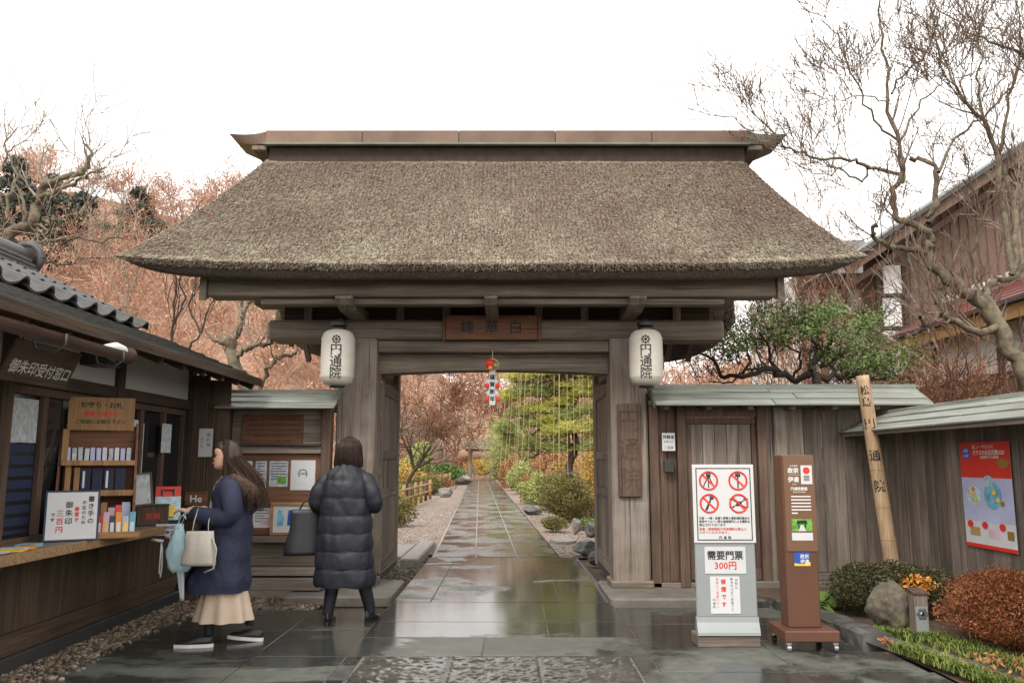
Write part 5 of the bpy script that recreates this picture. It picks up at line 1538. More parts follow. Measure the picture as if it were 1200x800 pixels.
# posts, header, plaster band
for y0 in (3.9, 5.42, 7.0, 8.60): h('post', HX - .1, HX + .035, y0, y0 + .12, .802, 2.55, 'hut_wood_z')
h('header_beam', HX - .09, HX + .02, 2.0, 8.72, 1.93, 2.03, 'hut_wood_y')
for y0, y1 in ((2.0, 3.9), (4.02, 5.42), (5.54, 7.0), (7.12, 8.6)): h('plaster_panel', HX - .06, HX - .005, y0, y1, 2.032, 2.55, 'plaster', .002)
h('end_wall', -6.2, HX - .1, 8.6, 8.7, 0, 2.5, 'hut_wood_x')
h('corner_board', HX + .036, -3.2, 8.62, 8.68, .0, 2.3, 'hut_wood_z'); h('corner_board', -3.197, -2.98, 8.66, 8.7, .0, 2.25, 'hut_wood_z')
# sliding windows
def window(y0, y1, z0, z1, n):
    b = MB(); b.box(HX - .065, HX - .06, y0, y1, z0, z1); g_ = b.build('window', 'glass_dark', HUT)
    def fr(a, c, e, f, nm='window_frame', mat='red_wood'):
        b = MB(); b.box(HX - .062, HX - .02, a, c, e, f, .004); b.build(nm, mat, g_)
    fr(y0, y1, z0, z0 + .07); fr(y0, y1, z1 - .06, z1)
    for q in range(n + 1):
        yc = y0 + (y1 - y0) * q / n; fr(max(y0, yc - .03), min(y1, yc + .03), z0 + .072, z1 - .062, 'window_stile')
    return g_
w1_ = window(4.02, 5.42, .802, 1.928, 2); w2_ = window(5.54, 7.0, .802, 1.928, 3); w3_ = window(7.12, 8.6, .802, 1.928, 3)
b = MB(); b.box(HX - .0595, HX - .056, 5.66, 5.98, .9, 1.52)
b.build('blue_curtain', 'navy_frame', w2_)
for q in range(7): b = MB(); b.box(HX - .056, HX - .053, 5.67, 5.97, .93 + q * .085, .955 + q * .085); b.build('curtain_slat', 'window_dark', w2_)
b = MB(); b.box(HX - .0595, HX - .0575, 5.60, 5.99, 1.53, 1.84); b.build('patterned_paper', 'news_paper', w2_)
for q, (ya_, yb__, za_, zb__, mt) in enumerate(((7.62, 7.74, 1.0, 1.75, 'plaster_bright'), (7.64, 7.72, 1.15, 1.24, 'tan_wood_y'), (7.64, 7.72, 1.42, 1.51, 'tan_wood_y'))):
    b = MB(); b.box(HX - .0595 + q * .002, HX - .058 + q * .002, ya_, yb__, za_, zb__); b.build('painted_reflection', mt, w3_)  # pale strip with tan marks, painting the bright reflection onto the pane
# counter
CT = MB(); CT.box(HX - .05, -3.06, 3.0, 7.35, .80, .835, .003); ct = CT.build('counter', 'grey_wood_y', HUT)
b = MB(); b.box(-3.062, -3.035, 3.0, 7.35, .772, .838, .004); b.build('counter_edge', 'chipboard', ct)
for y0 in (3.6, 5.2, 6.9): b = MB(); b.prism([(HX + .005, .5), (HX + .005, .798), (-3.1, .798)], y0, y0 + .04, 'xz') if False else b.add([(HX + .006, y0, .5), (HX + .006, y0 + .04, .5), (HX + .006, y0 + .04, .798), (HX + .006, y0, .798), (-3.1, y0, .798), (-3.1, y0 + .04, .798)], [(0, 1, 2, 3), (0, 3, 4), (1, 5, 2), (0, 4, 5, 1), (3, 2, 5, 4)]); b.build('counter_bracket', 'hut_wood_z', ct)
# lower roof: long slate-grey courses
EX, EZ, UX, UZ = -2.68, 2.235, -3.75, 2.68
nc = 7
for q in range(nc):
    t0, t1 = q / nc, (q + 1) / nc + .05
    xa, za_ = lerp(EX, UX, t0), lerp(EZ, UZ, t0) + .03; xb, zb__ = lerp(EX, UX, min(1, t1)), lerp(EZ, UZ, min(1, t1)) + .012
    y = 2.0 - .3 * (q % 2)
    while y < 8.7:
        L = min(.9, 8.72 - y)
        if L < .05: break
        b = MB(); w_ = math.hypot(xa - xb, za_ - zb__)
        b.beam(((xa + xb) / 2, max(y, 2.0) + .002, (za_ + zb__) / 2), ((xa + xb) / 2, y + L - .002, (za_ + zb__) / 2), w_, .014, .003, (zb__ - za_, 0, xa - xb))
        b.build('roof_shingle', 'slate_shingle', HUT); y += .9
b = MB(); b.beam((lerp(EX, UX, .5) + .01, 2.0, lerp(EZ, UZ, .5) - .03), (lerp(EX, UX, .5) + .01, 8.71, lerp(EZ, UZ, .5) - .03), math.hypot(EX - UX, EZ - UZ) - .02, .025, 0, (UZ - EZ, 0, EX - UX)); b.build('roof_boarding', 'hut_wood_y', HUT)
for q in range(15):
    yy = 2.3 + q * .45; b = MB(); b.beam((EX - .05, yy, EZ - .065), (-3.6, yy, lerp(EZ, UZ, .86) - .06), .05, .06, .004); b.build('rafter', 'hut_wood_x', HUT)
b = MB(); b.beam((EX + .006, 2.0, EZ - .015), (EX + .006, 8.72, EZ - .015), .02, .075, .004); b.build('fascia_board', 'hut_wood_y', HUT)
# gutter with its bracket and pale outlet
b = MB(); rings = []
for yy in (2.0, 5.5):
    rings.append([(-2.60 + .055 * math.cos(a), yy, 2.115 + .06 * math.sin(a)) for a in np.linspace(PI, 2 * PI, 11)] + [(-2.60 + .049 * math.cos(a), yy, 2.115 + .052 * math.sin(a)) for a in np.linspace(2 * PI, PI, 11)])
b.loft(rings); fixn(b.build('gutter', 'gutter_copper', HUT, sm=False))
b = MB(); b.tube([(-2.6, 5.5, 2.105), (-2.6, 5.515, 2.105)], .058, 16); b.build('gutter_stop', 'gutter_copper', HUT)
b = MB(); b.tube([(-2.62, 5.22, 2.13), (-2.62, 5.36, 2.14), (-2.62, 5.45, 2.13), (-2.62, 5.48, 2.10)], [.012, .036, .04, .03], 14); b.build('gutter_outlet', 'plaster_bright', HUT, sm=True)
for yy in (3.5, 4.6, 5.3):
    b = MB(); b.tube([(-2.75, yy, 2.2), (-2.70, yy, 2.03), (-2.6, yy, 2.0), (-2.53, yy, 2.05), (-2.53, yy, 2.115)], .008, 6); b.build('gutter_bracket', 'iron', HUT, sm=True)
b = MB(); b.add([(-2.95, 5.55, 2.17), (-2.95, 5.75, 2.17), (-2.75, 5.75, 2.05), (-2.75, 5.55, 2.05), (-2.95, 5.55, 2.05), (-2.95, 5.75, 2.05)], [(0, 1, 2, 3), (0, 3, 4), (1, 5, 2), (0, 4, 5, 1), (3, 2, 5, 4)]); b.build('eave_speaker', 'black', HUT)
# upper tiled roof: pan tiles with a roll, in courses
TWd, TLn = .325, .30
slope = Vector((-.9, 0, .40)).normalized()
nrm = Vector((.40, 0, .9)).normalized()
b = MB(); prof = []
for q in range(17):
    u = q / 16
    zz = -.03 * math.sin(PI * min(1, u / .62)) if u < .62 else .055 * math.sin(PI * (u - .62) / .38)
    prof.append((u * TWd * 1.06, zz))
rings = []
for s, lift in ((-.02, .012), (TLn * 1.12, -.006)):
    top_ = [(slope * s + Vector((0, u, 0)) + nrm * (zz + lift)) for u, zz in prof]
    bot_ = [(slope * s + Vector((0, u, 0)) + nrm * (zz + lift - .02)) for u, zz in prof[::-1]]
    rings.append(top_ + bot_)
b.loft(rings); tile_me = b.mesh('roof_tile'); tile_me.materials.append(M['kawara_tile'])
E0 = Vector((-3.50, 0, 2.655))
for cI in range(15):
    for rI in range(5):
        yy = 7.72 - (cI + 1) * TWd
        o = link('roof_tile', tile_me, None, HUT, E0 + slope * (rI * TLn) + nrm * (rI * .004) + Vector((0, yy, 0)) - wloc(HUT))
        if cI == 0 and rI == 0: fixn(o)
b = MB(); b.prism([(-3.52, 2.56), (-3.52, 2.62), (-4.75, 3.17), (-6.2, 2.5)], 2.4, 7.66, 'xz'); fixn(b.build('roof_core', 'hut_wood_x', HUT))
for q in range(4):
    b = MB(); b.box(-4.95 + q * .02, -4.55 - q * .02, 2.5, 7.78 - q * .03, 3.14 + q * .045, 3.18 + q * .045, .01); b.build('ridge_course', 'kawara_tile', HUT)
b = MB(); b.tube([(-4.75, 2.5, 3.34), (-4.75, 7.78, 3.34)], .11, 18); b.build('ridge_roll', 'kawara_tile', HUT, sm=True)
b = MB(); b.torus((-4.75, 7.82, 3.36), .14, .038, 28, 8, 'y'); b.build('ridge_end_ring', 'kawara_tile', HUT, sm=True)
b = MB(); b.tube([(-4.75, 7.80, 3.36), (-4.75, 7.83, 3.36)], .115, 20); b.build('ridge_end_mortar', 'soil', HUT)

# hanging board with the window's name
a = Q(2, 438, -3.0); c = Q(80, 452, -3.0)
t_ = thing('hanging_sign', 'dark hanging board with pale writing under the hut eave', 'sign', (-2.98, (a.y + c.y) / 2, 1.86))
tl = R(24)
m = Matrix.Translation((0, 0, .14)) @ Matrix.Rotation(PI / 2, 4, 'Z')
L_ = c.y - a.y
b = MB(); b.box(-L_ / 2, L_ / 2, -.012, .012, -.13, .13, .004)
bd = b.build('board', 'hut_wood_x', t_, world=False); bd.location = (0, 0, .14); bd.rotation_euler = (-tl * -1, 0, PI / 2)
o = write('御朱印受付窓口', .095, 'plaster', bd, (0, -.0135, -.03), FX, weight=.0012, world=False)  # greyer than white ink: the shade under the eave is put into the colour
b = MB(); b.tube([(0, -L_ * .3, .27), (0, -L_ * .3, .42)], .004, 5); b.tube([(0, L_ * .3, .27), (0, L_ * .3, .42)], .004, 5); b.build('hanger_wires', 'iron', t_, world=False)

# ---- goods on the counter
CZ = .836
ck = Q(108, 620, -3.22)
RK = thing('display_rack', 'brown wooden stepped display rack on the counter', 'rack', (-3.21, ck.y, CZ), R(27))
def rk(name, x0, x1, y0, y1, z0, z1, mat='tan_wood_z', ch=.004, parent=None):
    b = MB(); b.box(x0, x1, y0, y1, z0, z1, ch); return b.build(name, mat, parent or RK, world=False)
for s in (-1, 1):
    b = MB(); b.prism([(-.2, 0), (.12, 0), (.12, .86), (.06, .86), (-.05, .5), (-.2, .12)], s * .265 - .009, s * .265 + .009, 'yz'); fixn(b.build('side_panel', 'plaque_wood', RK, world=False))
rk('back_panel', -.256, .256, .09, .105, .01, .84, 'plaque_wood'); rk('shelf', -.255, .255, -.19, .088, .005, .025); rk('shelf', -.255, .255, -.11, .088, .30, .318); rk('shelf', -.255, .255, -.05, .088, .53, .548)
rk('shelf_lip', -.256, .256, -.2, -.188, .0, .06); rk('shelf_lip', -.256, .256, -.118, -.106, .30, .345); rk('shelf_lip', -.256, .256, -.058, -.046, .53, .57)
hb = rk('header_board', -.235, .235, .03, .045, .80, 1.06)
write('お守り・お札', .05, 'ink', hb, (0, .0285, 1.0), FX, weight=.001, world=False); write('書置き御朱印', .042, 'red_ink', hb, (0, .0285, .93), FX, weight=.001, world=False); write('ご自由にお取り下さい', .036, 'ink', hb, (0, .0285, .87), FX, weight=.0008, world=False)
RM = Matrix.Translation(RK.location) @ Matrix.Rotation(R(27), 4, 'Z')
def good(name, label, cat, lx, ly, lz, w, d_, hh, mat, group, lean=-.12, rz=0., mats=None):
    p = RM @ Vector((lx, ly, lz)); b = MB(); b.box(-w / 2, w / 2, -d_ / 2, d_ / 2, 0, hh, min(.002, d_ * .3))
    o = link(name, b.mesh(name), mat, None, p, (lean, 0, R(27) + rz)); tag(o, label, cat, group); return o
ORD = ['first', 'second', 'third', 'fourth', 'fifth', 'sixth', 'seventh', 'eighth', 'ninth', 'tenth', 'last']
for q in range(11):
    good('paper_charm', 'small pale paper charm on the top shelf of the rack, ' + ORD[q] + ' from the left', 'charm', -.21 + q * .042, .0, .55, .032, .006, .115 + .01 * rs.random(), rs.choice(['paper', 'lilac_print', 'news_paper']), 'paper charms on the top shelf', -.25, rs.uniform(-.1, .1))
o = good('wooden_tablet', 'rounded pale wooden tablet leaning at the left of the top shelf', 'tablet', -.235, -.03, .57, .045, .008, .24, 'tan_wood_z', None, -.12)
for q in range(2): good('wooden_tablet', ('taller' if q == 0 else 'shorter') + ' pale wooden tablet left on the middle shelf', 'tablet', -.2 + q * .06, -.06, .32, .04, .008, .23 - .03 * q, 'tan_wood_z', 'tablets on the middle shelf', -.2, 0)
for q in range(4):
    o = good('stamp_book', 'dark blue stamp book on the middle shelf of the rack, ' + ORD[q] + ' from the left', 'book', -.08 + q * .08, -.06, .32, .07, .015, .19, 'navy_cloth', 'stamp books on the middle shelf', -.18)
    if q in (0, 2):
        b = MB(); b.box(-.02, -.005, -.0105, -.0085, .04, .17); bb = b.build('title_slip', 'paper', o, world=False)
for q in range(9):
    mt = ['lilac_print', 'navy_cloth', 'leather_dark', 'tan_wood_z', 'red_wood', 'tan_wood_z', 'print_pink', 'red_print', 'lilac_print'][q]
    lb = ['pale lilac', 'dark blue', 'black', 'tan', 'dark red', 'light tan', 'pink', 'bright red', 'patterned lilac'][q]
    good('booklet', lb + ' booklet standing in the bottom row of the rack', 'booklet', -.2 + q * .052, -.13, .026, .046 if q < 8 else .06, .012, .19 + .02 * (q % 3), mt, None, -.22, rs.uniform(-.08, .08))
# framed handwritten notice in front
c = Q(84, 632, -3.12)
NT_ = thing('framed_notice', 'white handwritten notice in a dark frame at the left end of the counter goods', 'notice', (-3.13, c.y, CZ), R(30))
b = MB(); b.box(-.175, .175, -.008, .008, .0, .36, .004); fr_ = b.build('frame', 'navy_frame', NT_, world=False); fr_.rotation_euler = (R(-10), 0, 0)
b = MB(); b.box(-.16, .16, -.0105, -.0085, .015, .345); b.build('sheet', 'paper', fr_, world=False)
for s, x, z, sz, mt in (('書き手の', .12, .22, .045, 'ink'), ('不在のため', .075, .2, .03, 'ink_grey'), ('書置き', .03, .19, .032, 'red_ink'), ('御朱印', -.02, .2, .05, 'ink'), ('三百円', -.075, .14, .05, 'red_ink'), ('です', -.12, .17, .03, 'ink')):
    write(s, sz, mt, fr_, (x, -.012, z), FX, weight=.0008, vertical=True, world=False)
# offering box with a small framed card
c = Q(178, 618, -3.2)
OB = thing('offering_box', 'small brown wooden offering box on the counter', 'box', (-3.2, c.y, CZ), R(24))
b = MB(); b.box(-.13, .13, -.07, .07, 0, .17, .006); bx = b.build('box_body', 'red_wood', OB, world=False); write('志納', .06, 'red_ink', bx, (0, -.0715, .085), FX, weight=.001, world=False, spacing=1.1)
b = MB(); b.box(-.137, .137, -.077, .077, .171, .183, .004); b.build('lid', 'red_wood', OB, world=False)
c2 = Q(170, 590, -3.27)
CF = thing('framed_card', 'tilted wooden framed card behind the offering box', 'picture', (-3.27, c2.y - .1, c2.z - .02), R(24))
b = MB(); b.box(-.11, .11, -.006, .006, 0, .30, .003); f_ = b.build('frame', 'grey_wood_z', CF, world=False); f_.rotation_euler = (R(-14), R(-6), 0)
b = MB(); b.box(-.09, .09, -.0085, -.0065, .02, .28); s_ = b.build('card', 'news_paper', f_, world=False)
b = MB(); b.box(-.035, .05, -.0105, -.009, .03, .16); b.build('printed_figure', 'paper', s_, world=False)
# leaflet holder
c = Q(205, 605, -3.15)
LH = thing('leaflet_holder', 'leaflet holder with red and blue pamphlets at the far end of the counter', 'holder', (-3.16, c.y - .15, CZ), R(24))
b = MB(); b.box(-.13, .13, -.05, .09, 0, .03, .004); b.build('base', 'black', LH, world=False)
for q, (mt, z, yy) in enumerate((('red_print', .12, .05), ('blue_paper', .03, -.02), ('yellow', .06, -.03))):
    b = MB(); b.box(-.11 if q < 2 else -.02, .11 if q < 2 else .06, -.006, .006, 0, .22 if q < 2 else .11, .002); o = b.build('pamphlet', mt, LH, world=False); o.location = (0, yy, z); o.rotation_euler = (R(-18), 0, 0)
b = MB(); b.tube([(-.05, .08, .03), (-.05, .09, .30), (.05, .09, .30), (.05, .08, .03)], .012, 8); b.build('wire_back', 'chrome', LH, world=False)
# price card and umbrella hooks on the counter end
c = Q(200, 621, -3.03)
PC = thing('price_card', 'white price card fixed to the far end of the counter', 'card', (-3.03, c.y - .02, .75), R(20))
b = MB(); b.box(-.115, .115, -.004, .004, 0, .10, .001); cd_ = b.build('card', 'paper', PC, world=False)
write('UMBRELLA', .034, 'ink', cd_, (0, -.005, .07), FX, weight=.0006, world=False); write('傘立て', .036, 'ink', cd_, (.02, -.005, .028), FX, weight=.0006, world=False)
for q, px in enumerate((182, 197)):
    c = Q(px, 640, -3.02)
    b = MB(); b.tube([(-3.05, c.y, .74), (-2.95, c.y - .02, .73)], .012, 8)
    b.tube([(-2.97, c.y, .73), (-2.96, c.y - .03, .6), (-2.97, c.y - .01, .47), (-2.98, c.y + .04, .42), (-2.98, c.y + .06, .5), (-2.98, c.y + .05, .66), (-2.98, c.y + .02, .72)], .006, 6)
    one('umbrella_hook', 'white wire umbrella loop under the counter, ' + ('nearer the camera' if q == 0 else 'nearer the price card'), 'hook', b, 'plaster_bright', 'umbrella loops', sm=True)
# papers fixed on the hut front and corner
for q, (x0, y0, x1, y1, X_, lb, mt) in enumerate((
        (154, 492, 163, 506, HX - .045, 'small white paper high on the hut window post', 'paper'),
        (152, 510, 160, 536, HX - .045, 'narrow white paper strip on the far hut window', 'paper'),
        (189, 497, 202, 530, HX - .045, 'grey paper on the hut window nearest the corner', 'news_paper'))):
    a, c = Q(x0, y1, X_ + .06), Q(x1, y0, X_ + .06); b = MB(); b.box(X_ + .052, X_ + .056, a.y, c.y, a.z, c.z)
    one('posted_paper', lb, 'paper', b, mt)
t_, a, c = on_wall('posted_paper', 'white paper with vertical writing on the dark hut corner', 'paper', 232, 502, 250, 535, 8.61, 'paper')
write('御祈祷', .045, 'ink_grey', t_, ((a.x + c.x) / 2 + .03, 8.605, (a.z + c.z) / 2 + .03), FX, vertical=True); write('受付所', .035, 'red_ink', t_, ((a.x + c.x) / 2 - .04, 8.605, (a.z + c.z) / 2), FX, vertical=True)
c = Q(230, 584, -3.2)
t_ = thing('small_signboard', 'small brown signboard with pale letters behind the woman in navy', 'sign', (-3.2, c.y, c.z - .07), R(10))
b = MB(); b.box(-.11, .11, -.01, .01, 0, .14, .004); bd = b.build('board', 'plaque_wood', t_, world=False); write('He', .1, 'white_ink', bd, (0, -.0115, .07), FX, weight=.001, world=False)
b = MB(); b.box(-.02, .02, .0, .03, -.45, .0, .003); b.build('stand', 'hut_wood_z', t_, world=False)

PKC = ['tan_wood_z', 'lilac_print', 'red_print', 'print_pink', 'leather_dark', 'orange', 'news_paper', 'cyan_print']
PKN = ['tan', 'pale lilac', 'bright red', 'pink', 'black', 'orange', 'grey printed', 'blue printed']
for q in range(8):
    o = good('charm_packet', PKN[q] + ' packet leaning in the front tray before the display rack', 'packet', -.06 + q * .045, -.26, .012, .042, .01, .15 + .03 * (q % 2), PKC[q], None, -.3, rs.uniform(-.12, .12))
    b = MB(); b.box(-.013, .013, -.0065, -.0055, .03, .10); b.build('title_slip', 'paper' if q % 3 else 'gold', o, world=False)
p = RM @ Vector((.1, -.26, 0))
TR = thing('goods_tray', 'low wooden tray holding packets in front of the display rack', 'tray', p, R(27))
b = MB(); b.box(-.2, .2, -.05, .06, 0, .01, .002); b.build('base', 'tan_wood_x', TR, world=False)
for q, (x0, x1, y0, y1) in enumerate(((-.2, .2, -.06, -.05), (-.2, .2, .06, .07), (-.21, -.2, -.06, .07), (.2, .21, -.06, .07))):
    b = MB(); b.box(x0, x1, y0, y1, 0, .045, .002); b.build('side', 'tan_wood_x', TR, world=False)
for q in range(5):
    c = Q(12 + q * 9, 640 - q * 2, -3.18); b = MB(); w_ = rs.uniform(.05, .09); b.box(-w_, w_, -.06, .06, 0, .006 + .004 * q, .001)
    o = link('leaflet', b.mesh('leaflet'), ['paper', 'yellow', 'news_paper', 'orange', 'cyan_print'][q], None, (-3.2 + .04 * (q % 2), c.y - .1, .8365), (0, 0, rs.uniform(-.5, .5)))
    tag(o, ['white', 'yellow', 'grey printed', 'orange', 'blue'][q] + ' leaflet lying flat at the near end of the counter', 'leaflet')

# ================================================================== PEOPLE
def interp(z, tab):
    zs = [t[0] for t in tab]; return [float(np.interp(z, zs, [t[i] for t in tab])) for i in range(1, len(tab[0]))]
HEAD = [  # z, front, back, half width (head units of 0.22 m, forward is -y)
    (0., -.070, -.02, .022), (.04, -.088, .012, .040), (.10, -.094, .03, .052), (.17, -.088, .045, .059), (.22, -.094, .055, .062), (.27, -.090, .06, .064),
    (.33, -.088, .068, .067), (.42, -.088, .08, .071), (.5, -.083, .09, .073), (.58, -.090, .096, .075), (.68, -.092, .10, .076), (.78, -.085, .098, .073), (.87, -.068, .085, .063), (.94, -.044, .062, .047), (.985, -.015, .03, .024), (1., -.003, .01, .008)]
def head_rings(c, hgt=.22, n=32, scale=1.):
    rings = []
    for q in range(34):
        t_ = q / 33; f, bk, w = interp(t_, HEAD); mid = (f + bk) / 2 * .6
        ring = []
        nose = {True: 0}[True]
        nose = max(0., 1 - abs(t_ - .37) / .06) * .011 + (max(0., 1 - (t_ - .36) / .17) * .010 if t_ >= .36 else 0)
        lip = .006 * math.exp(-((t_ - .235) / .018) ** 2) + .006 * math.exp(-((t_ - .20) / .016) ** 2)
        for i in range(n):
            a = 2 * PI * i / n; x = w * math.sin(a); cs = math.cos(a)
            y_ = mid + (f - mid) * abs(cs) ** .85 if cs > 0 else mid + (bk - mid) * abs(cs) ** .9
            if cs > 0:
                y_ -= nose * math.exp(-(x / (.014 + .004 * (t_ < .4))) ** 2) + lip * math.exp(-(x / .022) ** 2)
                y_ += .007 * math.exp(-((abs(x) - .033) / .014) ** 2) * math.exp(-((t_ - .5) / .05) ** 2)
            ring.append((c[0] + x * scale, c[1] + y_ * scale, c[2] + t_ * hgt * scale))
        rings.append(ring)
    return rings
def hand(b, wrist, fwd, palm_n, side, curl=.6, L=.17):
    """palm and five bent fingers; fwd along the hand, palm_n out of the palm, side towards the thumb"""
    w, f, n, s = Vector(wrist), Vector(fwd).normalized(), Vector(palm_n).normalized(), Vector(side).normalized()
    b.tube([w, w + f * .03, w + f * .085], [(.022, .018), (.036, .015), (.038, .013)], 10)
    for q, (o, ln) in enumerate(((.027, .070), (.009, .078), (-.009, .073), (-.026, .058))):
        p0 = w + f * .075 + s * o; d = f; pts = [p0]
        for k_ in range(3):
            d = (d + n * curl * (.55 + .2 * k_)).normalized(); pts.append(pts[-1] + d * ln * (.45, .32, .23)[k_])
        b.tube(pts, [.0095, .009, .008, .006], 7)
    p0 = w + f * .025 + s * .03; p1 = p0 + (f * .6 + s * .7 + n * .25).normalized() * .035; p2 = p1 + (f * .9 + s * .1 + n * .5).normalized() * .03
    b.tube([p0, p1, p2], [.012, .0105, .008], 7)
def remesh(o, vox=.006, it=3):
    m = o.modifiers.new('r', 'REMESH'); m.mode = 'VOXEL'; m.voxel_size = vox
    m2 = o.modifiers.new('s', 'SMOOTH'); m2.iterations = it; m2.factor = .5
    me = bpy.data.meshes.new_from_object(o.evaluated_get(bpy.context.evaluated_depsgraph_get()))
    o.modifiers.clear(); o.data = me; smooth(me)
    return o
def strands(name, roots, paths_fn, n, mat, parent, rad=.0018, seed=0, seg=7):
    rng = np.random.default_rng(seed); out = []
    for q in range(n):
        pts = paths_fn(rng); r0 = rad * (.7 + .8 * rng.random())
        out.append((pts, np.linspace(r0, r0 * .4, len(pts))))
    return link(name, paths_mesh(name, out, 3), mat, parent)
def shoe(parent, x, toe, heel, z0, pitch, mat='shoe_black', sole='sole_white', rz=0., hgt=.085):
    """low shoe between heel and toe (y, forward -y) at side x"""
    e = bpy.data.objects
    L = heel - toe; b = MB(); rings = []
    for q in range(11):
        u = q / 10; yy = -L / 2 + L * u
        w = .045 * (math.sin(PI * min(1, .12 + u * .86)) ** .5) * (1 if u < .5 else .88); hh = float(np.interp(u, [0, .12, .35, .6, .75, 1], [.035, .05, .062, hgt, hgt, hgt * .95]))
        rings.append([(w * math.cos(a), yy, .022 + (hh - .022) * max(0, math.sin(a)) ** .8) for a in np.linspace(0, PI, 11)] + [(w * c_, yy, .022) for c_ in (-.5, 0, .5)])
    b.loft(rings); o = b.build('shoe', mat, parent, world=False, sm=True); fixn(o)
    o.location = (x, (toe + heel) / 2, z0); o.rotation_euler = (pitch, 0, rz)
    b = MB(); rings = []
    for q in range(11):
        u = q / 10; yy = -L / 2 - .006 + (L + .012) * u; w = .049 * (math.sin(PI * min(1, .13 + u * .85)) ** .5) * (1 if u < .5 else .9)
        rings.append([(w, yy, 0), (w, yy, .026), (-w, yy, .026), (-w, yy, 0)])
    b.loft(rings); fixn(b.build('sole', sole, o, world=False))
    return o
def ring_at(z, cx, cy, rx, ryf, ryb, n=48, p=2.3, ripple=0., ph=0., k_=9):
    out = []
    for i in range(n):
        a = 2 * PI * i / n; c_, s_ = math.cos(a), math.sin(a)
        r = (abs(c_) ** p + abs(s_) ** p) ** (-1 / p) * (1 + ripple * math.sin(k_ * a + ph))
        out.append((cx + rx * r * c_, cy + (ryb if s_ > 0 else ryf) * r * s_, z))
    return out

def rumple(o, amp, sc_, seed, zs=1.):
    """cloth folds: push the surface in and out along its normals"""
    from mathutils import noise as mn
    me = o.data
    for v in me.vertices:
        n_ = mn.fractal(Vector((v.co.x * sc_ + seed, v.co.y * sc_, v.co.z * sc_ * zs)), .9, 2.1, 3)
        r_ = abs(mn.noise(Vector((v.co.x * sc_ * .7, v.co.y * sc_ * .7 + seed, v.co.z * sc_ * .5 * zs))))
        v.co += v.normal * (amp * n_ - amp * .8 * math.exp(-r_ * 9))
    me.update()
# ---------- woman in navy coat, walking to the left
p = P(262, 753, 6.62)
A = thing('person', 'woman in a long navy coat and beige skirt walking past the counter', 'person', (p.x, 6.62, 0), R(-86))
# body
b = MB(); hc = (0, -.05, 1.335)
b.loft(head_rings(hc, .215))
b.tube([(0, .03, 1.22), (0, .0, 1.30), (0, -.015, 1.39)], [.05, .046, .048], 14)
b.loft([ring_at(z, 0, cy, rx, ry, ry, 28) for z, cy, rx, ry in ((.60, 0, .15, .10), (.74, 0, .165, .115), (.92, 0, .125, .09), (1.08, 0, .145, .10), (1.2, .015, .16, .085), (1.25, .02, .10, .06), (1.27, .02, .05, .045))])
for s, (ky, ay, az) in ((1, (-.10, -.09, .085)), (-1, (.06, .17, .12))):   # legs mid-stride
    b.tube([(s * .085, 0, .72), (s * .09, ky * .6, .42), (s * .09, ky * .9, .36), (s * .095, ay, az + .06), (s * .095, ay, az)], [.085, .055, .054, .036, .034], 14)
for s in (1, -1):
    b.tube([(s * .15, .02, 1.21), (s * .21, .07, 1.08), (s * .215, .075, 1.0), (s * .20, -.08, .98), (s * .17, -.27, 1.02)], [.048, .042, .04, .036, .024], 12)
    hand(b, (s * .17, -.26, 1.018), (-.25 * s, -.9, .15), (0, 0, -1) if s > 0 else (0, -.2, -1), (-s, 0, .1), .75)
b.box(-.02, .02, -.02, .02, 1.0, 1.05)
bod = b.build('body', 'skin', A, world=False); remesh(bod, .008, 1)
bod.data.materials.clear(); bod.data.materials.append(M['skin']); bod.data.materials.append(M['tights'])
for pl in bod.data.polygons: pl.material_index = 1 if pl.center.z < .7 else 0
for s in (1, -1):
    b = MB(); b.ball((s * .040, hc[1] - .079, hc[2] + .108), (.011, .010, .0065), 10, 6); b.build('eye', 'ink', bod, world=False)
    b = MB(); b.tube([(s * .016, hc[1] - .099, hc[2] + .127), (s * .036, hc[1] - .094, hc[2] + .133), (s * .054, hc[1] - .078, hc[2] + .127)], .0034, 5); b.build('eyebrow', 'hair', bod, world=False)
    b = MB(); b.torus((s * .074, hc[1] + .012, hc[2] + .095), .018, .007, 14, 6, 'x'); b.ball((s * .072, hc[1] + .012, hc[2] + .09), (.006, .014, .02), 8, 6); b.build('ear', 'skin', bod, world=False, sm=True)
    b = MB(); b.torus((s * .08, hc[1] + .012, hc[2] + .05), .019, .0028, 20, 6, 'x'); b.build('earring', 'gold', A, world=False, sm=True)
b = MB(); b.tube([(-.020, hc[1] - .092, hc[2] + .048), (0, hc[1] - .103, hc[2] + .050), (.020, hc[1] - .092, hc[2] + .048)], [.002, .0065, .002], 8); b.build('lips', 'lips', bod, world=False, sm=True)
# skirt
b = MB(); rings = []
for q in range(12):
    t_ = q / 11; z = .62 - .44 * t_
    rings.append(ring_at(z + .012 * math.sin(3 * t_), 0, .0, .14 + .06 * t_, .12 + .10 * t_, .105 + .105 * t_, 72, 2.1, .10 * t_ ** 1.3, .5, 9))
b.loft(rings, cap=False); sk = b.build('skirt', 'skirt_cloth', A, world=False, sm=True)
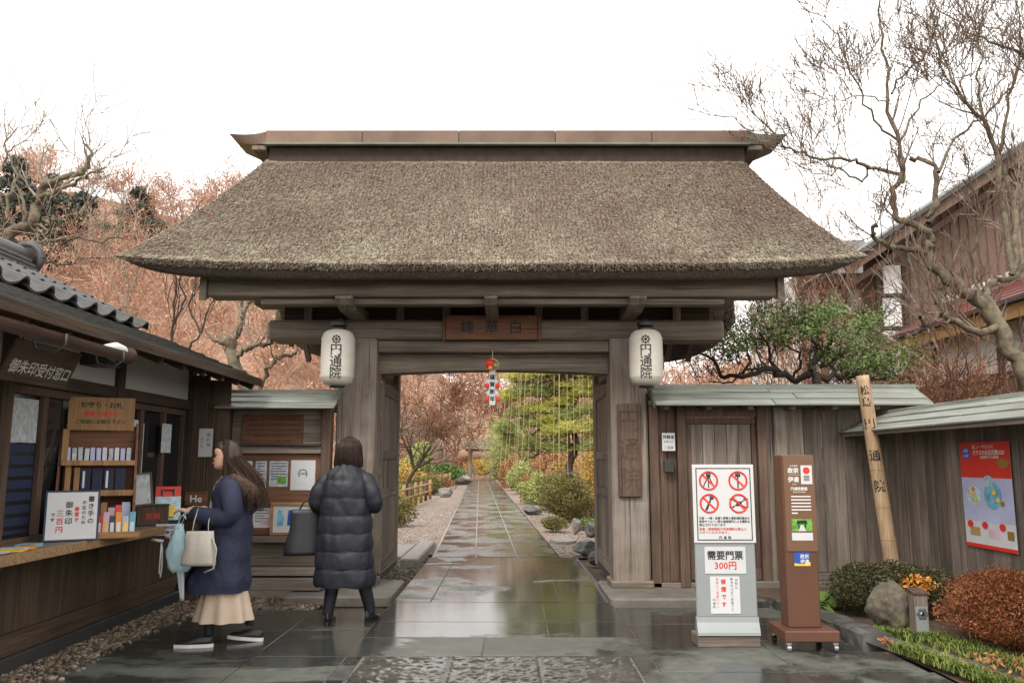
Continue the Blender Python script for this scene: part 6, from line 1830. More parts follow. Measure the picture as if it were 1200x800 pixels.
# coat
b = MB(); rings = []
CO = [(.40, -.03, .23, .27, .20), (.50, -.02, .225, .245, .195), (.65, -.01, .215, .21, .185), (.80, 0, .205, .18, .175), (.93, 0, .195, .16, .165), (1.05, .0, .19, .15, .16), (1.15, .005, .185, .14, .15), (1.215, .015, .185, .125, .145), (1.255, .02, .14, .095, .115), (1.28, .02, .095, .075, .09), (1.31, .015, .075, .065, .085)]
for q in range(90):
    z = .40 + .91 * q / 89; cy, rx, rf, rb = interp(z, CO)
    fold = .018 * math.sin(z * 23) * math.sin(z * 7 + 1)
    rings.append(ring_at(z, 0, cy, rx + fold * .4, rf + fold, rb + fold * .6, 96, 2.25, .022 * max(0, 1 - z) + .006, 1.2 + z * 2.5, 7))
b.loft(rings, cap=False)
for s in (1, -1):
    pts = [(s * .135, .02, 1.225), (s * .185, .04, 1.185), (s * .222, .065, 1.10), (s * .232, .075, 1.02), (s * .228, .045, .975), (s * .215, -.06, .968), (s * .195, -.17, .985), (s * .18, -.235, 1.005)]
    b.tube(pts, [.075, .088, .086, .084, .08, .074, .066, .06], 18)
coat = b.build('coat', 'navy_cloth', A, world=False, sm=True); rumple(coat, .011, 7., 3.)
# loose front flap
b = MB(); rows_ = []
for q in range(9):
    t_ = q / 8; z = .95 - .53 * t_; rows_.append([(.02 + .1 * u, -.175 - .13 * t_ - .06 * t_ * math.sin(PI * u) - .02 * math.sin(6 * u + 3 * t_), z) for u in np.linspace(-1, 1, 9)] + [(.02 + .1 * u, -.165 - .13 * t_ - .06 * t_ * math.sin(PI * u), z) for u in np.linspace(1, -1, 9)])
b.loft(rows_); fixn(b.build('coat_flap', 'navy_cloth', A, world=False, sm=True))
# cream knit in the open front
b = MB(); rows_ = []
for q in range(9):
    t_ = q / 8; z = 1.295 - .30 * t_; yy = -float(np.interp(z, [1.0, 1.05, 1.15, 1.215, 1.255, 1.3], [.182, .176, .163, .138, .105, .075]))
    rows_.append([(u * (.05 + .03 * math.sin(PI * t_)), yy + .05 * u * u + .012, z) for u in np.linspace(-1, 1, 9)] + [(u * .04, yy + .08, z) for u in np.linspace(1, -1, 9)])
b.loft(rows_); fixn(b.build('knit_top', 'knit_cream', A, world=False, sm=True))
b = MB(); b.torus((0, -.005, 1.315), .052, .014, 24, 8, 'z'); b.build('knit_collar', 'knit_cream', A, world=False, sm=True)
b = MB(); b.tube([(.06, -.08, 1.27), (.10, -.11, 1.2), (.10, -.14, 1.05), (.09, -.165, .9)], .004, 5); b.build('zip_edge', 'leather_dark', A, world=False)
# fur-lined hood lying on the back
b = MB(); pts = []; rad = []
for q in range(19):
    a = -PI * .15 + 1.3 * PI * q / 18; pts.append((.14 * math.cos(a), .10 + .10 * math.sin(a) - .02, 1.255 - .10 * max(0, math.sin(a)))); rad.append(.048 + .018 * max(0, math.sin(a)))
b.tube(pts, rad, 12); hd = b.build('fur_hood', 'fur_brown', A, world=False, sm=True)
HP = np.array(pts); HR = np.array(rad)
def furp(rng):
    i = rng.integers(0, 19); d = rng.normal(0, 1, 3); d /= np.linalg.norm(d); p0 = HP[i] + rng.normal(0, .008, 3) + d * HR[i] * .95
    d2 = d + np.array([0, .1, -.5]); return np.array([p0, p0 + d2 * .015, p0 + d2 * .03 + [0, 0, -.008]])
strands('fur', None, furp, 1500, 'fur_strand', hd, .0022, 4)
# long hair: cap and falling mass with loose strands
b = MB(); rings = []
for q in range(16):
    t_ = q / 15; z = hc[2] + .235 - .30 * t_
    w = float(np.interp(t_, [0, .08, .2, .4, .7, 1], [.01, .05, .078, .088, .085, .08])); bk = float(np.interp(t_, [0, .1, .3, .6, 1], [.02, .085, .12, .125, .13])); fr = float(np.interp(t_, [0, .06, .14, .21, .29, .45, 1], [.01, .06, .09, .094, .035, .0, -.012]))
    rings.append(ring_at(z, 0, hc[1] + .0, w, fr, bk, 28, 2.1, .01, t_ * 5, 11))
b.loft(rings)
rings = []
for q in range(14):
    t_ = q / 13; z = hc[2] + .02 - .28 * t_
    rings.append(ring_at(z, .01, hc[1] + .07 + .15 * math.sin(t_ * PI * .55), .085 + .025 * math.sin(PI * t_) - .03 * t_ ** 3, .055 + .03 * t_ - .045 * t_ ** 4, .055 + .035 * t_ - .05 * t_ ** 4, 26, 2.1, .035, t_ * 4, 8))
b.loft(rings); hair = b.build('hair', 'hair', A, world=False, sm=True)
def hairp(rng):
    a = rng.uniform(-1.25, 1.25); x = .092 * math.sin(a); bk = .13 * math.cos(a * .8)
    e = rng.normal(0, .008, 2); L = rng.uniform(.24, .36)
    pts = []
    for t_ in np.linspace(0, 1, 9):
        z = hc[2] + .225 - (.2 + L) * t_
        sp = float(np.interp(t_, [0, .12, .35, .6, 1], [.15, .75, 1.0, 1.12, 1.05])); sway = .17 * math.sin(max(0, t_ - .3) * PI * .75)
        pts.append((x * sp + e[0] * t_ * 3 + .008 * math.sin(11 * t_ + a * 3), hc[1] + .012 * t_ * math.sin(13 * t_ + a * 2) + bk * sp * (.9 if abs(a) < 1 else .6) + sway + e[1] * t_ * 4 - (.02 if abs(a) > 1 else 0), z))
    return np.array(pts)
strands('hair_strands', None, hairp, 520, 'hair_strand', hair, .0026, 5)
def sidep(rng):
    s = 1 if rng.random() < .7 else -1; y0 = rng.uniform(-.012, .04)
    return np.array([(s * .03, hc[1] + y0 - .01, hc[2] + .232), (s * .07, hc[1] + y0 - .005, hc[2] + .20), (s * (.087 + rng.normal(0, .002)), hc[1] + y0 * .6 + .012, hc[2] + .13), (s * .089, hc[1] + .03 + y0 * .4, hc[2] + .05), (s * .092, hc[1] + .06 + rng.normal(0, .01), hc[2] - .05), (s * .1, hc[1] + .10 + rng.normal(0, .02), hc[2] - .16)])
strands('side_hair_strands', None, sidep, 220, 'hair_strand', hair, .0028, 6)
shoe(A, .10, -.33, -.055, .0, R(0)); shoe(A, -.09, .015, .275, .012, R(-6))
# things she carries
bagp = lambda x, y_, z: (x, y_, z)
A_M = Matrix.Translation(A.location) @ Matrix.Rotation(R(-86), 4, 'Z')
def carried(name, label, cat, origin):
    w_ = A_M @ Vector(origin); t_ = thing(name, label, cat, w_, R(-86)); return t_
t_ = carried('handbag', 'cream leather bucket bag hanging from the forearm of the woman in navy', 'bag', (.31, -.13, .63))
b = MB(); rings = []
for q in range(11):
    u = q / 10; z = .25 * u; rings.append(ring_at(z, 0, 0, .05 + .015 * math.sin(PI * u) - .03 * u ** 3, .125 - .03 * u + .006 * math.sin(u * 9), .125 - .03 * u, 40, 3., .015 + .05 * u ** 4, 0, 10))
b.loft(rings); b.build('bag_body', 'leather_cream', t_, world=False, sm=True)
for yy in (-.06, .06):
    b = MB(); b.tube([(0, yy, .22), (-.01, yy * .9, .31), (-.085, yy * .85, .405), (-.14, yy * .85, .39), (-.15, yy * .9, .3)], [(.004, .013)] * 5, 8); b.build('strap', 'leather_cream', t_, world=False, sm=True)
b = MB(); b.tube([(.03, .10, .2), (.04, .135, .12), (.03, .12, -.02), (.02, .05, -.05)], .007, 6); b.build('shoulder_strap', 'leather_cream', t_, world=False, sm=True)
t_ = carried('plastic_bag', 'pale blue plastic shopping bag held by the woman in navy', 'bag', (.20, -.30, .57))
b = MB(); rings = []
rngp = np.random.default_rng(3)
for q in range(14):
    u = q / 13; wv = float(np.interp(u, [0, .1, .45, .8, 1], [.03, .045, .05, .03, .012])); dv = float(np.interp(u, [0, .08, .4, .75, 1], [.06, .085, .095, .05, .018]))
    rings.append([(x + rngp.normal(0, .003), y_ - .03 * u + rngp.normal(0, .004) + .05 * (u > .7) * (u - .7), z) for x, y_, z in ring_at(.36 * u, .02 * u, 0, wv, dv, dv, 26, 2, .05, u * 6, 6)])
b.loft(rings); b.build('bag_body', 'plastic_film', t_, world=False, sm=True)
b = MB()
for s in (-.015, .015): b.tube([(0, -.02 + s, .35), (s * .5 - .005, .0 + s, .41), (-.01, .03, .455)], [(.003, .014), (.003, .012), (.003, .010)], 8)
b.build('bag_handles', 'plastic_film', t_, world=False, sm=True)
b = MB(); b.box(-.015, .015, -.05, .03, .03, .12, .004); b.build('green_carton', 'paper', t_, world=False)
b = MB(); b.ball((.045, -.03, .16), (.006, .03, .02), 10, 6); b.build('green_print', 'leaf_bright', t_, world=False)
t_ = carried('umbrella', 'folded clear umbrella with dark tip hanging beside the plastic bag', 'umbrella', (.20, -.27, .30))
b = MB(); rings = []
for q in range(12):
    u = q / 11; r = .012 + .022 * u; rings.append([((r * (1 + .3 * math.sin(7 * a))) * math.cos(a) - .01 * u, (r * (1 + .3 * math.sin(7 * a))) * math.sin(a) - .05 * u, .06 + .42 * u) for a in np.linspace(0, 2 * PI, 28, endpoint=False)])
b.loft(rings); b.build('folded_canopy', 'plastic_clear', t_, world=False, sm=True)
b = MB(); b.tube([(0, 0, 0), (0, -.003, .08)], [.004, .007], 8); b.build('ferrule', 'black', t_, world=False)
b = MB(); b.tube([(-.002, -.01, .1), (-.012, -.055, .56), (-.014, -.06, .66)], .006, 8); b.torus((-.014, -.035, .66), .026, .008, 12, 6, 'x', 0, PI); b.build('handle', 'chrome', t_, world=False, sm=True)

# ---------- woman in the black quilted coat, seen from behind
p = P(402, 729, 7.42)
B = thing('person', 'woman in a long black quilted coat reading the notices, back turned', 'person', (p.x, 7.42, 0), R(176))
hc = (0, -.035, 1.385)
b = MB(); b.loft(head_rings(hc, .215))
b.tube([(0, .03, 1.26), (0, .01, 1.34), (0, -.01, 1.42)], [.052, .048, .05], 14)
b.loft([ring_at(z, 0, cy, rx, ry, ry, 28) for z, cy, rx, ry in ((.66, 0, .16, .11), (.80, 0, .175, .12), (.98, 0, .14, .10), (1.14, 0, .155, .105), (1.24, .015, .15, .085), (1.30, .02, .09, .055), (1.33, .02, .05, .045))])
b.tube([(.09, 0, .78), (.085, .0, .5), (.085, .01, .42), (.13, .01, .12), (.135, .01, .07)], [.095, .072, .068, .05, .046], 14)
b.tube([(-.09, 0, .78), (-.14, -.02, .5), (-.15, -.02, .42), (-.215, -.08, .12), (-.22, -.085, .07)], [.095, .072, .068, .05, .046], 14)
for s in (1, -1):
    b.tube([(s * .14, .02, 1.25), (s * .232, .03, 1.12), (s * .252, .02, 1.05), (s * .2, -.14, 1.03), (s * .12, -.26, 1.08)], [.04, .04, .04, .036, .024], 12)
    hand(b, (s * .125, -.25, 1.075), (-.4 * s, -.7, .4), (-s * .6, 0, .2), (0, .1, 1), .7)
bod = b.build('body', 'skin', B, world=False); remesh(bod, .010, 2)
bod.data.materials.clear(); bod.data.materials.append(M['skin']); bod.data.materials.append(M['puffer_cloth'])
for pl in bod.data.polygons: pl.material_index = 1 if pl.center.z < .8 else 0
b = MB(); rings = []
CO = [(.32, .0, .29, .2, .21), (.45, 0, .285, .2, .215), (.7, 0, .265, .2, .21), (.9, 0, .255, .19, .205), (1.08, 0, .24, .18, .2), (1.2, .0, .225, .165, .19), (1.29, .005, .185, .13, .155), (1.335, .01, .125, .10, .115), (1.37, .0, .09, .08, .095), (1.42, -.005, .085, .078, .09)]
rngw = np.random.default_rng(12); wph = rngw.random(12) * 6
N = 110
for q in range(N):
    z = .32 + 1.10 * q / (N - 1); cy, rx, rf, rb = [v_ * .94 for v_ in interp(z, CO)]
    band = (z - .32) / .152; fr = abs(math.sin(PI * band)) ** .55; k0 = int(band)
    seam = (.945 + .055 * fr) if z < 1.30 else (.965 + .035 * fr)
    ring = []
    for i, (x, y_, zz) in enumerate(ring_at(z, 0, cy, rx * seam, rf * seam, rb * seam, 84, 2.25)):
        a = 2 * PI * i / 84
        wr = 1 + .012 * math.sin(13 * a + wph[k0 % 12]) * fr + .010 * math.sin(29 * a + wph[(k0 + 3) % 12] * 2) * (1 - fr) + .012 * math.sin(5 * a + z * 9)
        ring.append((x * wr, cy + (y_ - cy) * wr, zz + .006 * math.sin(7 * a + wph[k0 % 12])))
    rings.append(ring)
b.loft(rings, cap=False)
for s in (1, -1):
    base = np.array([(s * .10, .01, 1.285), (s * .19, .02, 1.225), (s * .237, .035, 1.13), (s * .26, .03, 1.04), (s * .245, -.02, 1.0), (s * .235, -.10, 1.01), (s * .18, -.19, 1.05)])
    tt = np.linspace(0, 6, 43); pp = np.stack([np.interp(tt, range(7), base[:, i]) for i in range(3)], 1); rr = np.interp(tt, range(7), [.05, .072, .08, .078, .074, .068, .06])
    for _ in range(3): pp[1:-1] = (pp[:-2] + 2 * pp[1:-1] + pp[2:]) / 4
    rr = rr * (.94 + .06 * np.abs(np.sin(tt * PI / 1.35)) ** .6)
    b.tube([tuple(v) for v in pp], list(rr), 20)
coat = b.build('quilted_coat', 'puffer_cloth', B, world=False, sm=True); rumple(coat, .007, 11., 8., .6)
b = MB(); rings = []
for q in range(20):
    t_ = q / 19; z = hc[2] + .232 - .275 * t_
    rd = math.sqrt(max(.0, 1 - (1 - min(1, (t_ + .006) / .42)) ** 2)); w = rd * float(np.interp(t_, [0, .6, .85, 1], [.112, .120, .126, .112])); bk = rd * float(np.interp(t_, [0, .5, .8, 1], [.125, .13, .125, .112])); fr = float(np.interp(t_, [0, .1, .3, .5, 1], [.01, .055, .085, .05, .03]))
    rings.append(ring_at(z, 0, hc[1] + .0, w, fr, bk, 40, 2.1, .018, t_ * 2, 13))
b.loft(rings); hair = b.build('hair', 'hair_black', B, world=False, sm=True)
def bobp(rng):
    a = rng.uniform(-2.0, 2.0); pts = []; L = rng.uniform(.26, .295); e = rng.normal(0, .004)
    for t_ in np.linspace(0, 1, 8):
        rd = math.sqrt(max(.0, 1 - (1 - min(1, (t_ + .006) / .42)) ** 2)); w = rd * float(np.interp(t_, [0, .6, .85, 1], [.112, .121, .130, .122])) + .003; bk = rd * float(np.interp(t_, [0, .5, .8, 1], [.125, .13, .128, .118])) + .003
        aa = a + e * 8 * t_; pts.append((w * math.sin(aa), hc[1] + bk * math.cos(aa) * (1 if math.cos(aa) > 0 else .5), hc[2] + .236 - L * t_))
    return np.array(pts)
strands('hair_strands', None, bobp, 420, 'hair_strand', hair, .0024, 8)
shoe(B, .135, -.17, .07, 0, 0, 'shoe_black', 'shoe_black', .1, .11); shoe(B, -.225, -.25, -.015, 0, 0, 'shoe_black', 'shoe_black', -.25, .11)
t_ = thing('tote_bag', 'dark tote bag hanging from the arm of the woman in the quilted coat', 'bag', (B.location.x - .40, 7.52, .57), R(12))
b = MB(); rings = []
for q in range(12):
    u = q / 11; rings.append(ring_at(.40 * u, .02 * u, 0, .165 - .045 * u + .008 * math.sin(u * 8), .07 - .03 * u, .07 - .03 * u, 40, 3.2, .01 + .02 * u, 1, 9))
b.loft(rings); b.build('bag_body', 'leather_dark', t_, world=False, sm=True)
for yy in (-.03, .03):
    b = MB(); b.tube([(-.05, yy, .38), (.0, yy, .47), (.09, yy, .53), (.125, yy, .49), (.10, yy, .38)], .008, 7); b.build('strap', 'leather_dark', t_, world=False, sm=True)

# ================================================================== BUILDINGS BEHIND, RIGHT
AX = thing('annex_building', 'white walled annex with red roof and ochre fascia behind the wall', 'building', (9.2, 13.2, 0))
def bpc(parent, name, mat, *boxes, ch=.006):
    b = MB()
    for q in boxes: b.box(*q, ch)
    return b.build(name, mat, parent)
bpc(AX, 'wall', 'plaster_bright', (8.0, 12.5, 10.4, 16.2, 0, 3.62))
bpc(AX, 'base_board', 'red_wood', (7.96, 7.998, 10.4, 16.2, 2.72, 2.83)); bpc(AX, 'lower_wall', 'brown_wall', (7.97, 7.999, 10.4, 16.2, 0, 2.718))
for yy in (11.2, 13.2, 15.3): bpc(AX, 'wall_post', 'red_wood', (7.965, 7.999, yy, yy + .16, 2.832, 3.6))
bpc(AX, 'end_post', 'red_wood', (7.95, 8.1, 16.202, 16.3, 0, 3.6)); bpc(AX, 'end_panel', 'plaster', (8.102, 9.6, 16.202, 16.23, 2.0, 3.6))
bpc(AX, 'fascia', 'ochre_fascia', (7.46, 7.52, 10.2, 16.5, 3.50, 3.72)); bpc(AX, 'soffit', 'tan_wood_y', (7.522, 7.998, 10.3, 16.4, 3.66, 3.70))
b = MB(); b.prism([(7.5, 3.66), (8.1, 3.70), (8.1, 4.0)], 16.44, 16.5, 'xz'); fixn(b.build('verge_panel', 'ochre_fascia', AX))
nR = 7
for q in range(nR):
    xa, xb = 7.36 + q * .5, 7.36 + (q + 1) * .5 + .04; za_, zb__ = 3.76 + q * .21, 3.76 + (q + 1) * .21 - .005
    for j in range(7):
        y0 = 10.1 + j * .92; b = MB(); b.beam(((xa + xb) / 2, y0, (za_ + zb__) / 2 + .02), ((xa + xb) / 2, y0 + .915, (za_ + zb__) / 2 + .02), math.hypot(xb - xa, zb__ - za_), .04, .006, (za_ - zb__, 0, xb - xa)); b.build('roof_sheet', 'red_roof', AX)
b = MB(); b.prism([(7.5, 3.72), (11.0, 5.2), (11.0, 3.72)], 10.3, 16.4, 'xz'); fixn(b.build('roof_core', 'brown_wall', AX))
bpc(AX, 'roof_gutter', 'iron', (7.30, 7.355, 10.1, 16.5, 3.70, 3.76))
for yy in np.arange(10.3, 16.4, .55): bpc(AX, 'ridge_vent', 'plaster', (8.9, 9.0, yy, yy + .3, 4.62, 4.76))

HB = thing('hall_building', 'tall brown gabled hall with white corner panels behind the bare tree', 'building', (13.5, 21, 0))
def hp(px, py, Y=18.): p = P(px, py, Y); return (p.x, p.z)
wallpoly = [hp(1046, 460), hp(1046, 277), hp(1128, 223), hp(1262, 136), hp(1480, 280), hp(1480, 460)]
wallpoly[0] = (wallpoly[0][0], 0); wallpoly[-1] = (wallpoly[-1][0], 0)
b = MB(); b.prism(wallpoly, 18.0, 19.6); fixn(b.build('brown_gable_wall', 'brown_wall', HB))
x_l = hp(1046, 300)[0]
for q in range(26):   # vertical cladding battens
    x = x_l + .35 + q * .2; ztop = float(np.interp(x, [w[0] for w in wallpoly[1:5]], [w[1] for w in wallpoly[1:5]])) - .05
    bpc(HB, 'cladding_batten', 'brown_wall', (x, x + .03, 17.98, 17.999, 3.0, ztop), ch=.0)
# white corner panels with dark frames
a, c = hp(1033, 420), hp(1053, 312)
for (y0, y1) in ((312, 345), (350, 383), (388, 440)):
    q0, q1 = hp(1034, y1), hp(1053, y0); bpc(HB, 'white_panel', 'plaster_bright', (q0[0], q1[0], 17.9, 17.94, q0[1], q1[1]))
bpc(HB, 'panel_frame', 'bark_dark', (a[0] - .08, a[0] + .02, 17.85, 17.95, 0, c[1])); bpc(HB, 'panel_frame', 'bark_dark', (c[0], c[0] + .1, 17.86, 17.95, 0, c[1]))
for yy in (347.5, 385.5): q0 = hp(1034, yy); bpc(HB, 'panel_rail', 'bark_dark', (a[0] + .02, c[0], 17.87, 17.946, q0[1] - .035, q0[1] + .035))
# roof slabs following the gable
e0, e1, e2 = hp(992, 306, 17.2), hp(1262, 128, 17.2), hp(1520, 300, 17.2)
for s, (pa, pb) in enumerate(((e0, e1), (e1, e2))):
    dx, dz = pb[0] - pa[0], pb[1] - pa[1]; L = math.hypot(dx, dz); n_ = 12
    for q in range(n_):
        u0, u1 = q / n_, (q + 1) / n_ + .01
        b = MB(); b.beam((pa[0] + dx * (u0 + u1) / 2, 17.1, pa[1] + dz * (u0 + u1) / 2), (pa[0] + dx * (u0 + u1) / 2, 20.2, pa[1] + dz * (u0 + u1) / 2), L / n_ * 1.03, .10, .01, (-dz, 0, dx)); b.build('roof_course', 'slate_shingle', HB)
    b = MB(); off_ = .19; b.beam((pa[0], 17.25, pa[1] - off_), (pb[0], 17.25, pb[1] - off_), .08, .22, .01); b.build('bargeboard', 'red_wood', HB)
    b = MB(); b.beam((pa[0] + .1, 17.6, pa[1] - .5), (pb[0] + .1, 17.6, pb[1] - .5), .08, .14, .01); b.build('gable_moulding', 'red_wood', HB)
# far wing with half-timbered plaster
WB = thing('plaster_wing', 'distant half timbered white building left of the brown hall', 'building', (8.2, 25, 0))
a, c = P(938, 420, 24), P(1040, 322, 24)
bpc(WB, 'wall', 'plaster_bright', (a.x, c.x, 24.0, 29.0, 0, c.z))
for px in (938, 962, 988, 1012, 1034):
    p = P(px, 380, 24); bpc(WB, 'timber_post', 'trunk_red', (p.x, p.x + .14, 23.95, 23.998, 0, c.z))
for py in (336, 372): p = P(950, py, 24); bpc(WB, 'timber_rail', 'trunk_red', (a.x, c.x, 23.955, 23.997, p.z - .07, p.z + .07), ch=.0)
for q in range(5):
    b = MB(); b.beam((a.x - .6, 23.2 + q * .62, c.z - .05 + q * .36), (c.x + .2, 23.2 + q * .62, c.z - .05 + q * .36), .72, .07, .01, (0, -.5, .86)); b.build('roof_course', 'slate_shingle', WB)
b = MB(); b.beam((a.x - .5, 23.3, c.z - .08), (c.x + .1, 23.3, c.z - .08), .1, .16, .01); b.build('eave_board', 'trunk_red', WB)
p = P(952, 400, 24); bpc(WB, 'window', 'glass_dark', (p.x, p.x + .7, 23.96, 23.998, p.z, p.z + .5))

# ================================================================== TREES NEAR THE GATE
def traced_tree(name, label, base, limbs, mat, Y, seed, twig=dict(), sides=7, bark2='bark_twig', group=None):
    """limbs: list of (pixel polyline, r0, r1, kids, twig length, depth shift)"""
    rng = np.random.default_rng(seed)
    t_ = thing(name, label, 'tree', base, group=group)
    thick_, thin = [], []
    off_ = np.array(base)
    for pl, r0, r1, kids_, tl_, dy in limbs:
        r0, r1 = r0 * .7, r1 * .8
        pts = [P(x, y_, Y + dy * i / max(1, len(pl) - 1)) if len(v) == 2 else Vector(v) for i, v in enumerate(pl) for x, y_ in [v[:2]]]
        out = []
        limb(rng, pts, r0, r1, out, n_kids=kids_, twig_len=tl_, **twig)
        thick_.append(out[0]); thin += out[1:]
    sh = lambda L: [(np.asarray(p) - off_, r) for p, r in L]
    link('trunk', paths_mesh('trunk', sh(thick_), sides), mat, t_)
    if thin: link('twigs', paths_mesh('twigs', sh(thin), 5), bark2, t_)['kind'] = 'stuff'
    return t_
BT = [([(6.5, 9.6, -.05), (6.3, 9.6, 1.2), (6.12, 9.6, 2.1), (1192, 420), (1170, 382), (1149, 352), (1125, 337), (1100, 319), (1087, 296)], .17, .075, 5, .5, 0),
      ([(1087, 296), (1091, 281), (1082, 268), (1054, 257), (1046, 236), (1054, 210), (1057, 187)], .07, .035, 4, .5, -.3),
      ([(1087, 296), (1069, 294), (1042, 289), (1024, 279), (1022, 270), (1026, 262)], .055, .02, 6, .5, -.5),
      ([(1088, 262), (1095, 240), (1097, 202), (1085, 190), (1066, 186)], .055, .03, 4, .5, .3),
      ([(1170, 382), (1151, 390), (1117, 375), (1101, 367), (1087, 379), (1078, 372)], .07, .03, 8, .55, -.5),
      ([(1117, 372), (1098, 360), (1097, 345), (1112, 330), (1129, 319)], .035, .012, 5, .4, .3),
      ([(1175, 385), (1159, 349), (1162, 330), (1189, 322), (1210, 300)], .07, .05, 4, .5, .4),
      ([(1057, 215), (1053, 170), (1041, 113), (1036, 57), (1030, 0), (1022, -50)], .045, .007, 16, .75, .2),
      ([(1055, 204), (1019, 195), (996, 188), (956, 184), (925, 173), (908, 159), (880, 130)], .035, .006, 15, .6, -.6),
      ([(1019, 195), (1008, 212), (985, 200), (960, 205), (930, 190)], .022, .005, 8, .5, -.9),
      ([(1040, 120), (1019, 113), (982, 116), (965, 105), (950, 80)], .016, .004, 9, .55, .3),
      ([(1053, 165), (1025, 140), (1002, 99), (982, 42), (956, 23)], .024, .005, 12, .65, -.4),
      ([(1055, 165), (1081, 119), (1101, 99), (1112, 70)], .022, .005, 10, .65, .4),
      ([(1045, 110), (1062, 82), (1084, 62), (1104, 11), (1110, -40)], .02, .005, 11, .65, .2),
      ([(1100, 202), (1120, 160), (1160, 130), (1190, 90), (1200, 40)], .03, .006, 13, .7, .5),
      ([(1187, 322), (1166, 193), (1155, 147), (1132, 122), (1115, 93), (1098, 48), (1090, 0)], .05, .006, 16, .75, -.3),
      ([(1155, 150), (1146, 99), (1149, 57), (1140, 10)], .025, .006, 11, .7, .3),
      ([(1185, 322), (1190, 250), (1175, 200), (1180, 130), (1195, 60), (1190, -20)], .05, .008, 9, .65, .5),
      ([(1215, 310), (1210, 220), (1225, 120), (1200, 68), (1166, 54), (1132, 37), (1092, 6)], .05, .006, 9, .6, -.3),
      ([(1150, 355), (1140, 300), (1150, 250), (1130, 210), (1100, 225)], .03, .006, 10, .6, -.6)]
traced_tree('bare_tree', 'gnarled leafless tree with lichened limbs at the upper right', (6.5, 9.6, 0), BT, 'bark_lichen', 9.6, 3, dict(twig_depth=2, wander=.11, up=.12, spread=.75, kids=(3, 5), minr=.0042, jit=.018))
# a second, twiggier tree behind it veils the hall
rg = np.random.default_rng(77)
t_ = thing('bare_tree', 'pale fine twigged tree veiling the brown hall behind the gnarled tree', 'tree', (8.3, 12.2, 0)); out = []
for q in range(4):
    grow(rg, (rg.normal(0, .12), rg.normal(0, .12), 0), (-.28 + .2 * q, rg.normal(0, .1), 1.0), 5.4, .075, 3, out, .07, .05, (5, 7), .5, .42, .0055, 9, .25, .35)
link('trunk', paths_mesh('trunk', out[:1], 7), 'bark_grey', t_); link('branches', paths_mesh('branches', out[1:], 5), 'bark_grey', t_)
# lichened tree over the hut roof
LT = [([(-8.9, 14, 0), (-8.75, 14, 2.6), (-8.6, 14, 4.6), (11, 281), (38, 259), (44, 240), (49, 223), (71, 207), (102, 199), (104, 179), (98, 165)], .2, .02, 9, .8, 0),
      ([(44, 240), (55, 229), (88, 215), (104, 204), (125, 196)], .07, .015, 8, .8, -.5),
      ([(14, 280), (49, 284), (82, 281), (121, 281), (150, 276)], .06, .012, 10, .8, .4),
      ([(38, 262), (55, 268), (75, 255), (92, 250)], .04, .01, 6, .7, -.5), ([(20, 275), (10, 240), (18, 205), (5, 170), (20, 150)], .05, .01, 9, .8, .5),
      ([(5, 190), (15, 172), (38, 165)], .03, .006, 6, .6, .2), ([(49, 284), (60, 310), (95, 305), (135, 300)], .04, .01, 7, .7, .5)]
traced_tree('bare_tree', 'lichened leafless tree rising over the tiled roof ridge at the left', (-8.9, 14, 0), LT, 'bark_lichen', 14, 5, dict(twig_depth=1, wander=.2, up=.12, spread=.8, kids=(2, 4), minr=.007, jit=.03), bark2='bark_grey')
# pruned snag between hut and gate
ST = [([(-4.75, 14, 0), (-4.72, 14, 1.4), (290, 460), (278, 435), (268, 405), (263, 396)], .17, .13, 2, .4, 0), ([(276, 420), (288, 408), (303, 403), (318, 398), (322, 390)], .075, .04, 5, .5, -.4),
      ([(300, 462), (312, 440), (322, 422), (333, 417), (347, 414)], .06, .045, 5, .5, .4), ([(284, 372), (284, 358), (274, 346)], .05, .035, 2, .3, 0), ([(284, 374), (290, 358), (303, 350), (312, 349)], .05, .035, 3, .3, 0), ([(270, 402), (280, 388), (284, 372)], .07, .05, 3, .4, .2)]
traced_tree('pruned_tree', 'lichened pruned tree stump with stubby limbs between hut and gate', (-4.75, 14, 0), ST, 'bark_lichen', 14, 6, dict(twig_depth=1, minr=.006, jit=.03), bark2='bark_grey')
# slim bare saplings over the hut roof
for q, (lb, pl) in enumerate((
        ('slim dark sapling with two stems above the hut roof', [[(-6.0, 15, 0), (203, 430), (201, 380), (206, 335), (203, 310), (212, 285)], [(204, 380), (215, 350), (212, 320), (222, 290)]]),
        ('slim sapling leaning right above the hut eave', [[(-5.3, 15, 0), (222, 430), (235, 390), (250, 350), (262, 320)], [(235, 392), (222, 360), (230, 330)]]),
        ('thin pale sapling left of the two dark stems', [[(-7.4, 15, 0), (150, 400), (148, 350), (140, 310), (146, 280)], [(148, 360), (130, 330), (120, 300), (108, 285)], [(147, 345), (165, 320), (178, 300)]]))):
    traced_tree('sapling', lb, tuple(pl[0][0]), [(l, .045 if i == 0 else .03, .008, 7, .7, .3 * i) for i, l in enumerate(pl)], 'bark_dark' if q != 2 else 'bark_grey', 15, 70 + q, dict(twig_depth=1, wander=.16, up=.2, spread=.6, kids=(2, 4), minr=.006, jit=.02), bark2='bark_dark' if q != 2 else 'bark_grey')

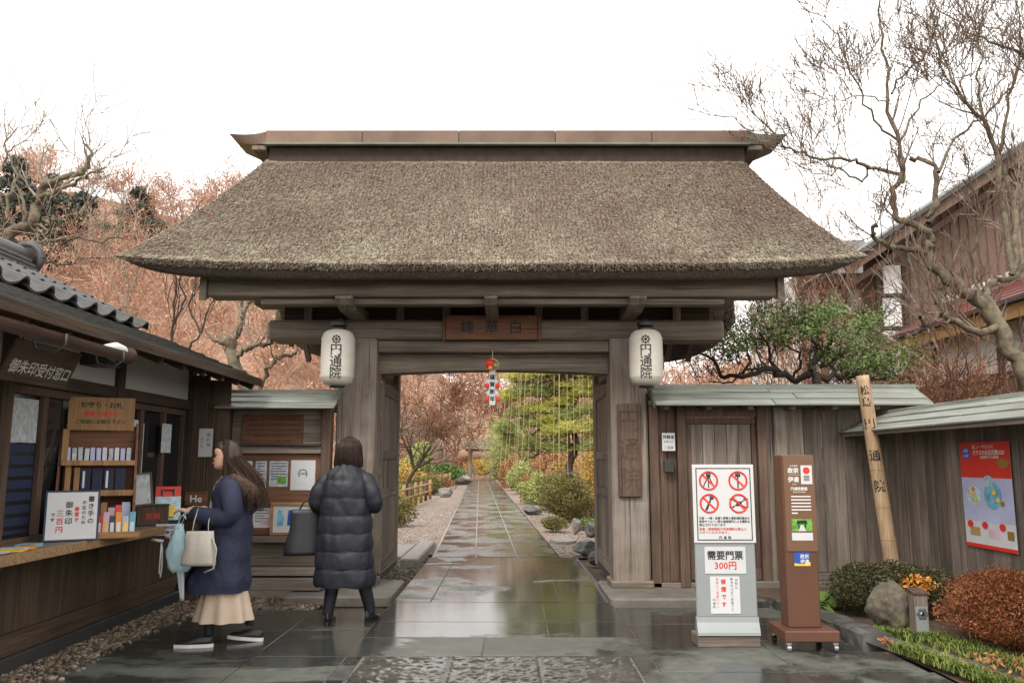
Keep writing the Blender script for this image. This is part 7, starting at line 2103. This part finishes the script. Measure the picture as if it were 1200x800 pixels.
# evergreen behind the board wall
rng = np.random.default_rng(15)
base = (P(940, 450, 10.8).x, 10.8, 0)
t_ = thing('evergreen_tree', 'green leafed tree with twisted dark branches over the board wall', 'tree', base)
EB = [([(base[0], 10.8, 0), (base[0], 10.8, 1.4), (958, 452), (950, 432), (965, 415), (975, 395)], .085, .03), ([(950, 440), (925, 442), (900, 432), (870, 440), (845, 438), (838, 425), (822, 415)], .05, .014), ([(925, 442), (905, 425), (900, 405), (890, 390)], .03, .01), ([(950, 436), (985, 442), (1010, 432), (1030, 420)], .045, .014),
      ([(870, 438), (880, 418), (862, 400), (850, 388)], .022, .008), ([(965, 415), (945, 395), (935, 378)], .025, .01), ([(960, 430), (990, 415), (1000, 395), (1015, 380)], .03, .01), ([(985, 442), (1015, 445), (1045, 440)], .025, .008), ([(900, 432), (880, 432), (850, 448), (830, 445)], .02, .006), ([(930, 442), (940, 420), (915, 400), (918, 380)], .02, .007)]
thick_, tw = [], []
for pl, r0, r1 in EB:
    pts = [P(x, y_, 10.8 + rng.normal(0, .12)) if len(v) == 2 else Vector(v) for v in pl for x, y_ in [v[:2]]]
    out = []; limb(rng, pts, r0, r1, out, 2, .3, 10, .3, .12, .9, (2, 4), .004, .02); thick_.append(out[0]); tw += out[1:]
sh = lambda L: [(np.asarray(p) - np.array(base), r) for p, r in L]
link('trunk', paths_mesh('trunk', sh(thick_), 7), 'bark_dark', t_); link('twigs', paths_mesh('twigs', sh(tw), 4), 'bark_dark', t_)
CL = [(852, 392, 20, 14), (880, 385, 22, 16), (905, 378, 20, 13), (935, 365, 24, 15), (965, 372, 26, 18), (998, 385, 26, 20), (1022, 400, 22, 18), (1038, 418, 16, 16), (990, 410, 26, 16), (960, 395, 22, 14), (1005, 430, 24, 12), (930, 392, 18, 11), (868, 410, 14, 10), (1042, 437, 14, 9), (1052, 452, 16, 7), (845, 408, 10, 8), (915, 400, 12, 9), (980, 362, 18, 9), (1018, 378, 14, 9)]
pts = []
for x, y_, rx, ry in CL:
    c = P(x, y_, 10.8); s_ = 10.8 / 960
    for sub in range(4):
        cc = np.array(c) + rng.normal(0, 1, 3) * np.array([rx * s_ * .5, .28, ry * s_ * .5])
        n_ = int(.25 * rx * ry); pts.append(cc + rng.normal(0, 1, (n_, 3)) * np.array([rx * s_ * .36, .16, ry * s_ * .36]))
pts = np.concatenate(pts)
V, F = leaves(rng, np.concatenate([pts, pts + rng.normal(0, .05, pts.shape)]), .024, aspect=.42); link('crown', np_mesh('crown', V - np.array(base), F), 'leaf_camellia', t_)
# rust shrubs beside the annex
for q, (x, y_, rx, rz_, Yd, lb) in enumerate(((1075, 440, .75, .55, 11.5, 'rust leaved shrub left of the annex behind the wall'), (1120, 452, .7, .35, 11.0, 'low rust leaved shrub under the white annex wall'), (915, 352, 1.6, 1.6, 20, 'rust twiggy maple before the distant white building'), (985, 335, 1.4, 1.2, 21, 'thin red maple in front of the half timbered wall'), (880, 425, 1.5, 1.0, 16.5, 'pinkish twiggy thicket behind the left boughs of the green tree'), (965, 418, 1.5, 1.1, 17, 'pinkish twiggy thicket behind the green tree trunk'))):
    p = P(x, y_, Yd); zb0 = p.z
    tt_ = thing('rust_shrub', lb, 'shrub', (p.x, Yd, 0)); rg = np.random.default_rng(90 + q)
    V, F = leaves(rg, lumpy(rg, 1500 if Yd < 15 else (1300 if Yd > 18 else 3200), (0, 0, zb0), (rx, .6, rz_), lo=.3), .022 if Yd < 15 else .03, aspect=.35); link('foliage', np_mesh('foliage', V, F), 'leaf_rust' if Yd < 15 else 'wood_twigs', tt_)
    out = []
    for i in range(5 if Yd < 15 else 4): grow(rg, (rg.normal(0, .1), 0, 0), (rg.normal(0, .12), rg.normal(0, .1), 1), zb0 + rz_ * .4, .035, 3, out, .12, .05, (3, 5), .5, .45, .006, 8)
    link('stems', paths_mesh('stems', out, 4), 'trunk_red', tt_)

# ================================================================== THE GARDEN BEYOND
def gz(px, py):  # ground point under a pixel
    a, b_ = (px - 600) / FOC, (400 - py) / FOC
    dz = math.sin(TILT) + b_ * math.cos(TILT); s = -CAM_H / dz
    return a * s, (math.cos(TILT) - b_ * math.sin(TILT)) * s
# far thatched gate
FG = thing('far_gate', 'small thatched gate at the far end of the garden path', 'gate', (-2.3, 64, 0))
for px in (551, 579.5):
    p = P(px, 545, 64); b = MB(); b.tube([(p.x, 64, 0), (p.x, 64, 2.35)], .16, 10); b.build('post', 'bark_grey', FG)
p0, p1 = P(541, 530, 64), P(585, 530, 64)
b = MB(); b.box(p0.x + .3, p1.x - .3, 63.9, 64.1, 2.15, 2.35, .02); b.build('lintel', 'grey_wood_x', FG)
b = MB(); b.prism([(62.9, 2.32), (63.0, 2.5), (64.0, 3.12), (65.0, 2.5), (65.1, 2.32), (64, 2.6)], p0.x, p1.x, 'yz'); fixn(b.build('thatch', 'bark_grey', FG))
rg = np.random.default_rng(2); n_ = 2500; tt = rg.random(n_); pts = np.stack([p0.x + (p1.x - p0.x) * rg.random(n_), 64 - 1.05 * tt, 3.13 - .66 * tt], 1)
V, F = leaves(rg, pts, .10, aspect=.25, droop=(0, -.8, -.5)); st = link('thatch_straw', np_mesh('thatch_straw', V - np.array(wloc(FG)), F), 'leaf_straw', FG); st['kind'] = 'stuff'
for px in (548, 556, 575, 582): p = P(px, 550, 63.5); b = MB(); b.box(p.x - .05, p.x + .05, 63.3, 63.4, 0, 1.1, .01); b.build('side_rail_post', 'grey_wood_z', FG)
# bamboo rail fences left of the path
def rail_fence(label, pts_, hgt):
    t_ = thing('rail_fence', label, 'fence', (*pts_[0], 0))
    for i, (x, y_) in enumerate(pts_):
        b = MB(); b.tube([(x, y_, 0), (x, y_, hgt)], .055, 9); b.build('post', 'tan_wood_z' if i % 3 else 'red_wood', t_, sm=True)
    for z in (hgt * .45, hgt * .8):
        for (xa, ya_), (xb, yb__) in zip(pts_[:-1], pts_[1:]):
            b = MB(); b.tube([(xa + .05, ya_, z), (xb + .05, yb__, z)], .035, 7); b.build('rail', 'tan_wood_y', t_, sm=True)
rail_fence('brown bamboo rail fence beside the near half of the path', [(-3.25 + .02 * i, 17.5 + 1.35 * i) for i in range(11)], .72)
rail_fence('brown bamboo rail fence farther along the path', [(-3.3 - .03 * i, 35 + 1.7 * i) for i in range(8)], .75)
rail_fence('brown palisade beside the far gate', [(-5.2 + .35 * i, 60 - .2 * i) for i in range(6)], 1.4)
SH = [  # label, px, py(base), rx, rz, material, n, leaf, Y override
    ('dark olive shrub at the near left of the garden path', 456, 616, .42, .32, 'leaf_olive', 5000, .03),
    ('low yellow mossy mound behind the near olive shrub', 455, 592, .7, .2, 'leaf_gold', 3500, .035),
    ('bright green low plant by the rail fence', 477, 584, .6, .28, 'leaf_bright', 2500, .04),
    ('olive clipped mound inside the rail fence', 497, 579, .9, .45, 'leaf_olive', 4000, .045),
    ('rust low shrub behind the olive mound', 508, 573, .9, .4, 'leaf_rust', 3500, .05),
    ('wide clipped green hedge mound left of the path', 513, 568, 1.3, .6, 'leaf_bright', 6500, .075),
    ('conical green evergreen left in the garden', 487, 572, .9, 1.1, 'leaf_pine_green', 6500, .07),
    ('rounded golden shrub left in the garden', 462, 578, 1.2, .6, 'leaf_gold', 4000, .06),
    ('red brown bush low at the left garden edge', 452, 570, 1.6, 1.2, 'leaf_rust', 5000, .07),
    ('large olive green shrub right of the path by the gate', 664, 611, .62, .56, 'leaf_olive', 11000, .026),
    ('small yellow green moss clump under the large olive shrub', 650, 622, .3, .14, 'leaf_olive', 2500, .022),
    ('bright moss tuft beside the pale stone', 690, 620, .28, .12, 'leaf_grass', 2000, .02),
    ('yellow green mound behind the large olive shrub', 632, 590, .55, .5, 'leaf_pine_green', 4500, .04),
    ('rust brown dwarf shrub at the path edge', 620, 588, .38, .42, 'leaf_rust', 3500, .035),
    ('olive shrub farther along the right path edge', 612, 578, .7, .7, 'leaf_pine_green', 4500, .045),
    ('rust shrub halfway along the right path edge', 604, 574, .8, .95, 'leaf_rust', 4500, .05),
    ('green mound halfway along the right path edge', 598, 570, .9, .9, 'leaf_olive', 4500, .055),
    ('rust red bush near the far gate', 597, 566, .9, 1.1, 'leaf_rust', 5000, .07),
    ('golden bush seen through the far gate', 565, 558.2, 1.6, .75, 'leaf_gold', 3500, .08),
    ('brown bush at the left post of the far gate', 548, 559.3, 1.3, 1.1, 'leaf_rust', 3500, .08),
    ('orange gold foliage beside the right gate door', 697, 605, .32, .95, 'leaf_gold', 5000, .03),
    ('orange shrub under the yellow pine', 678, 588, .9, .75, 'leaf_gold', 5000, .045),
    ('red brown shrub under the green pine boughs', 652, 578, 1.0, 1.1, 'leaf_rust', 4500, .055),
]
for q, (lb, px, py, rx, rz_, mt, n_, ls) in enumerate(SH):
    x, yv = gz(px, py); 
    if py < 559: yv = min(yv, 68); x = (px - 600) / FOC * yv * 1.01
    shrub('garden_shrub', lb, (x, yv, rz_ * .92), (rx, rx * .9, rz_), mt, int(n_ * 1.0), ls * .95, 200 + q, stems=5, amp=.55, lo=.45)
# garden trees
def garden_tree(label, px, py, h_, r0, seed, mat='bark_twig', lean=(0, 0), depth=4, minr=.012, spread=.75, name='bare_tree', wander=.16):
    x, yv = gz(px, py); rg = np.random.default_rng(seed); t_ = thing(name, label, 'tree', (x, yv, 0)); out = []
    grow(rg, (0, 0, -.1), (lean[0], lean[1], 1), h_ * .5, r0, depth, out, wander, .03, (4, 6), spread, .66, minr, 7, .5, .3)
    link('trunk', paths_mesh('trunk', out[:1], 8), mat, t_); link('branches', paths_mesh('branches', out[1:], 5), mat, t_)
garden_tree('bent dark maple on the lawn left of the path', 510, 571, 5.5, .14, 301, 'bark_dark', (-.1, 0), wander=.28, minr=.009)
garden_tree('pale twiggy tree by the left gate door', 476, 592, 4.4, .09, 302, 'bark_dark', (.05, 0), minr=.008, depth=3)
garden_tree('leafless tree far left behind the door', 460, 574, 6.5, .16, 303, 'bark_twig', (.1, 0), minr=.012, depth=3)
garden_tree('brown leafless tree before the far gate', 535, 564, 6.0, .15, 304, 'trunk_red', (0, 0), minr=.018)
garden_tree('grey leafless tree right behind the far gate', 590, 559.5, 7.5, .2, 305, 'trunk_red', (0, 0), minr=.025)
garden_tree('leafless tree left behind the far gate', 528, 560, 8.0, .2, 306, 'bark_grey', (0, 0), minr=.025)
garden_tree('large bare maple at the hill foot', 500, 559.5, 9.5, .24, 307, 'trunk_red', (0, 0), minr=.025)
# pine with snow ropes
PY = 23.0
def pad(rg, cx, cy, rx, ry, Y=PY, n_=760, dz=.0):
    c = P(cx, cy, Y); s_ = Y / 960
    sc_ = rg.normal(0, .5, (9, 3)); u = (sc_[rg.integers(0, 9, n_)] + rg.normal(0, .5, (n_, 3))) * np.array([rx * s_ * .5, rx * s_ * .4, ry * s_ * .8]); u[:, 2] = np.abs(u[:, 2]) * .9 - .05 * u[:, 0] ** 2
    return np.array(c) + u
rg = np.random.default_rng(44)
pb0 = P(672, 560, PY)
PT = thing('pine_tree', 'yellow green tiered pine with straw snow ropes beyond the gate', 'tree', (pb0.x, PY, 0))
lo_ = np.array(wloc(PT))
yl = [pad(rg, *q) for q in ((615, 444, 26, 9), (650, 441, 34, 9), (690, 443, 26, 10), (630, 484, 20, 10), (655, 476, 22, 11), (680, 465, 24, 12), (700, 455, 20, 12), (645, 512, 22, 10), (672, 508, 30, 11), (695, 505, 22, 12), (720, 480, 26, 12), (715, 440, 24, 10), (735, 500, 22, 12), (600, 470, 16, 9), (610, 448, 16, 8), (660, 455, 26, 9), (640, 498, 18, 9), (705, 520, 20, 10))]
gr = [pad(rg, *q) for q in ((612, 463, 22, 11), (628, 458, 18, 10), (660, 492, 22, 8), (592, 508, 14, 12), (600, 520, 12, 10), (620, 528, 14, 14), (625, 500, 16, 9), (652, 530, 24, 10), (685, 528, 22, 10), (605, 488, 14, 10), (640, 465, 24, 8), (690, 485, 20, 8))]
V, F = needles(rg, np.concatenate(yl), .14, .3, .045, 9); link('upper_needles', np_mesh('upper_needles', V - lo_, F), 'leaf_pine_yellow', PT)
V, F = needles(rg, np.concatenate(gr), .14, .2, .045, 9); link('green_needles', np_mesh('green_needles', V - lo_, F), 'leaf_pine_green', PT)  # green pads set among the yellow ones
out = []
limb(rg, [(pb0.x, PY, 0), P(668, 545, PY), P(676, 520, PY), P(668, 490, PY), P(676, 460, PY), P(670, 430, PY), P(672, 400, PY)], .11, .05, out, 0, .3, 0)
for pl in ([(676, 520), (650, 522), (628, 532), (615, 540)], [(668, 490), (645, 494), (625, 508), (600, 522)], [(676, 520), (700, 518), (725, 512)], [(672, 470), (650, 482), (625, 490)], [(676, 460), (700, 462), (725, 485)], [(672, 440), (640, 452), (612, 465)], [(670, 430), (645, 446), (615, 448)], [(672, 432), (700, 446), (715, 444)]):
    limb(rg, [P(x, y_, PY + rg.normal(0, .3)) for x, y_ in pl], .05, .015, out, 1, .5, 7, minr=.008)
link('trunk', paths_mesh('trunk', [(np.asarray(p) - lo_, r) for p, r in out], 6), 'bark_dark', PT)
SR = thing('snow_ropes', 'straw ropes hung from a pole to hold up the pine boughs', 'ropes', (pb0.x - .1, PY + .1, 0))
b = MB(); b.tube([(pb0.x - .1, PY + .1, 0), (pb0.x - .1, PY + .1, 9.2)], [.035, .03], 8); b.build('pole', 'tan_wood_z', SR, sm=True)
b = MB(); b.torus((pb0.x - .1, PY + .1, 9.0), 1.25, .02, 32, 5, 'z'); b.build('hoop', 'tan_wood_z', SR, sm=True)
for q in range(64):
    a = q / 64 * 2 * PI; rr = 1.25 + 1.0 * rg.random(); x1_, y1_, z1_ = pb0.x - .1 + rr * math.cos(a), PY + .1 + rr * math.sin(a), .7 + 1.2 * rg.random()
    b = MB(); b.tube([(pb0.x - .1 + .72 * rr * math.cos(a), PY + .1 + .72 * rr * math.sin(a), 9.0), (x1_, y1_, z1_)], .0055, 4, cap=False); b.build('rope', 'rope', SR)
# small green pine left of it
rg = np.random.default_rng(45); sp = gz(600, 570)
t_ = thing('small_pine', 'small blue green pine left of the roped pine', 'tree', (sp[0], sp[1], 0))
pts = np.concatenate([np.array([sp[0] + rg.normal(0, .5), sp[1] + rg.normal(0, .4), z]) + rg.normal(0, 1, (260, 3)) * [.5, .4, .18] for z in np.linspace(.6, 3.6, 14)])
V, F = needles(rg, pts, .13, .35, .10); link('crown', np_mesh('crown', V - np.array(wloc(t_)), F), 'leaf_pine_green', t_)
link('trunk', paths_mesh('trunk', [([(0, 0, 0), (.1, 0, 1.5), (-.05, 0, 3.2)], [.1, .07, .03])], 7), 'bark_dark', t_)
# stone lantern, rocks, stones
x, yv = gz(669, 600); 
SLn = thing('stone_lantern', 'small dark stone lantern among the shrubs right of the path', 'lantern', (x, yv, 0))
b = MB(); b.lathe([(.13, 0), (.13, .08), (.07, .12), (.06, .75), (.11, .82), (.13, .86)], 10); b.build('shaft', 'rock_dark', SLn, world=False)
b = MB(); b.lathe([(.09, .862), (.09, 1.05)], 6); b.build('light_box', 'rock_dark', SLn, world=False)
b = MB(); b.lathe([(.05, 1.05), (.21, 1.055), (.20, 1.09), (.06, 1.2), (.035, 1.24), (.045, 1.27), (.0, 1.31)], 12); b.build('cap', 'rock_dark', SLn, world=False)
for q, (lb, px, py, r_, mt) in enumerate((('dark wet rock at the right edge of the passage', 690, 650, (.2, .17, .14), 'rock_dark'), ('smaller dark rock in front of the wet rock', 699, 660, (.13, .12, .09), 'rock_dark'), ('pale upright stone below the olive shrub', 676, 625, (.1, .1, .16), 'granite'),
        ('grey boulder beside the moss tuft', 697, 628, (.2, .18, .15), 'rock_dark'), ('low brown stone at the right path edge', 624, 602, (.25, .2, .12), 'rock_dark'), ('grey rock at the end of the rail fence', 521, 582, (.28, .26, .2), 'granite'), ('flat dark stone by the far fence', 538, 567, (.9, .5, .35), 'granite'))):
    x, yv = gz(px, py); rock('garden_rock', lb, (x, yv, -.03), r_, mt, 60 + q)
b = MB(); x, yv = gz(660, 634); rings = [[(x + .22 * (1 + .12 * math.sin(3 * a + 1)) * math.cos(a), yv + .42 * math.sin(a), z) for a in np.linspace(0, 2 * PI, 18, endpoint=False)] for z in (-.02, .03)]
b.loft(rings); one('stepping_stone', 'pale flat stepping stone right of the path start', 'stone', b, 'granite')
b = MB(); b.box(-1.52, -1.27, 11.3, 13.9, -.04, .10, .02); one('edging_stone', 'long granite edging stone beside the left door', 'stone', b, 'granite')
b = MB(); b.box(-2.5, -1.56, 11.9, 13.6, -.04, .07, .015); one('granite_slab', 'flat granite slab behind the left door', 'stone', b, 'granite')
